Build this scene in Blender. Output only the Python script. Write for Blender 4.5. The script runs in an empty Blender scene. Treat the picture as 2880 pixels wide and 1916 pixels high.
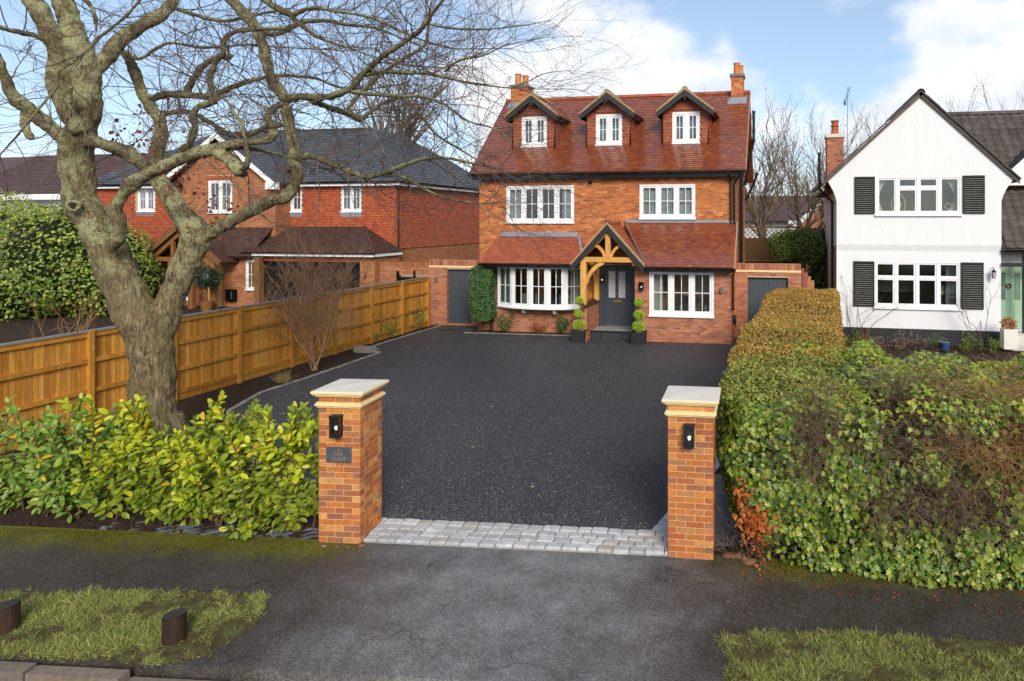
import bpy, bmesh, math, random
import numpy as np
from mathutils import Vector, Matrix
RD = random.Random(11)
NR = np.random.default_rng(5)
sc = bpy.context.scene
col = sc.collection
PI = math.pi
# ------------------------------------------------------------------ camera, sky, sun, exposure
TH = math.atan(356 / 1850)
cam = bpy.data.cameras.new('camera')
cam.sensor_width = 36
cam.lens = 36 * 1850 / 2880
cam.shift_x = -400 / 2880
cam.shift_y = -337 / 2880
cam.clip_end = 3000
camo = bpy.data.objects.new('camera', cam)
camo.location = (0, 0, 4.1)
camo.rotation_euler = (PI / 2, 0, TH)
col.objects.link(camo)
sc.camera = camo
SUN_AZ, SUN_EL = math.radians(152), math.radians(30)      # azimuth clockwise from +Y
world = bpy.data.worlds.new('World')
sc.world = world
world.use_nodes = True
def build_world():
    nt = world.node_tree
    N, LK = nt.nodes, nt.links
    N.clear()
    def nd(t, **k):
        n = N.new(t)
        for a, v in k.items():
            setattr(n, a, v)
        return n
    def mth(op, a, b=None, c=None):
        n = nd('ShaderNodeMath', operation=op)
        for i, v in enumerate((a, b, c)):
            if v is None: continue
            if isinstance(v, (int, float)): n.inputs[i].default_value = v
            else: LK.new(v, n.inputs[i])
        return n.outputs[0]
    tc = nd('ShaderNodeTexCoord')
    D = tc.outputs['Generated']
    sky = nd('ShaderNodeTexSky', sky_type='NISHITA', sun_disc=False)
    sky.sun_elevation = SUN_EL
    sky.sun_rotation = SUN_AZ
    sky.air_density = 0.9
    sky.dust_density = 0.6
    sky.ozone_density = 2.2
    # cumulus cover: broad banks (by direction) broken up with fractal noise
    def bank(v, r0, r1, amp):
        dt = nd('ShaderNodeVectorMath', operation='DOT_PRODUCT')
        LK.new(D, dt.inputs[0]); dt.inputs[1].default_value = v
        mr = nd('ShaderNodeMapRange', interpolation_type='SMOOTHSTEP')
        mr.inputs['From Min'].default_value = math.cos(math.radians(r1))
        mr.inputs['From Max'].default_value = math.cos(math.radians(r0))
        mr.inputs['To Min'].default_value = 0; mr.inputs['To Max'].default_value = amp
        LK.new(dt.outputs['Value'], mr.inputs['Value'])
        return mr.outputs[0]
    def az(a, e):
        a, e = math.radians(a), math.radians(e)
        return (math.sin(a) * math.cos(e), math.cos(a) * math.cos(e), math.sin(e))
    banks = BANKS
    tot = None
    for a, e, r0, r1, amp in banks:
        b = bank(az(a, e), r0, r1, amp)
        tot = b if tot is None else mth('ADD', tot, b)
    nz = nd('ShaderNodeTexNoise'); nz.inputs['Scale'].default_value = 4.2; nz.inputs['Detail'].default_value = 9
    nz.inputs['Roughness'].default_value = 0.56
    mp = nd('ShaderNodeMapping'); mp.inputs['Scale'].default_value = (1, 1, 1.7); mp.inputs['Location'].default_value = (2.3, .4, .1)
    LK.new(D, mp.inputs[0]); LK.new(mp.outputs[0], nz.inputs['Vector'])
    cov = mth('ADD', mth('MULTIPLY', nz.outputs['Fac'], 1.35), tot)
    # more cover towards the horizon
    sp = nd('ShaderNodeSeparateXYZ'); LK.new(D, sp.inputs[0])
    hz = nd('ShaderNodeMapRange'); hz.inputs['From Min'].default_value = 0.0; hz.inputs['From Max'].default_value = 0.24
    hz.inputs['To Min'].default_value = 0.16; hz.inputs['To Max'].default_value = 0.0
    LK.new(sp.outputs['Z'], hz.inputs['Value'])
    cov = mth('ADD', cov, hz.outputs[0])
    mk = nd('ShaderNodeMapRange', interpolation_type='SMOOTHSTEP')
    mk.inputs['From Min'].default_value = 0.70; mk.inputs['From Max'].default_value = 0.93
    LK.new(cov, mk.inputs['Value'])
    # cloud body tone
    nz2 = nd('ShaderNodeTexNoise'); nz2.inputs['Scale'].default_value = 6; nz2.inputs['Detail'].default_value = 6
    LK.new(mp.outputs[0], nz2.inputs['Vector'])
    cr = nd('ShaderNodeValToRGB')
    cr.color_ramp.elements[0].position = 0.36; cr.color_ramp.elements[0].color = (.66, .72, .82, 1)
    cr.color_ramp.elements[1].position = 0.64; cr.color_ramp.elements[1].color = (.98, .98, .99, 1)
    LK.new(nz2.outputs['Fac'], cr.inputs[0])
    b1 = nd('ShaderNodeBackground'); b1.inputs['Strength'].default_value = SKY_S
    tint = nd('ShaderNodeMix', data_type='RGBA', blend_type='MIX'); tint.inputs[0].default_value = SKY_PALE
    LK.new(sky.outputs[0], tint.inputs[6]); tint.inputs[7].default_value = (7.2, 8.6, 10, 1)
    LK.new(tint.outputs[2], b1.inputs['Color'])
    b2 = nd('ShaderNodeBackground'); b2.inputs['Strength'].default_value = CLOUD_S
    LK.new(cr.outputs[0], b2.inputs['Color'])
    mx = nd('ShaderNodeMixShader'); LK.new(mk.outputs[0], mx.inputs[0]); LK.new(b1.outputs[0], mx.inputs[1]); LK.new(b2.outputs[0], mx.inputs[2])
    o = nd('ShaderNodeOutputWorld'); LK.new(mx.outputs[0], o.inputs[0])
# azimuth, elevation, inner and outer radius (degrees), amount
BANKS = [(-44, 12, 4, 16, -.22), (-26, 8, 2, 9, .08), (-18, 14, 3, 12, .26), (-14, 7, 4, 12, .20), (-5, 7, 2, 8, .18), (1, 16, 1, 6, -.26), (7, 13, 1, 5, -.16), (16, 10, 3, 11, .26), (10, 4, 2, 9, .12)]
SKY_S, CLOUD_S, SKY_PALE = 0.068, 0.55, 0.22
build_world()
sl = bpy.data.lights.new('sun', 'SUN')
sl.energy = 1.5
sl.angle = math.radians(24)
sl.color = (1, .93, .82)
slo = bpy.data.objects.new('sun', sl)
sd = Vector((math.sin(SUN_AZ) * math.cos(SUN_EL), math.cos(SUN_AZ) * math.cos(SUN_EL), math.sin(SUN_EL)))
slo.rotation_euler = sd.to_track_quat('Z', 'Y').to_euler()
col.objects.link(slo)
vs = sc.view_settings
vs.view_transform = 'Standard'
vs.look = 'None'
vs.gamma = 1
vs.exposure = 1.14
sc.cycles.max_bounces = 6
sc.cycles.diffuse_bounces = 3
sc.cycles.glossy_bounces = 3
sc.cycles.transparent_max_bounces = 16
sc.cycles.caustics_reflective = False
sc.cycles.caustics_refractive = False
sc.cycles.use_denoising = True

# ------------------------------------------------------------------ materials
def lin(c):
    if isinstance(c, str):
        c = [int(c[i:i + 2], 16) / 255 for i in (0, 2, 4)]
        return tuple(x / 12.92 if x <= .04045 else ((x + .055) / 1.055) ** 2.4 for x in c) + (1,)
    return tuple(c) + (1,)
MT = {}
class NT:
    def __init__(s, m):
        m.use_nodes = True
        s.t = m.node_tree; s.N = s.t.nodes; s.L = s.t.links
        s.N.clear()
        s.out = s.N.new('ShaderNodeOutputMaterial')
        s.geo = s.N.new('ShaderNodeNewGeometry')
        s.tc = s.N.new('ShaderNodeTexCoord')
    def nd(s, t, **k):
        n = s.N.new(t)
        for a, v in k.items(): setattr(n, a, v)
        return n
    def put(s, sock, v):
        if isinstance(v, bpy.types.NodeSocket): s.L.new(v, sock)
        elif isinstance(v, (tuple, list)) and len(v) == 3 and sock.type == 'RGBA': sock.default_value = tuple(v) + (1,)
        else: sock.default_value = v
    def math(s, op, a, b=0, c=0, clamp=False):
        n = s.nd('ShaderNodeMath', operation=op, use_clamp=clamp)
        for i, v in enumerate((a, b, c)): s.put(n.inputs[i], v)
        return n.outputs[0]
    def mix(s, f, a, b, mode='MIX'):
        n = s.nd('ShaderNodeMix', data_type='RGBA', blend_type=mode)
        s.put(n.inputs[0], f); s.put(n.inputs[6], a); s.put(n.inputs[7], b)
        return n.outputs[2]
    def pos(s, scale=(1, 1, 1)):
        n = s.nd('ShaderNodeMapping'); s.L.new(s.geo.outputs['Position'], n.inputs[0]); n.inputs['Scale'].default_value = scale
        return n.outputs[0]
    def noise(s, scale, detail=4, rough=.55, stretch=(1, 1, 1), dist=0):
        n = s.nd('ShaderNodeTexNoise'); n.inputs['Scale'].default_value = scale; n.inputs['Detail'].default_value = detail
        n.inputs['Roughness'].default_value = rough; n.inputs['Distortion'].default_value = dist
        s.L.new(s.pos(stretch), n.inputs['Vector'])
        return n.outputs['Fac']
    def voro(s, scale, stretch=(1, 1, 1), out='Color', feature='F1'):
        n = s.nd('ShaderNodeTexVoronoi', feature=feature); n.inputs['Scale'].default_value = scale
        s.L.new(s.pos(stretch), n.inputs['Vector'])
        return n.outputs[out]
    def ramp(s, f, els, interp='LINEAR'):
        n = s.nd('ShaderNodeValToRGB'); r = n.color_ramp; r.interpolation = interp
        for i, (p, c) in enumerate(els):
            e = r.elements[i] if i < 2 else r.elements.new(p)
            e.position = p; e.color = lin(c)
        s.put(n.inputs[0], f)
        return n.outputs[0]
    def rnd(s):
        oi = s.nd('ShaderNodeObjectInfo')
        a = s.math('ADD', oi.outputs['Random'], s.geo.outputs['Random Per Island'])
        return s.math('FRACT', a)
    def bump(s, h, strength, dist=.01, nrm=None):
        n = s.nd('ShaderNodeBump'); n.inputs['Strength'].default_value = strength; n.inputs['Distance'].default_value = dist
        s.put(n.inputs['Height'], h)
        if nrm is not None: s.L.new(nrm, n.inputs['Normal'])
        return n.outputs[0]
    def bsdf(s, color, rough=.7, spec=.5, normal=None, **kw):
        n = s.nd('ShaderNodeBsdfPrincipled')
        s.put(n.inputs['Base Color'], color); s.put(n.inputs['Roughness'], rough); s.put(n.inputs['Specular IOR Level'], spec)
        if normal is not None: s.L.new(normal, n.inputs['Normal'])
        for k, v in kw.items(): s.put(n.inputs[k.replace('_', ' ')], v)
        return n.outputs[0]
    def done(s, sh): s.L.new(sh, s.out.inputs['Surface'])

def mat(name, cols, rough=.7, spec=.5, nz=None, bump=None, stretch=(1, 1, 1), trans=0, rnd=True, dirt=None, **kw):
    m = bpy.data.materials.new(name); t = NT(m)
    if isinstance(cols, (str, tuple)): cols = [cols]
    if len(cols) == 1: c = lin(cols[0])
    else:
        els = [(i / (len(cols) - 1), q) for i, q in enumerate(cols)]
        f = t.rnd() if rnd else t.ramp(t.noise(nz[0] * .37 if nz else 1, 3, stretch=stretch), [(.3, (0, 0, 0)), (.7, (1, 1, 1))])
        c = t.ramp(f, els)
    if nz:
        f = t.noise(nz[0], 5, .6, stretch)
        f = t.ramp(f, [(.3, (1 - nz[1],) * 3), (.7, (1 + nz[1] * .7,) * 3)])
        c = t.mix(1.0, c, f, 'MULTIPLY')
    if dirt:
        f = t.ramp(t.noise(dirt[0], 6, .65), [(dirt[1], (0, 0, 0)), (dirt[1] + .18, (1, 1, 1))])
        c = t.mix(t.math('MULTIPLY', f, dirt[3]), c, lin(dirt[2]))
    nrm = None
    if bump: nrm = t.bump(t.noise(bump[0], 4, .6, stretch), bump[1], bump[2] if len(bump) > 2 else .01)
    sh = t.bsdf(c, rough, spec, nrm, **kw)
    if trans:
        tr = t.nd('ShaderNodeBsdfTranslucent'); t.put(tr.inputs[0], c)
        mx = t.nd('ShaderNodeMixShader'); mx.inputs[0].default_value = trans
        t.L.new(sh, mx.inputs[1]); t.L.new(tr.outputs[0], mx.inputs[2]); sh = mx.outputs[0]
    t.done(sh)
    MT[name] = m
    return m

mat('brick', ['a85a30', 'bc6c3c', 'ca7a48', 'b0623a', 'c67442', '8c4a30', 'd08652', 'b8683e', 'dc945c', '9a5234', 'c0703e'], .85, .3, nz=(30, .18), bump=(60, .25))
mat('brick_low', ['ac6a4e', 'b87456', '9c5a44', 'c0805e', 'b06e52', '8e5040', 'c48a68'], .85, .3, nz=(30, .16), bump=(60, .25))
mat('brick_pillar', ['b26434', 'c4783e', 'd08a4a', '9e5c3c', 'c07440', 'd69a5c', '94604a', 'bc6e40', 'a85c36', '9a664c', 'cc8248'], .85, .3, nz=(22, .24), bump=(55, .6), dirt=(3.2, .57, '8a6a44', .4))
mat('brick_brown', ['a0623c', 'b0744a', '8e5438', 'aa6a42', '9a5c3a', 'ba7c54'], .88, .25, nz=(25, .18), bump=(60, .25))
mat('mortar', ['c8a070'], .9, .2, nz=(20, .12))
mat('mortar_pale', ['c8a68a'], .9, .2, nz=(20, .12))
mat('mortar_sand', ['d8b27a'], .9, .2, nz=(20, .12), bump=(80, .3))
mat('red_tile', ['844026', '8c4826', '74382a', '96502a', '7c3c2c', '884426', '9a582e'], .3, .8, nz=(9, .18), bump=(40, .2), dirt=(1.1, .54, '964a14', .45), Coat_Weight=1.0, Coat_Roughness=.16, Coat_IOR=1.6)
mat('dormer_tile', ['9c5438', 'a85e40', '924c34', 'a2583a', '8c4838'], .6, .35, nz=(14, .18), bump=(40, .2))
mat('wall_tile', ['a04a2a', 'a85230', 'b05a34', '96422a', 'a24e2e', 'b2623c'], .6, .35, nz=(8, .15), bump=(40, .2))
mat('slate', ['46484c', '505256', '3c3e42', '5a5c60', '494b4f'], .46, .5, nz=(4, .25), bump=(40, .2), dirt=(.6, .52, '645648', .5))
mat('brown_tile', ['4c423c', '564a44', '423a36', '5e524a', '3a3432'], .6, .4, nz=(5, .25), bump=(40, .3), dirt=(3, .62, '8a8672', .45))
mat('garage_tile', ['4c362e', '563c32', '3e2e2a', '5a4236'], .5, .45, nz=(5, .3), bump=(40, .3), dirt=(2.2, .57, '4e5a30', .5))
mat('maroon_tile', ['5a4444', '644c48', '503c3e'], .6, .4, nz=(4, .2), bump=(40, .3))
mat('render_white', ['e9e8e6'], .9, .25, nz=(2.2, .025), bump=(9, .5, .02), stretch=(2.4, 2.4, .35), dirt=(1.3, .6, 'd6cabc', .3))
mat('paint_white', ['f0f0ee'], .4, .45)
mat('paint_cream', ['e6e2d6'], .5, .4)
mat('paint_black', ['0e0e11'], .55, .2, nz=(14, .2))
mat('barge_black', ['2c2d2d'], .55, .4, nz=(14, .2), bump=(30, .2))
mat('gutter_black', ['121214'], .28, .5)
mat('door_grey', ['3d4248'], .45, .45, nz=(5, .08))
mat('gate_grey', ['484d54'], .55, .4, nz=(5, .1), bump=(40, .1))
mat('door_green', ['9dbb9a'], .5, .4, nz=(6, .06))
mat('oak', ['d89c50', 'e0a858', 'd09448'], .6, .35, nz=(7, .22), bump=(40, .3), stretch=(3, 3, .6))
mat('oak_dark', ['5c3a26'], .7, .3, nz=(7, .3), bump=(30, .4))
mat('oak_brown', ['8a5c34', '7c522e', '966638'], .7, .3, nz=(7, .25), bump=(30, .3), stretch=(3, 3, .6))
mat('fence_wood', ['c8862e', 'd4943a', 'b4742a', 'dca048', 'c07e30', 'd08c34', 'a86a28', 'e0aa54'], .68, .3, nz=(6, .3), bump=(35, .35), stretch=(5, 5, .5), dirt=(2.2, .6, '8a5a20', .4))
mat('fence_frame', ['bc7e30', 'c68a36', 'ae742a'], .7, .3, nz=(6, .3), bump=(30, .35), stretch=(2, 2, 1))
mat('fence_cap', ['8e8478'], .7, .3, nz=(8, .25))
mat('lead', ['868b94'], .5, .5, nz=(6, .2))
mat('lead_dark', ['6a6d73'], .5, .5, nz=(6, .2))
mat('stone_cream', ['f0d49a'], .75, .3, nz=(12, .1), bump=(40, .3), dirt=(5, .6, 'c49a50', .4))
mat('stone_cap', ['ded4c6'], .7, .35, nz=(5, .08), bump=(30, .25), dirt=(4, .6, 'c4b49a', .4))
mat('verge_mortar', ['b09068'], .9, .2, nz=(14, .25), bump=(30, .5))
mat('terracotta', ['d08850', 'c67c46'], .7, .3, nz=(8, .18))
mat('terracotta_red', ['b05c3a'], .7, .3, nz=(8, .2))
mat('lamp_black', ['1a1a1c'], .4, .5)
mat('steel', ['8e9094'], .35, .5, Metallic=.7)
mat('brass', ['b8924a'], .35, .5, Metallic=.9)
mat('plaque_slate', ['4e545c'], .5, .45, nz=(14, .3), bump=(50, .3))
mat('bronze_letter', ['a88a62'], .5, .5, Metallic=.4)
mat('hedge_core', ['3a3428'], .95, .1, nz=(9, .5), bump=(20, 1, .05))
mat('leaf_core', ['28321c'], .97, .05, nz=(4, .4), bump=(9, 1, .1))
mat('soil', ['43342a'], .95, .2, nz=(16, .5), bump=(35, 1.0, .04), dirt=(30, .62, '5e4a38', .6))
mat('kerb_stone', ['8d8780', '999289', '7f7a74', 'a39b90'], .85, .3, nz=(18, .25), bump=(40, .5))
mat('sett', ['c2c0be', 'd0cecb', 'b2b0ae', 'c8c4be', 'bab8b6', 'bab0a4', 'dad8d6'], .7, .35, nz=(14, .25), bump=(45, .7, .02), dirt=(7, .55, '6e6256', .55))
mat('joint', ['9c9a98'], .95, .2, nz=(20, .3))
mat('black_brick', ['303034', '3a3a3e', '26262a'], .5, .45, nz=(20, .2))
mat('floor_tile_pale', ['b8b6b4'], .4, .45)
mat('floor_tile_dark', ['55575c'], .4, .45)
mat('planter_black', ['2b2b2e'], .6, .4, nz=(12, .2), bump=(30, .3))
mat('interior', ['6a6256'], .9, .2)
mat('interior_pale', ['b0a68e'], .9, .2)
mat('interior_olive', ['4c483a'], .9, .2)
mat('interior_dark', ['2a2826'], .9, .2)
mat('blind', ['a9aaa8'], .8, .2, nz=(3, .05))
mat('curtain', ['cfcabb'], .9, .2, nz=(12, .08))
mat('curtain_grey', ['a8a8a4'], .9, .2, nz=(12, .08))
mat('lampshade', ['e8d8b4'], .9, .2)
mat('flower_red', ['8e2a3c', '7a2034', 'a84050'], .7, .3, trans=.2)
mat('ceramic', ['c8c4bc'], .35, .5)
mat('fabric_dark', ['26221e'], .9, .2)
mat('frosted', ['b4b2b4'], .55, .45)
mat('shutter_black', ['1f2220'], .5, .4, nz=(20, .25))
mat('shutter_edge', ['9a988a'], .6, .35, nz=(16, .45))
mat('plastic_sheet', ['6c6c72', '4c4c50'], .1, .6, nz=(4, .3), bump=(9, .9, .05))
mat('membrane', ['5a5c62'], .5, .5, nz=(6, .4), bump=(12, .8, .04))
mat('rubble', ['8a6248', '7a5a46', '9a7a60', '6a4a38'], .9, .2, nz=(14, .3), bump=(30, .5))
mat('iron', ['33302e'], .6, .5, nz=(30, .4))
mat('bollard_wood', ['2e1f17', '3a281d'], .6, .35, nz=(8, .4), bump=(25, .5), stretch=(3, 3, .6))
mat('bollard_top', ['3c3632'], .7, .3, nz=(20, .4), bump=(40, .5))
mat('kerb_conc', ['847466', '76685c'], .9, .25, nz=(20, .25), bump=(50, .4))
mat('trellis', ['7a5a42'], .8, .2)
mat('aerial_metal', ['8a8e94'], .4, .5, Metallic=.5)
mat('cable', ['6a6e74'], .6, .3)
# leaves
mat('laurel_leaf', ['bcc82a', 'ccd632', 'a4b628', 'dade3c', 'b4c22c', 'e6e44c', '8ca42a', 'c6ce30', 'eed838', '98ac30', 'd6d838', '74902a'], .38, .3, trans=.42)
mat('laurel_leaf_dark', ['80a040', '92ae48', '6c903a', 'a6ba4c', '5c8236', 'b4c256'], .34, .4, trans=.35)
mat('laurel_leaf_yellow', ['d8b428', 'e0c43c', 'cc9a24'], .4, .45, trans=.3)
mat('laurel_core', ['8ca02c', 'a0b034', '788e2a', 'b8be40', '5c762a'], .4, .45, trans=.4)
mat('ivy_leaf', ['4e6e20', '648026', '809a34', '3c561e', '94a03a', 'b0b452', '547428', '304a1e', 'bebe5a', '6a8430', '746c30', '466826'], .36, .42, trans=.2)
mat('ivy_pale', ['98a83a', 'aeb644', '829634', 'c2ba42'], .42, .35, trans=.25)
mat('hedge_brown', ['b2863c', 'c29446', 'a07434', 'cea656', '8e6a34', 'b69a4c', 'dab46a'], .7, .2, trans=.2)
mat('hedge_olive', ['949042', 'a49e4c', '828438', 'b4a85a', '747432'], .65, .25, trans=.2)
mat('twig_brown', ['5a4030', '6a4c38', '4c362a'], .85, .25)
mat('twig_purple', ['7a6450', '88705a', '685442'], .85, .25)
mat('twig_grey', ['9c785a', 'a88466', '8a684c', 'b49274'], .85, .25)
mat('twig_tan', ['a47c54', '947048', 'b48c60'], .85, .25)
mat('copper_leaf', ['c8743a', 'b8622e', 'd8884a', 'a85428'], .6, .35, trans=.3)
mat('dead_leaf', ['8a4a34', '7a3e2c', 'a05a3c'], .7, .3, trans=.2)
mat('evergreen', ['4c6c38', '5a7c42', '3c5a32', '6c8c4c', '446236'], .4, .5, trans=.2)
mat('nb_hedge', ['5c7a2e', '7a943a', '98a83a', '4a662a', 'aab64a', '688632', '3c5826'], .4, .5, trans=.25)
mat('nb_hedge_light', ['a8b44c', 'bac05a', '96a844', 'c8c45e'], .45, .45, trans=.3)
mat('topiary_lime', ['b0c840', 'c0d44c', '9cb83a', 'd0dc5c'], .5, .4, trans=.3)
mat('dark_holly', ['2c3c2c', '384a34', '22301f', '445640'], .4, .5, trans=.15)
mat('variegated', ['a8a848', '8c9838', 'c4bc60', '748430'], .45, .45, trans=.3)
mat('nandina', ['bc7040', 'cc8450', 'a85a38', '968a48'], .5, .4, trans=.3)
mat('photinia', ['72804a', '868652', '626e42', '96764e'], .45, .4, trans=.25)
mat('straw_grass', ['a88c5a', 'bc9e6a', '947a4c'], .7, .3, trans=.2)
mat('garden_green', ['6a7c34', '7c8c3c', '586c2c', '94983f'], .5, .4, trans=.25)
mat('garden_mauve', ['8a7468', '7c665c', '98867a'], .7, .3, trans=.2)
mat('cypress', ['6e8a40', '7e9a48', '5c7836', '90a854'], .6, .3, trans=.25)
mat('willow_bud', ['a09a4a', '8c8a40', 'b0a858'], .6, .3, trans=.3)
mat('grass_blade', ['849048', '96a04e', 'a6a85a', '748440', 'b4b066', 'c0b076', '92a64c'], .55, .35, trans=.3)
mat('lichen_yellow', ['b0952a'], .8, .2, nz=(20, .3))
mat('heartwood', ['3c2a20'], .9, .2, nz=(20, .4))

def mat_glass():
    m = bpy.data.materials.new('glass'); t = NT(m)
    lw = t.nd('ShaderNodeLayerWeight'); lw.inputs['Blend'].default_value = .22
    f = t.math('MULTIPLY_ADD', lw.outputs['Fresnel'], .9, .05, clamp=True)
    tr = t.nd('ShaderNodeBsdfTransparent'); tr.inputs[0].default_value = (.86, .9, .9, 1)
    gl = t.nd('ShaderNodeBsdfGlossy'); gl.inputs['Roughness'].default_value = .02; gl.inputs[0].default_value = (.9, .93, 1, 1)
    mx = t.nd('ShaderNodeMixShader'); t.L.new(f, mx.inputs[0]); t.L.new(tr.outputs[0], mx.inputs[1]); t.L.new(gl.outputs[0], mx.inputs[2])
    t.done(mx.outputs[0]); MT['glass'] = m
mat_glass()
def mat_bulb():
    m = bpy.data.materials.new('bulb_glow'); t = NT(m)
    e = t.nd('ShaderNodeEmission'); e.inputs[0].default_value = (1, .82, .6, 1); e.inputs[1].default_value = 1.1
    t.done(e.outputs[0]); MT['bulb_glow'] = m
mat_bulb()
def mat_asphalt():
    m = bpy.data.materials.new('asphalt'); t = NT(m)
    sc_ = t.nd('ShaderNodeSeparateColor'); t.L.new(t.voro(75), sc_.inputs[0])
    agg = t.math('ADD', t.math('MULTIPLY', sc_.outputs[0], .38), t.math('MULTIPLY', t.noise(45, 6, .85), .62))
    c = t.ramp(agg, [(.25, '2e2823'), (.5, '443c36'), (.68, '584f48'), (.85, '7e756c')])
    sp = t.nd('ShaderNodeSeparateXYZ'); t.L.new(t.geo.outputs['Position'], sp.inputs[0])
    # drier, paler crossover between the gate piers
    dx = t.math('ABSOLUTE', t.math('ADD', sp.outputs['X'], 2.9))
    band = t.nd('ShaderNodeMapRange', interpolation_type='SMOOTHSTEP')
    band.inputs['From Min'].default_value = 2.7; band.inputs['From Max'].default_value = .6
    t.L.new(t.math('ADD', dx, t.math('MULTIPLY_ADD', t.noise(1.1, 6, .65), 2.6, -1.3)), band.inputs['Value'])
    dry = t.math('MULTIPLY', band.outputs[0], t.ramp(t.noise(2.3, 10, .8), [(.34, (.3,) * 3), (.66, (1,) * 3)]))
    pale = t.ramp(agg, [(.25, '6a6664'), (.5, '888482'), (.68, '9e9a98'), (.85, 'bcb8b6')])
    c = t.mix(dry, c, pale)
    # moss along the boundary, thick and broken
    yy = t.math('MULTIPLY_ADD', sp.outputs['X'], -.105, sp.outputs['Y'])
    ms = t.nd('ShaderNodeMapRange', interpolation_type='SMOOTHSTEP'); ms.inputs['From Min'].default_value = 7.4; ms.inputs['From Max'].default_value = 7.95
    t.L.new(t.math('ADD', yy, t.math('MULTIPLY_ADD', t.noise(2.2, 6, .7), .9, -.45)), ms.inputs['Value'])
    out = t.nd('ShaderNodeMapRange', interpolation_type='SMOOTHSTEP'); out.inputs['From Min'].default_value = 2.0; out.inputs['From Max'].default_value = 2.9
    t.L.new(dx, out.inputs['Value'])
    mm = t.math('MULTIPLY', t.math('MULTIPLY', ms.outputs[0], out.outputs[0]), t.ramp(t.noise(7, 7, .75), [(.34, (.2,) * 3), (.48, (1, 1, 1))]))
    moss = t.ramp(t.noise(38, 5, .75), [(.35, '3c3c0c'), (.5, '626012'), (.66, '948c1c')])
    c = t.mix(t.math('MULTIPLY', mm, .9), c, moss)
    stain = t.ramp(t.noise(.9, 7, .68), [(.35, (.8,) * 3), (.65, (1.15,) * 3)])
    c = t.mix(1, c, stain, 'MULTIPLY')
    # hairline cracks
    vo = t.nd('ShaderNodeTexVoronoi', feature='DISTANCE_TO_EDGE'); vo.inputs['Scale'].default_value = .62
    wp = t.nd('ShaderNodeVectorMath', operation='ADD'); nzv = t.nd('ShaderNodeTexNoise'); nzv.inputs['Scale'].default_value = 3; nzv.inputs['Detail'].default_value = 6
    t.L.new(t.geo.outputs['Position'], nzv.inputs['Vector']); sc2 = t.nd('ShaderNodeVectorMath', operation='SCALE'); t.L.new(nzv.outputs['Color'], sc2.inputs[0]); sc2.inputs['Scale'].default_value = .5
    t.L.new(t.geo.outputs['Position'], wp.inputs[0]); t.L.new(sc2.outputs[0], wp.inputs[1]); t.L.new(wp.outputs[0], vo.inputs['Vector'])
    cr = t.math('MULTIPLY', t.ramp(vo.outputs['Distance'], [(.0, (1, 1, 1)), (.008, (0, 0, 0))]), t.ramp(t.noise(1.1, 3), [(.5, (0, 0, 0)), (.62, (1, 1, 1))]))
    c = t.mix(t.math('MULTIPLY', cr, .7), c, lin('1e1c1a'))
    ro = t.ramp(t.noise(1.8, 6, .65), [(.35, (.38,) * 3), (.65, (.8,) * 3)])
    t.done(t.bsdf(c, ro, .45, t.bump(agg, .9, .012)))
    MT['asphalt'] = m
mat_asphalt()
def mat_gravel():
    m = bpy.data.materials.new('gravel'); t = NT(m)
    v = t.voro(70); v2 = t.voro(24)
    sp = t.nd('ShaderNodeSeparateColor'); t.L.new(v, sp.inputs[0])
    c = t.ramp(sp.outputs[0], [(0, '28292c'), (.4, '37383b'), (.7, '4a4b4f'), (.94, '626368'), (1, '888684')])
    big = t.ramp(t.noise(.7, 7, .68, (1, .45, 1)), [(.3, (.7,) * 3), (.7, (1.2,) * 3)])
    c = t.mix(1, c, big, 'MULTIPLY')
    d = t.voro(70, out='Distance')
    h = t.math('ADD', t.math('MULTIPLY', d, -1), t.math('MULTIPLY', sp.outputs[1], .6))
    t.done(t.bsdf(c, .5, .5, t.bump(h, 1, .03)))
    MT['gravel'] = m
mat_gravel()
mat('gravel_chip', ['2a2b2e', '3a3b3f', '4e4f53', '303135', '5e5f63', '404145', '74757a', '2e2f33', '8e8a88', '665850', '45464a'], .45, .5)
def mat_turf():
    m = bpy.data.materials.new('turf'); t = NT(m)
    c = t.ramp(t.noise(7, 6, .7), [(.34, '4e3c2a'), (.48, '5c5032'), (.6, '66663a'), (.8, '787c42')])
    t.done(t.bsdf(c, .9, .2, t.bump(t.noise(60, 4, .7), 1, .03)))
    MT['turf'] = m
mat_turf()
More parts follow.
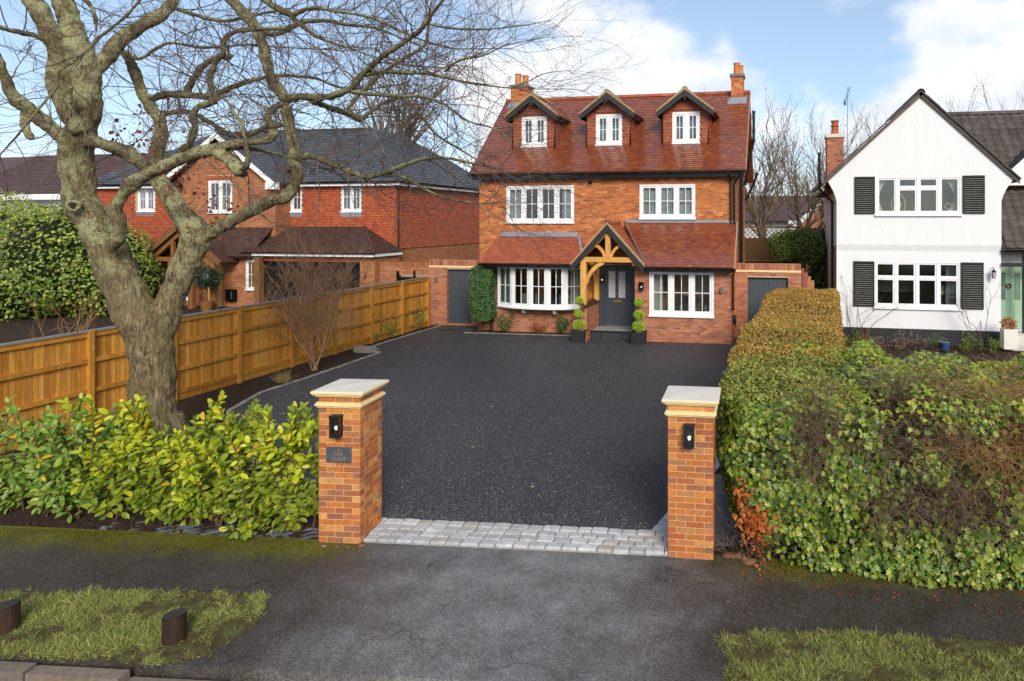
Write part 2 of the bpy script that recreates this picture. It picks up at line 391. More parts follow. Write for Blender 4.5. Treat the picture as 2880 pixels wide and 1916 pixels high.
def mat_bark(name, base, moss_amt, lichen_amt, sc=1.0):
    m = bpy.data.materials.new(name); t = NT(m)
    fis = t.noise(17 * sc, 7, .7, (1, 1, .22), 1.2)
    ridg = t.math('ADD', t.math('MULTIPLY', fis, .7), t.math('MULTIPLY', t.noise(60 * sc, 4, .7, (1, 1, .35), .5), .3))
    c = t.ramp(ridg, [(.40, base[0]), (.5, base[1]), (.61, base[2])])
    brown = t.ramp(t.noise(1.6, 5, .6), [(.42, (0, 0, 0)), (.6, (1, 1, 1))])
    c = t.mix(t.math('MULTIPLY', brown, .5), c, lin(base[3]))
    sp = t.nd('ShaderNodeSeparateXYZ'); t.L.new(t.geo.outputs['Normal'], sp.inputs[0])
    up = t.math('MULTIPLY_ADD', sp.outputs['Z'], .45, .6, clamp=True)
    if moss_amt:
        f = t.ramp(t.noise(1.7, 7, .7), [(.44, (0, 0, 0)), (.6, (1, 1, 1))])
        c = t.mix(t.math('MULTIPLY', t.math('MULTIPLY', f, up), moss_amt), c, t.ramp(t.noise(50, 3), [(.3, '4a4a1c'), (.7, '70702c')]))
    if lichen_amt:
        f = t.ramp(t.noise(3.0, 9, .76), [(.485, (0, 0, 0)), (.53, (1, 1, 1))])
        f2 = t.ramp(t.noise(26, 4, .65), [(.56, (0, 0, 0)), (.60, (1, 1, 1))])
        hi = t.nd('ShaderNodeSeparateXYZ'); t.L.new(t.geo.outputs['Position'], hi.inputs[0])
        hu = t.nd('ShaderNodeMapRange', interpolation_type='SMOOTHSTEP'); hu.inputs['From Min'].default_value = 2.2; hu.inputs['From Max'].default_value = 4.0
        t.L.new(hi.outputs['Z'], hu.inputs['Value'])
        f = t.math('MULTIPLY', t.math('MULTIPLY', t.math('MAXIMUM', f, t.math('MULTIPLY', f2, .5)), hu.outputs[0]), up)
        c = t.mix(t.math('MULTIPLY', f, lichen_amt), c, t.ramp(t.noise(34, 4, .7), [(.3, '989a58'), (.5, 'c0c290'), (.7, 'd8d8b4')]))
    b = t.bump(ridg, 1.0, .09)
    b = t.bump(t.noise(120 * sc, 4, .7), .5, .008, b)
    t.done(t.bsdf(c, .9, .2, b))
    MT[name] = m
mat_bark('oak_bark', ['42362a', '8a785a', 'baa884', '7e6a4c'], .34, 1.0)
mat_bark('branch_bark', ['463e32', '7a6e54', '9c9272', '665843'], .5, .9, 2.0)
mat_bark('far_bark', ['4a4034', '6c6048', '8a7c60', '5c5240'], .5, .3)
mat('twig', ['6a5a50', '76645a', '5c4c46', '7e6e60'], .85, .25)
mat('far_twig', ['7a6a5c', '85745f', '6c5e52'], .9, .2)

# ------------------------------------------------------------------ geometry helpers
OFF = {}
def V(*a): return Vector(a)
def root(name, label, cat, loc, group=None, rz=0, local=False):
    o = bpy.data.objects.new(name, None)
    o.empty_display_size = .2
    o.location = loc; o.rotation_euler = (0, 0, rz)
    o['label'] = label; o['category'] = cat
    if group: o['group'] = group
    col.objects.link(o)
    OFF[o] = V(0, 0, 0) if local else Vector(loc)
    return o
def tag(o, label=None, cat=None, group=None, kind=None):
    for k, v in (('label', label), ('category', cat), ('group', group), ('kind', kind)):
        if v: o[k] = v
    return o
def link(name, me, mt, parent=None, smooth=False, kind=None):
    o = bpy.data.objects.new(name, me)
    if mt and not me.materials: me.materials.append(MT[mt])
    if smooth: me.shade_smooth()
    col.objects.link(o)
    if parent is not None:
        o.parent = parent; OFF[o] = OFF[parent]
    else: OFF[o] = V(0, 0, 0)
    if kind: o['kind'] = kind
    return o
def frame(z, x=(1, 0, 0)):
    z = Vector(z).normalized(); x = Vector(x)
    if abs(z.dot(x.normalized())) > .98: x = V(0, 1, 0)
    y = z.cross(x).normalized(); x = y.cross(z)
    return x, y, z
class MB:
    def __init__(s): s.v = []; s.f = []
    def add(s, vs, fs):
        b = len(s.v)
        s.v += [tuple(v) for v in vs]; s.f += [tuple(i + b for i in f) for f in fs]
        return s
    def obox(s, c, ax, ay, az, sx, sy, sz):
        c = Vector(c); ax = Vector(ax) * sx / 2; ay = Vector(ay) * sy / 2; az = Vector(az) * sz / 2
        vs = [c + i * ax + j * ay + k * az for k in (-1, 1) for j in (-1, 1) for i in (-1, 1)]
        return s.add(vs, [(0, 2, 3, 1), (4, 5, 7, 6), (0, 1, 5, 4), (2, 6, 7, 3), (0, 4, 6, 2), (1, 3, 7, 5)])
    def box(s, x0, x1, y0, y1, z0, z1):
        return s.obox(((x0 + x1) / 2, (y0 + y1) / 2, (z0 + z1) / 2), (1, 0, 0), (0, 1, 0), (0, 0, 1), abs(x1 - x0), abs(y1 - y0), abs(z1 - z0))
    def bar(s, a, b, w, d, up=(0, 0, 1)):
        a = Vector(a); b = Vector(b); z = (b - a)
        L = z.length; z.normalize()
        u = Vector(up)
        x = z.cross(u)
        if x.length < 1e-4: x = z.cross(V(1, 0, 0))
        x.normalize(); y = z.cross(x)
        return s.obox((a + b) / 2, x, y, z, w, d, L)
    def prism(s, pts, ext):
        """closed polygon (3-D points) extruded by the vector ext"""
        n = len(pts); e = Vector(ext)
        vs = [Vector(p) for p in pts] + [Vector(p) + e for p in pts]
        fs = [tuple(range(n))[::-1], tuple(range(n, 2 * n))] + [(i, (i + 1) % n, n + (i + 1) % n, n + i) for i in range(n)]
        return s.add(vs, fs)
    def tube(s, pts, rad, n=8, cap=True, ph=0):
        P = [Vector(p) for p in pts]; m = len(P)
        if not hasattr(rad, '__len__'): rad = [rad] * m
        d0 = (P[1] - P[0]).normalized(); x, y, _ = frame(d0)
        b = len(s.v)
        for i in range(m):
            d = (P[min(i + 1, m - 1)] - P[max(i - 1, 0)])
            if d.length < 1e-9: d = d0
            d = d.normalized()
            x = (x - d * x.dot(d))
            if x.length < 1e-6: x = frame(d)[0]
            x.normalize(); y = d.cross(x)
            for k in range(n):
                a = 2 * PI * k / n + ph
                q = P[i] + (x * math.cos(a) + y * math.sin(a)) * rad[i]
                s.v.append(tuple(q))
        for i in range(m - 1):
            for k in range(n):
                k2 = (k + 1) % n
                s.f.append((b + i * n + k, b + i * n + k2, b + (i + 1) * n + k2, b + (i + 1) * n + k))
        if cap:
            s.f.append(tuple(b + k for k in range(n))[::-1]); s.f.append(tuple(b + (m - 1) * n + k for k in range(n)))
        return s
    def lathe(s, c, prof, n=16):
        c = Vector(c)
        return s.tube([c + V(0, 0, z) for r, z in prof], [r for r, z in prof], n) if False else s._lathe(c, prof, n)
    def _lathe(s, c, prof, n):
        b = len(s.v)
        for r, z in prof:
            for k in range(n):
                a = 2 * PI * k / n
                s.v.append((c.x + r * math.cos(a), c.y + r * math.sin(a), c.z + z))
        for i in range(len(prof) - 1):
            for k in range(n):
                k2 = (k + 1) % n
                s.f.append((b + i * n + k, b + i * n + k2, b + (i + 1) * n + k2, b + (i + 1) * n + k))
        s.f.append(tuple(b + k for k in range(n))[::-1]); s.f.append(tuple(b + (len(prof) - 1) * n + k for k in range(n)))
        return s
    def ball(s, c, r, n=10, m=7, sq=(1, 1, 1), jit=0):
        c = Vector(c); b = len(s.v)
        for i in range(m + 1):
            t = PI * i / m
            for k in range(n):
                a = 2 * PI * k / n
                q = r * (1 + jit * (RD.random() - .5))
                s.v.append((c.x + q * sq[0] * math.sin(t) * math.cos(a), c.y + q * sq[1] * math.sin(t) * math.sin(a), c.z - q * sq[2] * math.cos(t)))
        for i in range(m):
            for k in range(n):
                k2 = (k + 1) % n
                s.f.append((b + i * n + k, b + i * n + k2, b + (i + 1) * n + k2, b + (i + 1) * n + k))
        return s
    def mesh(s, off=V(0, 0, 0)):
        me = bpy.data.meshes.new('m')
        o = tuple(off)
        me.from_pydata([(v[0] - o[0], v[1] - o[1], v[2] - o[2]) for v in s.v], [], s.f)
        me.update()
        return me
    def build(s, name, mt, parent=None, smooth=False, bev=0, kind=None):
        me = s.mesh(OFF[parent] if parent is not None else V(0, 0, 0))
        me.name = name
        o = link(name, me, mt, parent, smooth, kind)
        if bev:
            b = o.modifiers.new('bevel', 'BEVEL'); b.width = bev; b.segments = 2; b.limit_method = 'ANGLE'
        return o

def np_mesh(verts, faces, name='m'):
    """verts (n,3) array, faces (m,k) array"""
    me = bpy.data.meshes.new(name)
    n, (m, k) = len(verts), faces.shape
    me.vertices.add(n); me.vertices.foreach_set('co', np.ascontiguousarray(verts, dtype=np.float32).ravel())
    me.loops.add(m * k); me.loops.foreach_set('vertex_index', np.ascontiguousarray(faces, dtype=np.int32).ravel())
    me.polygons.add(m); me.polygons.foreach_set('loop_start', np.arange(0, m * k, k, dtype=np.int32))
    me.update(calc_edges=True)
    me.shade_flat()
    return me

# ---- pieces: bricks, tiles, boards ... each (centre, ax, ay, az, sx, sy, sz)
CUBE_V = np.array([(i, j, k) for k in (-.5, .5) for j in (-.5, .5) for i in (-.5, .5)], float)
CUBE_F = np.array([(0, 2, 3, 1), (4, 5, 7, 6), (0, 1, 5, 4), (2, 6, 7, 3), (0, 4, 6, 2), (1, 3, 7, 5)])
def cube_me():
    me = bpy.data.meshes.new('piece'); me.from_pydata([tuple(v) for v in CUBE_V], [], [tuple(f) for f in CUBE_F]); me.update()
    return me
CAMV = V(0, 0, 4.1)
def emit(parent, pieces, name, mt, n_ind=300, rest='', proto=None, smooth=False, key=None):
    """pieces as objects (the nearest n_ind) and the rest as one joined part"""
    if not pieces: return
    pieces = sorted(pieces, key=key or (lambda p: (Vector(p[0]) - CAMV).length))
    PV, PF = proto if proto else (CUBE_V, CUBE_F)
    off = OFF[parent]
    shared = bpy.data.meshes.new(name)
    shared.from_pydata([tuple(v) for v in PV], [], [tuple(f) for f in PF]); shared.materials.append(MT[mt]); shared.update()
    if smooth: shared.shade_smooth()
    for c, ax, ay, az, sx, sy, sz in pieces[:n_ind]:
        o = bpy.data.objects.new(name, shared)
        ax, ay, az = Vector(ax) * sx, Vector(ay) * sy, Vector(az) * sz
        p = Vector(c) - off
        o.parent = parent
        o.matrix_basis = Matrix(((ax.x, ay.x, az.x, p.x), (ax.y, ay.y, az.y, p.y), (ax.z, ay.z, az.z, p.z), (0, 0, 0, 1)))
        col.objects.link(o); OFF[o] = off
    R = pieces[n_ind:]
    if R:
        C = np.array([tuple(p[0]) for p in R]) - np.array(tuple(off))
        A = np.array([[tuple(Vector(p[1]) * p[4]), tuple(Vector(p[2]) * p[5]), tuple(Vector(p[3]) * p[6])] for p in R])
        vv = C[:, None, :] + np.einsum('vk,nkd->nvd', PV, A)
        nv = len(PV)
        fs = []
        for k in sorted(set(len(f) for f in PF)):
            pass
        ff = np.array([tuple(f) for f in PF])
        ff = ff[None] + (np.arange(len(R)) * nv)[:, None, None]
        me = np_mesh(vv.reshape(-1, 3), ff.reshape(-1, ff.shape[-1]), rest or name)
        me.materials.append(MT[mt])
        if smooth: me.shade_smooth()
        o = bpy.data.objects.new(rest or name + '_field', me); o.parent = parent; o['kind'] = 'stuff'
        col.objects.link(o); OFF[o] = off

UP = V(0, 0, 1)
def bricks(o, u, w, z0, z1, holes=(), top=None, L=.215, C=.075, j=.010, out=.006, depth=.03, n=None):
    """stretcher bond on the vertical plane through o along u; n = outward normal"""
    o = Vector(o); u = Vector(u).normalized()
    n = Vector(n) if n else V(u.y, -u.x, 0)
    P = []
    k = 0; z = z0
    while z < z1 - .02:
        h = min(C - j, z1 - z)
        a = -(L + j) * (.5 if k % 2 else 0)
        zc = z + h / 2
        cuts = [(h0, h1) for h0, h1, a0, a1 in holes if a0 - .02 < zc < a1 + .02]
        while a < w:
            segs = [(max(a, 0), min(a + L, w))]
            for h0, h1 in cuts:
                ns = []
                for s0, s1 in segs:
                    if s1 <= h0 or s0 >= h1: ns.append((s0, s1))
                    else:
                        if h0 - s0 > .03: ns.append((s0, h0))
                        if s1 - h1 > .03: ns.append((h1, s1))
                segs = ns
            for s0, s1 in segs:
                if s1 - s0 < .03: continue
                m = (s0 + s1) / 2
                if top and zc > top(m): continue
                e = out + RD.uniform(-.0015, .0015)
                P.append((o + u * m + UP * zc + n * (e - depth / 2), u, n, UP, s1 - s0, depth, h))
            a += L + j
        z += C; k += 1
    return P
def soldiers(o, u, w, z0, h=.215, wd=.065, j=.01, out=.006, depth=.03, n=None):
    o = Vector(o); u = Vector(u).normalized(); n = Vector(n) if n else V(u.y, -u.x, 0)
    k = int(w / (wd + j)); wd2 = w / k - j
    return [(o + u * ((i + .5) * w / k) + UP * (z0 + h / 2) + n * (out - depth / 2), u, n, UP, wd2, depth, h) for i in range(k)]
def sheet(mb, o, u, w, z0, z1, holes=(), rev=.12, n=None, topf=None):
    """mortar-coloured wall face with openings and reveals"""
    o = Vector(o); u = Vector(u).normalized(); n = Vector(n) if n else V(u.y, -u.x, 0)
    us = sorted({0, w} | {x for h in holes for x in h[:2] if 0 < x < w}); zs = sorted({z0, z1} | {x for h in holes for x in h[2:] if z0 < x < z1})
    P = lambda a, z, d=0: o + u * a + UP * z - n * d
    for i in range(len(us) - 1):
        for k in range(len(zs) - 1):
            a, b, c, d = us[i], us[i + 1], zs[k], zs[k + 1]
            if any(h[0] < (a + b) / 2 < h[1] and h[2] < (c + d) / 2 < h[3] for h in holes): continue
            mb.add([P(a, c), P(b, c), P(b, d), P(a, d)], [(0, 1, 2, 3)])
    for a, b, c, d in holes:
        mb.add([P(a, c), P(b, c), P(b, d), P(a, d), P(a, c, rev), P(b, c, rev), P(b, d, rev), P(a, d, rev)], [(0, 1, 5, 4), (1, 2, 6, 5), (2, 3, 7, 6), (3, 0, 4, 7)])
    return mb
def tiles(o, u, v, w, length, gauge=.1, tw=.165, th=.014, inside=None, jit=.003, lap=1.35, rows=None):
    """plain tiles in broken bond on the plane o + a*u + b*v"""
    o = Vector(o); u = Vector(u).normalized(); v = Vector(v).normalized(); n = u.cross(v).normalized()
    P = []
    tilt = math.atan2(th * .9, gauge)
    v2 = (v * math.cos(tilt) - n * math.sin(tilt)); n2 = u.cross(v2)
    nr = rows or int(length / gauge + .5)
    for r in range(nr):
        b = r * gauge
        a = -tw * (.5 if r % 2 else 0)
        while a < w - .02:
            s0, s1 = max(a, 0), min(a + tw - .004, w)
            a += tw
            if s1 - s0 < .03: continue
            m = (s0 + s1) / 2
            if inside and not inside(m, b + gauge / 2): continue
            c = o + u * m + v * (b + gauge * lap / 2) + n * (th * .9 + RD.uniform(-jit, jit))
            P.append((c, u, v2, n2, s1 - s0, gauge * lap, th))
    return P

def casement(win, o, u, n, x0, x1, z0, z1, bars=(1, 1), sash=.05, bar=.022, fm='paint_white', glass='glass', lead=False):
    """one light: sash ring, glazing bars and panes (sub-parts of win)"""
    P = lambda a, z, d=0: o + u * a + UP * z + n * d
    mb = MB()
    def bx(m, a0, a1, c0, c1, d, t): m.obox(P((a0 + a1) / 2, (c0 + c1) / 2, d), u, n, UP, a1 - a0, t, c1 - c0)
    bx(mb, x0, x0 + sash, z0, z1, -.02, .05); bx(mb, x1 - sash, x1, z0, z1, -.02, .05)
    bx(mb, x0 + sash, x1 - sash, z0, z0 + sash, -.02, .05); bx(mb, x0 + sash, x1 - sash, z1 - sash, z1, -.02, .05)
    mb.build('sash', fm, win)
    gx0, gx1, gz0, gz1 = x0 + sash, x1 - sash, z0 + sash, z1 - sash
    nv, nh = bars
    if nv or nh:
        gb = MB()
        for i in range(nv):
            a = gx0 + (gx1 - gx0) * (i + 1) / (nv + 1); bx(gb, a - bar / 2, a + bar / 2, gz0, gz1, -.015, .03)
        for i in range(nh):
            zz = gz0 + (gz1 - gz0) * (i + 1) / (nh + 1); bx(gb, gx0, gx1, zz - bar / 2, zz + bar / 2, -.015, .027)
        gb.build('glazing_bar', fm, win)
    for i in range(nv + 1):
        for k in range(nh + 1):
            a0 = gx0 + (gx1 - gx0) * i / (nv + 1); a1 = gx0 + (gx1 - gx0) * (i + 1) / (nv + 1)
            c0 = gz0 + (gz1 - gz0) * k / (nh + 1); c1 = gz0 + (gz1 - gz0) * (k + 1) / (nh + 1)
            p = MB(); bx(p, a0 + .002, a1 - .002, c0 + .002, c1 - .002, -.022, .004)
            p.build('pane', glass, win)
def window(house, o, u, n, w, h, lights, fw=.07, mull=.06, bars=(1, 1), sill=.05, depth=.09, fm='paint_white', room=None, rd=1.3, transom=None, glass='glass', setback=.03, name='window', sash=.05):
    """o = lower-left corner on the wall face. lights: relative widths"""
    o = Vector(o) - Vector(n) * setback; u = Vector(u).normalized(); n = Vector(n).normalized()
    P = lambda a, z, d=0: o + u * a + UP * z + n * d
    mb = MB()
    def bx(a0, a1, c0, c1, d, t): mb.obox(P((a0 + a1) / 2, (c0 + c1) / 2, d), u, n, UP, a1 - a0, t, c1 - c0)
    bx(0, fw, 0, h, -.02, depth); bx(w - fw, w, 0, h, -.02, depth); bx(fw, w - fw, 0, fw, -.02, depth); bx(fw, w - fw, h - fw, h, -.02, depth)
    tot = sum(lights); a = fw; iw = w - 2 * fw - mull * (len(lights) - 1)
    L = []
    for i, l in enumerate(lights):
        b = a + iw * l / tot; L.append((a, b)); a = b
        if i < len(lights) - 1: bx(a, a + mull, fw, h - fw, -.02, depth - .006); a += mull
    win = mb.build(name, fm, house)
    for i, (a, b) in enumerate(L):
        tz = transom[i] if transom else None
        if tz:
            m2 = MB(); m2.obox(P((a + b) / 2, tz, -.02), u, n, UP, b - a, depth - .01, .05); m2.build('transom', fm, win)
            casement(win, o, u, n, a + .004, b - .004, fw + .004, tz - .027, (0, 0), sash, fm=fm, glass=glass)
            casement(win, o, u, n, a + .004, b - .004, tz + .027, h - fw - .004, (0, 0), sash, fm=fm, glass=glass)
        else:
            casement(win, o, u, n, a + .004, b - .004, fw + .004, h - fw - .004, bars, sash, fm=fm, glass=glass)
    if sill:
        s = MB(); s.obox(P(w / 2, -sill / 2 - .001, .03), u, n, UP, w + .04, .16, sill); s.build('sill', fm, win, bev=.006)
    if room: interior(house, o, u, n, -.1, w + .1, -.4, h + .12, rd, room)
    return win
def interior(house, o, u, n, a0, a1, c0, c1, rd, mt, name='room'):
    P = lambda a, z, d: o + u * a + UP * z - n * d
    mb = MB(); f = .08
    q = [P(a, z, d) for d in (f, rd) for a, z in ((a0, c0), (a1, c0), (a1, c1), (a0, c1))]
    mb.add(q, [(4, 5, 6, 7), (0, 4, 7, 3), (1, 2, 6, 5), (3, 7, 6, 2), (0, 1, 5, 4)])
    return mb.build(name, mt, house)
def drape(house, o, u, n, a0, a1, c0, c1, d, mt='curtain', name='curtain', fold=.07, gather=0):
    """pleated curtain; gather pinches the lower end sideways"""
    mb = MB(); N = max(8, int((a1 - a0) / .025)); M = 6
    vs = []
    for i in range(N + 1):
        for k in range(M + 1):
            t = k / M; a = a0 + (a1 - a0) * i / N
            g = gather * math.sin(PI * min(1, (1 - t) * .9)) if gather else 0
            base = a0 if gather > 0 else a1
            aa = a + (base - a) * abs(g)
            vs.append(o + u * aa + UP * (c0 + (c1 - c0) * t) - n * (d + .02 * math.sin(2 * PI * (a - a0) / fold)))
    fs = [(i * (M + 1) + k, (i + 1) * (M + 1) + k, (i + 1) * (M + 1) + k + 1, i * (M + 1) + k + 1) for i in range(N) for k in range(M)]
    mb.add(vs, fs)
    return mb.build(name, mt, house, smooth=True)

# ---- foliage
def rot_rand(n, rng, up=.0):
    """n random orthonormal frames: (axis along leaf, across, normal)"""
    d = rng.normal(size=(n, 3)); d[:, 2] += up; d /= np.linalg.norm(d, axis=1)[:, None]
    e = rng.normal(size=(n, 3)); a = np.cross(d, e); a /= np.linalg.norm(a, axis=1)[:, None]
    return d, a, np.cross(d, a)
LEAF6 = (np.array([(0, 0, 0), (.45, .3, .09), (.55, -.3, .09), (.5, 0, 0), (1, 0, -.06)], float), np.array([(0, 3, 1), (0, 2, 3), (1, 3, 4), (2, 4, 3)]))
LEAF2 = (np.array([(0, 0, 0), (.5, .32, .06), (1, 0, 0), (.5, -.32, .06)], float), np.array([(0, 3, 2, 1)]))
BLADE = (np.array([(0, .5, 0), (0, -.5, 0), (1, 0, 0)], float), np.array([(0, 1, 2)]))
def leaves(parent, name, mt, pts, d, a, size, proto=LEAF2, wid=1.0, kind='stuff'):
    """joined leaf cloud; pts world (n,3), d direction, a across"""
    PV, PF = proto
    n = len(pts)
    off = np.array(tuple(OFF[parent])) if parent is not None else np.zeros(3)
    size = np.broadcast_to(np.asarray(size, float), (n,))
    nn = np.cross(d, a)
    vv = (pts - off)[:, None, :] + size[:, None, None] * (PV[None, :, 0:1] * d[:, None, :] + PV[None, :, 1:2] * wid * a[:, None, :] + PV[None, :, 2:3] * nn[:, None, :])
    ff = PF[None] + (np.arange(n) * len(PV))[:, None, None]
    me = np_mesh(vv.reshape(-1, 3), ff.reshape(-1, PF.shape[1]), name)
    me.materials.append(MT[mt])
    o = bpy.data.objects.new(name, me); o['kind'] = kind
    if parent is not None: o.parent = parent
    col.objects.link(o); OFF[o] = V(*off)
    return o
def facing(nrm, rng, spread=.6, droop=0.):
    """leaf frames whose faces look roughly along nrm"""
    n = len(nrm)
    nn = nrm + rng.normal(size=(n, 3)) * spread; nn /= np.linalg.norm(nn, axis=1)[:, None]
    e = rng.normal(size=(n, 3)); e[:, 2] -= droop
    d = e - nn * np.sum(e * nn, axis=1)[:, None]; d /= np.linalg.norm(d, axis=1)[:, None]
    return d, np.cross(nn, d), nn
def wobble(p, seed, f):
    """cheap smooth pseudo-noise for (n,3) points, about -1..1"""
    r = np.random.default_rng(seed); s = np.zeros(len(p))
    for i in range(5):
        k = r.normal(size=3) * f * (1 + .6 * i); s += np.sin(p @ k + r.uniform(0, 6.28)) / (1 + .5 * i)
    return s / 2.2
def catmull(P, sub):
    P = [np.array(p, float) for p in P]; out = []
    for i in range(len(P) - 1):
        p0, p1, p2, p3 = P[max(i - 1, 0)], P[i], P[i + 1], P[min(i + 2, len(P) - 1)]
        for k in range(sub):
            t = k / sub
            out.append(.5 * ((2 * p1) + (-p0 + p2) * t + (2 * p0 - 5 * p1 + 4 * p2 - p3) * t * t + (-p0 + 3 * p1 - 3 * p2 + p3) * t ** 3))
    out.append(P[-1])
    return out
class Twigs:
    """fast collector of thin tapered tubes (3 sides)"""
    def __init__(s, sides=3): s.V = []; s.F = []; s.n = 0; s.k = sides
    def add(s, P, r0, r1):
        P = np.asarray(P, float); m = len(P); k = s.k
        d = np.gradient(P, axis=0); d /= np.linalg.norm(d, axis=1)[:, None] + 1e-9
        ref = np.array([.3, .2, .93]); x = np.cross(d, ref); x /= np.linalg.norm(x, axis=1)[:, None] + 1e-9; y = np.cross(d, x)
        r = np.linspace(r0, r1, m)[:, None, None]
        an = np.arange(k) * 2 * PI / k
        vv = P[:, None, :] + r * (np.cos(an)[None, :, None] * x[:, None, :] + np.sin(an)[None, :, None] * y[:, None, :])
        i = np.arange(m - 1)[:, None] * k; q = np.arange(k)[None, :]; q2 = (q + 1) % k
        ff = np.stack([i + q, i + q2, i + k + q2, i + k + q], axis=-1).reshape(-1, 4) + s.n
        s.V.append(vv.reshape(-1, 3)); s.F.append(ff); s.n += m * k
    def build(s, name, mt, parent=None, kind='stuff'):
        off = np.array(tuple(OFF[parent])) if parent is not None else np.zeros(3)
        me = np_mesh(np.concatenate(s.V) - off, np.concatenate(s.F), name); me.materials.append(MT[mt]); me.shade_smooth()
        o = bpy.data.objects.new(name, me)
        if kind: o['kind'] = kind
        if parent is not None: o.parent = parent
        col.objects.link(o); OFF[o] = V(*off)
        return o
def twig_path(p, d, L, rng, seg=6, crook=.25, rise=0., fall=0.):
    P = [np.array(p, float)]; d = np.array(d, float)
    for i in range(seg):
        d = d + rng.normal(size=3) * crook; d[2] += rise - fall * i / seg; d /= np.linalg.norm(d)
        P.append(P[-1] + d * L / seg)
    return np.array(P)
def branch_out(tw, p, d, L, r, rng, depth, nsub=4, crook=.25, rise=.05, spread=.9, ends=None, shrink=.55, fall=0.):
    P = twig_path(p, d, L, rng, 6 if depth else 4, crook, rise, fall)
    tw.add(P, r, r * .45)
    if ends is not None and depth == 0: ends.append((P[-1], P[-1] - P[-2]))
    if depth == 0: return
    for i in range(nsub):
        t = rng.uniform(.25, 1) if i else 1.0
        k = min(int(t * (len(P) - 1)), len(P) - 2); f = t * (len(P) - 1) - k
        q = P[k] + (P[k + 1] - P[k]) * f
        dd = P[k + 1] - P[k]; dd /= np.linalg.norm(dd)
        e = rng.normal(size=3); e -= dd * e.dot(dd); e /= np.linalg.norm(e)
        nd = dd + e * spread * rng.uniform(.5, 1.2); nd /= np.linalg.norm(nd)
        branch_out(tw, q, nd, L * shrink * rng.uniform(.7, 1.25), r * .5, rng, depth - 1, nsub, crook, rise, spread, ends, shrink, fall)

# ------------------------------------------------------------------ ground
def slab(name, pts, z0, z1, mt, kind='structure'):
    mb = MB(); mb.prism([(x, y, z0) for x, y in pts], (0, 0, z1 - z0))
    return mb.build(name, mt, None, kind=kind)
yb = lambda x: 7.98 + .105 * (x + .76)
yk = lambda x: 5.0 + .12 * (x + 5.5)
slab('terrain', [(-700, -700), (700, -700), (700, 900), (-700, 900)], -.4, -.13, 'turf')
slab('road', [(-60, yk(-60)), (-60, yk(-60) - 6.5), (60, yk(60) - 6.5), (60, yk(60))], -.2, -.10, 'asphalt')
slab('footpath', [(-40, yk(-40) + .12), (40, yk(40) + .12), (40, yb(40) + .3), (-1.2, yb(-1.2) + .05), (-5.6, yb(-5.6) + .05), (-40, yb(-40) + .1)], -.16, 0, 'asphalt')
slab('plot_soil', [(-13.7, 6.5), (-5.2, 7.55), (-1.0, 8.05), (.5, 8.1), (.5, 24.5), (-13.7, 24.5)], -.15, -.012, 'soil')
slab('neighbour_ground', [(-120, -2), (-13.7, 6.4), (-13.7, 60), (-120, 60)], -.15, -.016, 'soil')
slab('garden_soil', [(.5, 8.15), (60, 14), (60, 80), (.5, 80)], -.15, .02, 'soil')
slab('rear_garden', [(-13.7, 24.5), (.5, 24.5), (.5, 80), (-13.7, 80)], -.15, -.01, 'turf')
GRAVEL = [(-5.38, 8.13), (-1.62, 8.47), (-1.35, 9.6), (-1.05, 11.4), (-1.15, 15), (-1.35, 18), (-1.5, 23.4), (-11.2, 24.2), (-13.05, 23.85), (-13.08, 18.71), (-12.16, 18.47), (-12.05, 15.2), (-12.1, 13.6), (-11.6, 12.2), (-10.2, 10.7), (-8.6, 9.65), (-7.4, 9.2), (-6.3, 9.1), (-5.9, 8.1)]
slab('driveway', GRAVEL, -.1, .012, 'gravel')
def in_poly(px, py, poly):
    r = np.zeros(len(px), bool); n = len(poly)
    for i in range(n):
        x0, y0 = poly[i]; x1, y1 = poly[(i + 1) % n]
        c = ((y0 > py) != (y1 > py)) & (px < (x1 - x0) * (py - y0) / (y1 - y0 + 1e-12) + x0)
        r ^= c
    return r
def chips(name, n, poly, mt, smin, smax, z, bias, seed, parent=None):
    rng = np.random.default_rng(seed)
    xs = [p[0] for p in poly]; ys = [p[1] for p in poly]
    P = []
    while sum(len(p) for p in P) < n:
        x = rng.uniform(min(xs), max(xs), n); y = min(ys) + (max(ys) - min(ys)) * rng.random(n) ** bias
        k = in_poly(x, y, poly); P.append(np.stack([x[k], y[k]], 1))
    P = np.concatenate(P)[:n]
    s = rng.uniform(smin, smax, n)
    base = np.array([(1, 0, 0), (-.3, .85, 0), (-.5, -.8, 0), (.1, .1, .75), (0, 0, -.5)])
    a = rng.uniform(0, 6.28, n); ca, sa = np.cos(a), np.sin(a)
    st = rng.uniform(.6, 1.25, (n, 5, 3))
    b = base[None] * st
    vx = b[..., 0] * ca[:, None] - b[..., 1] * sa[:, None]; vy = b[..., 0] * sa[:, None] + b[..., 1] * ca[:, None]
    vv = np.stack([P[:, 0:1] + vx * s[:, None], P[:, 1:2] + vy * s[:, None], z + b[..., 2] * s[:, None]], -1)
    f = np.array([(0, 1, 3), (1, 2, 3), (2, 0, 3), (1, 0, 4), (2, 1, 4), (0, 2, 4)])
    ff = f[None] + (np.arange(n) * 5)[:, None, None]
    me = np_mesh(vv.reshape(-1, 3), ff.reshape(-1, 3), name); me.materials.append(MT[mt])
    o = bpy.data.objects.new(name, me); o['kind'] = 'stuff'; col.objects.link(o)
    return o
tag(chips('gravel', 80000, GRAVEL, 'gravel_chip', .005, .013, .012, 1.8, 3), 'loose dark grey gravel chippings covering the driveway', 'gravel')
BED = [(-13.3, 9.5), (-12.2, 13.6), (-12.2, 18.4), (-13.2, 18.7), (-13.3, 23)]
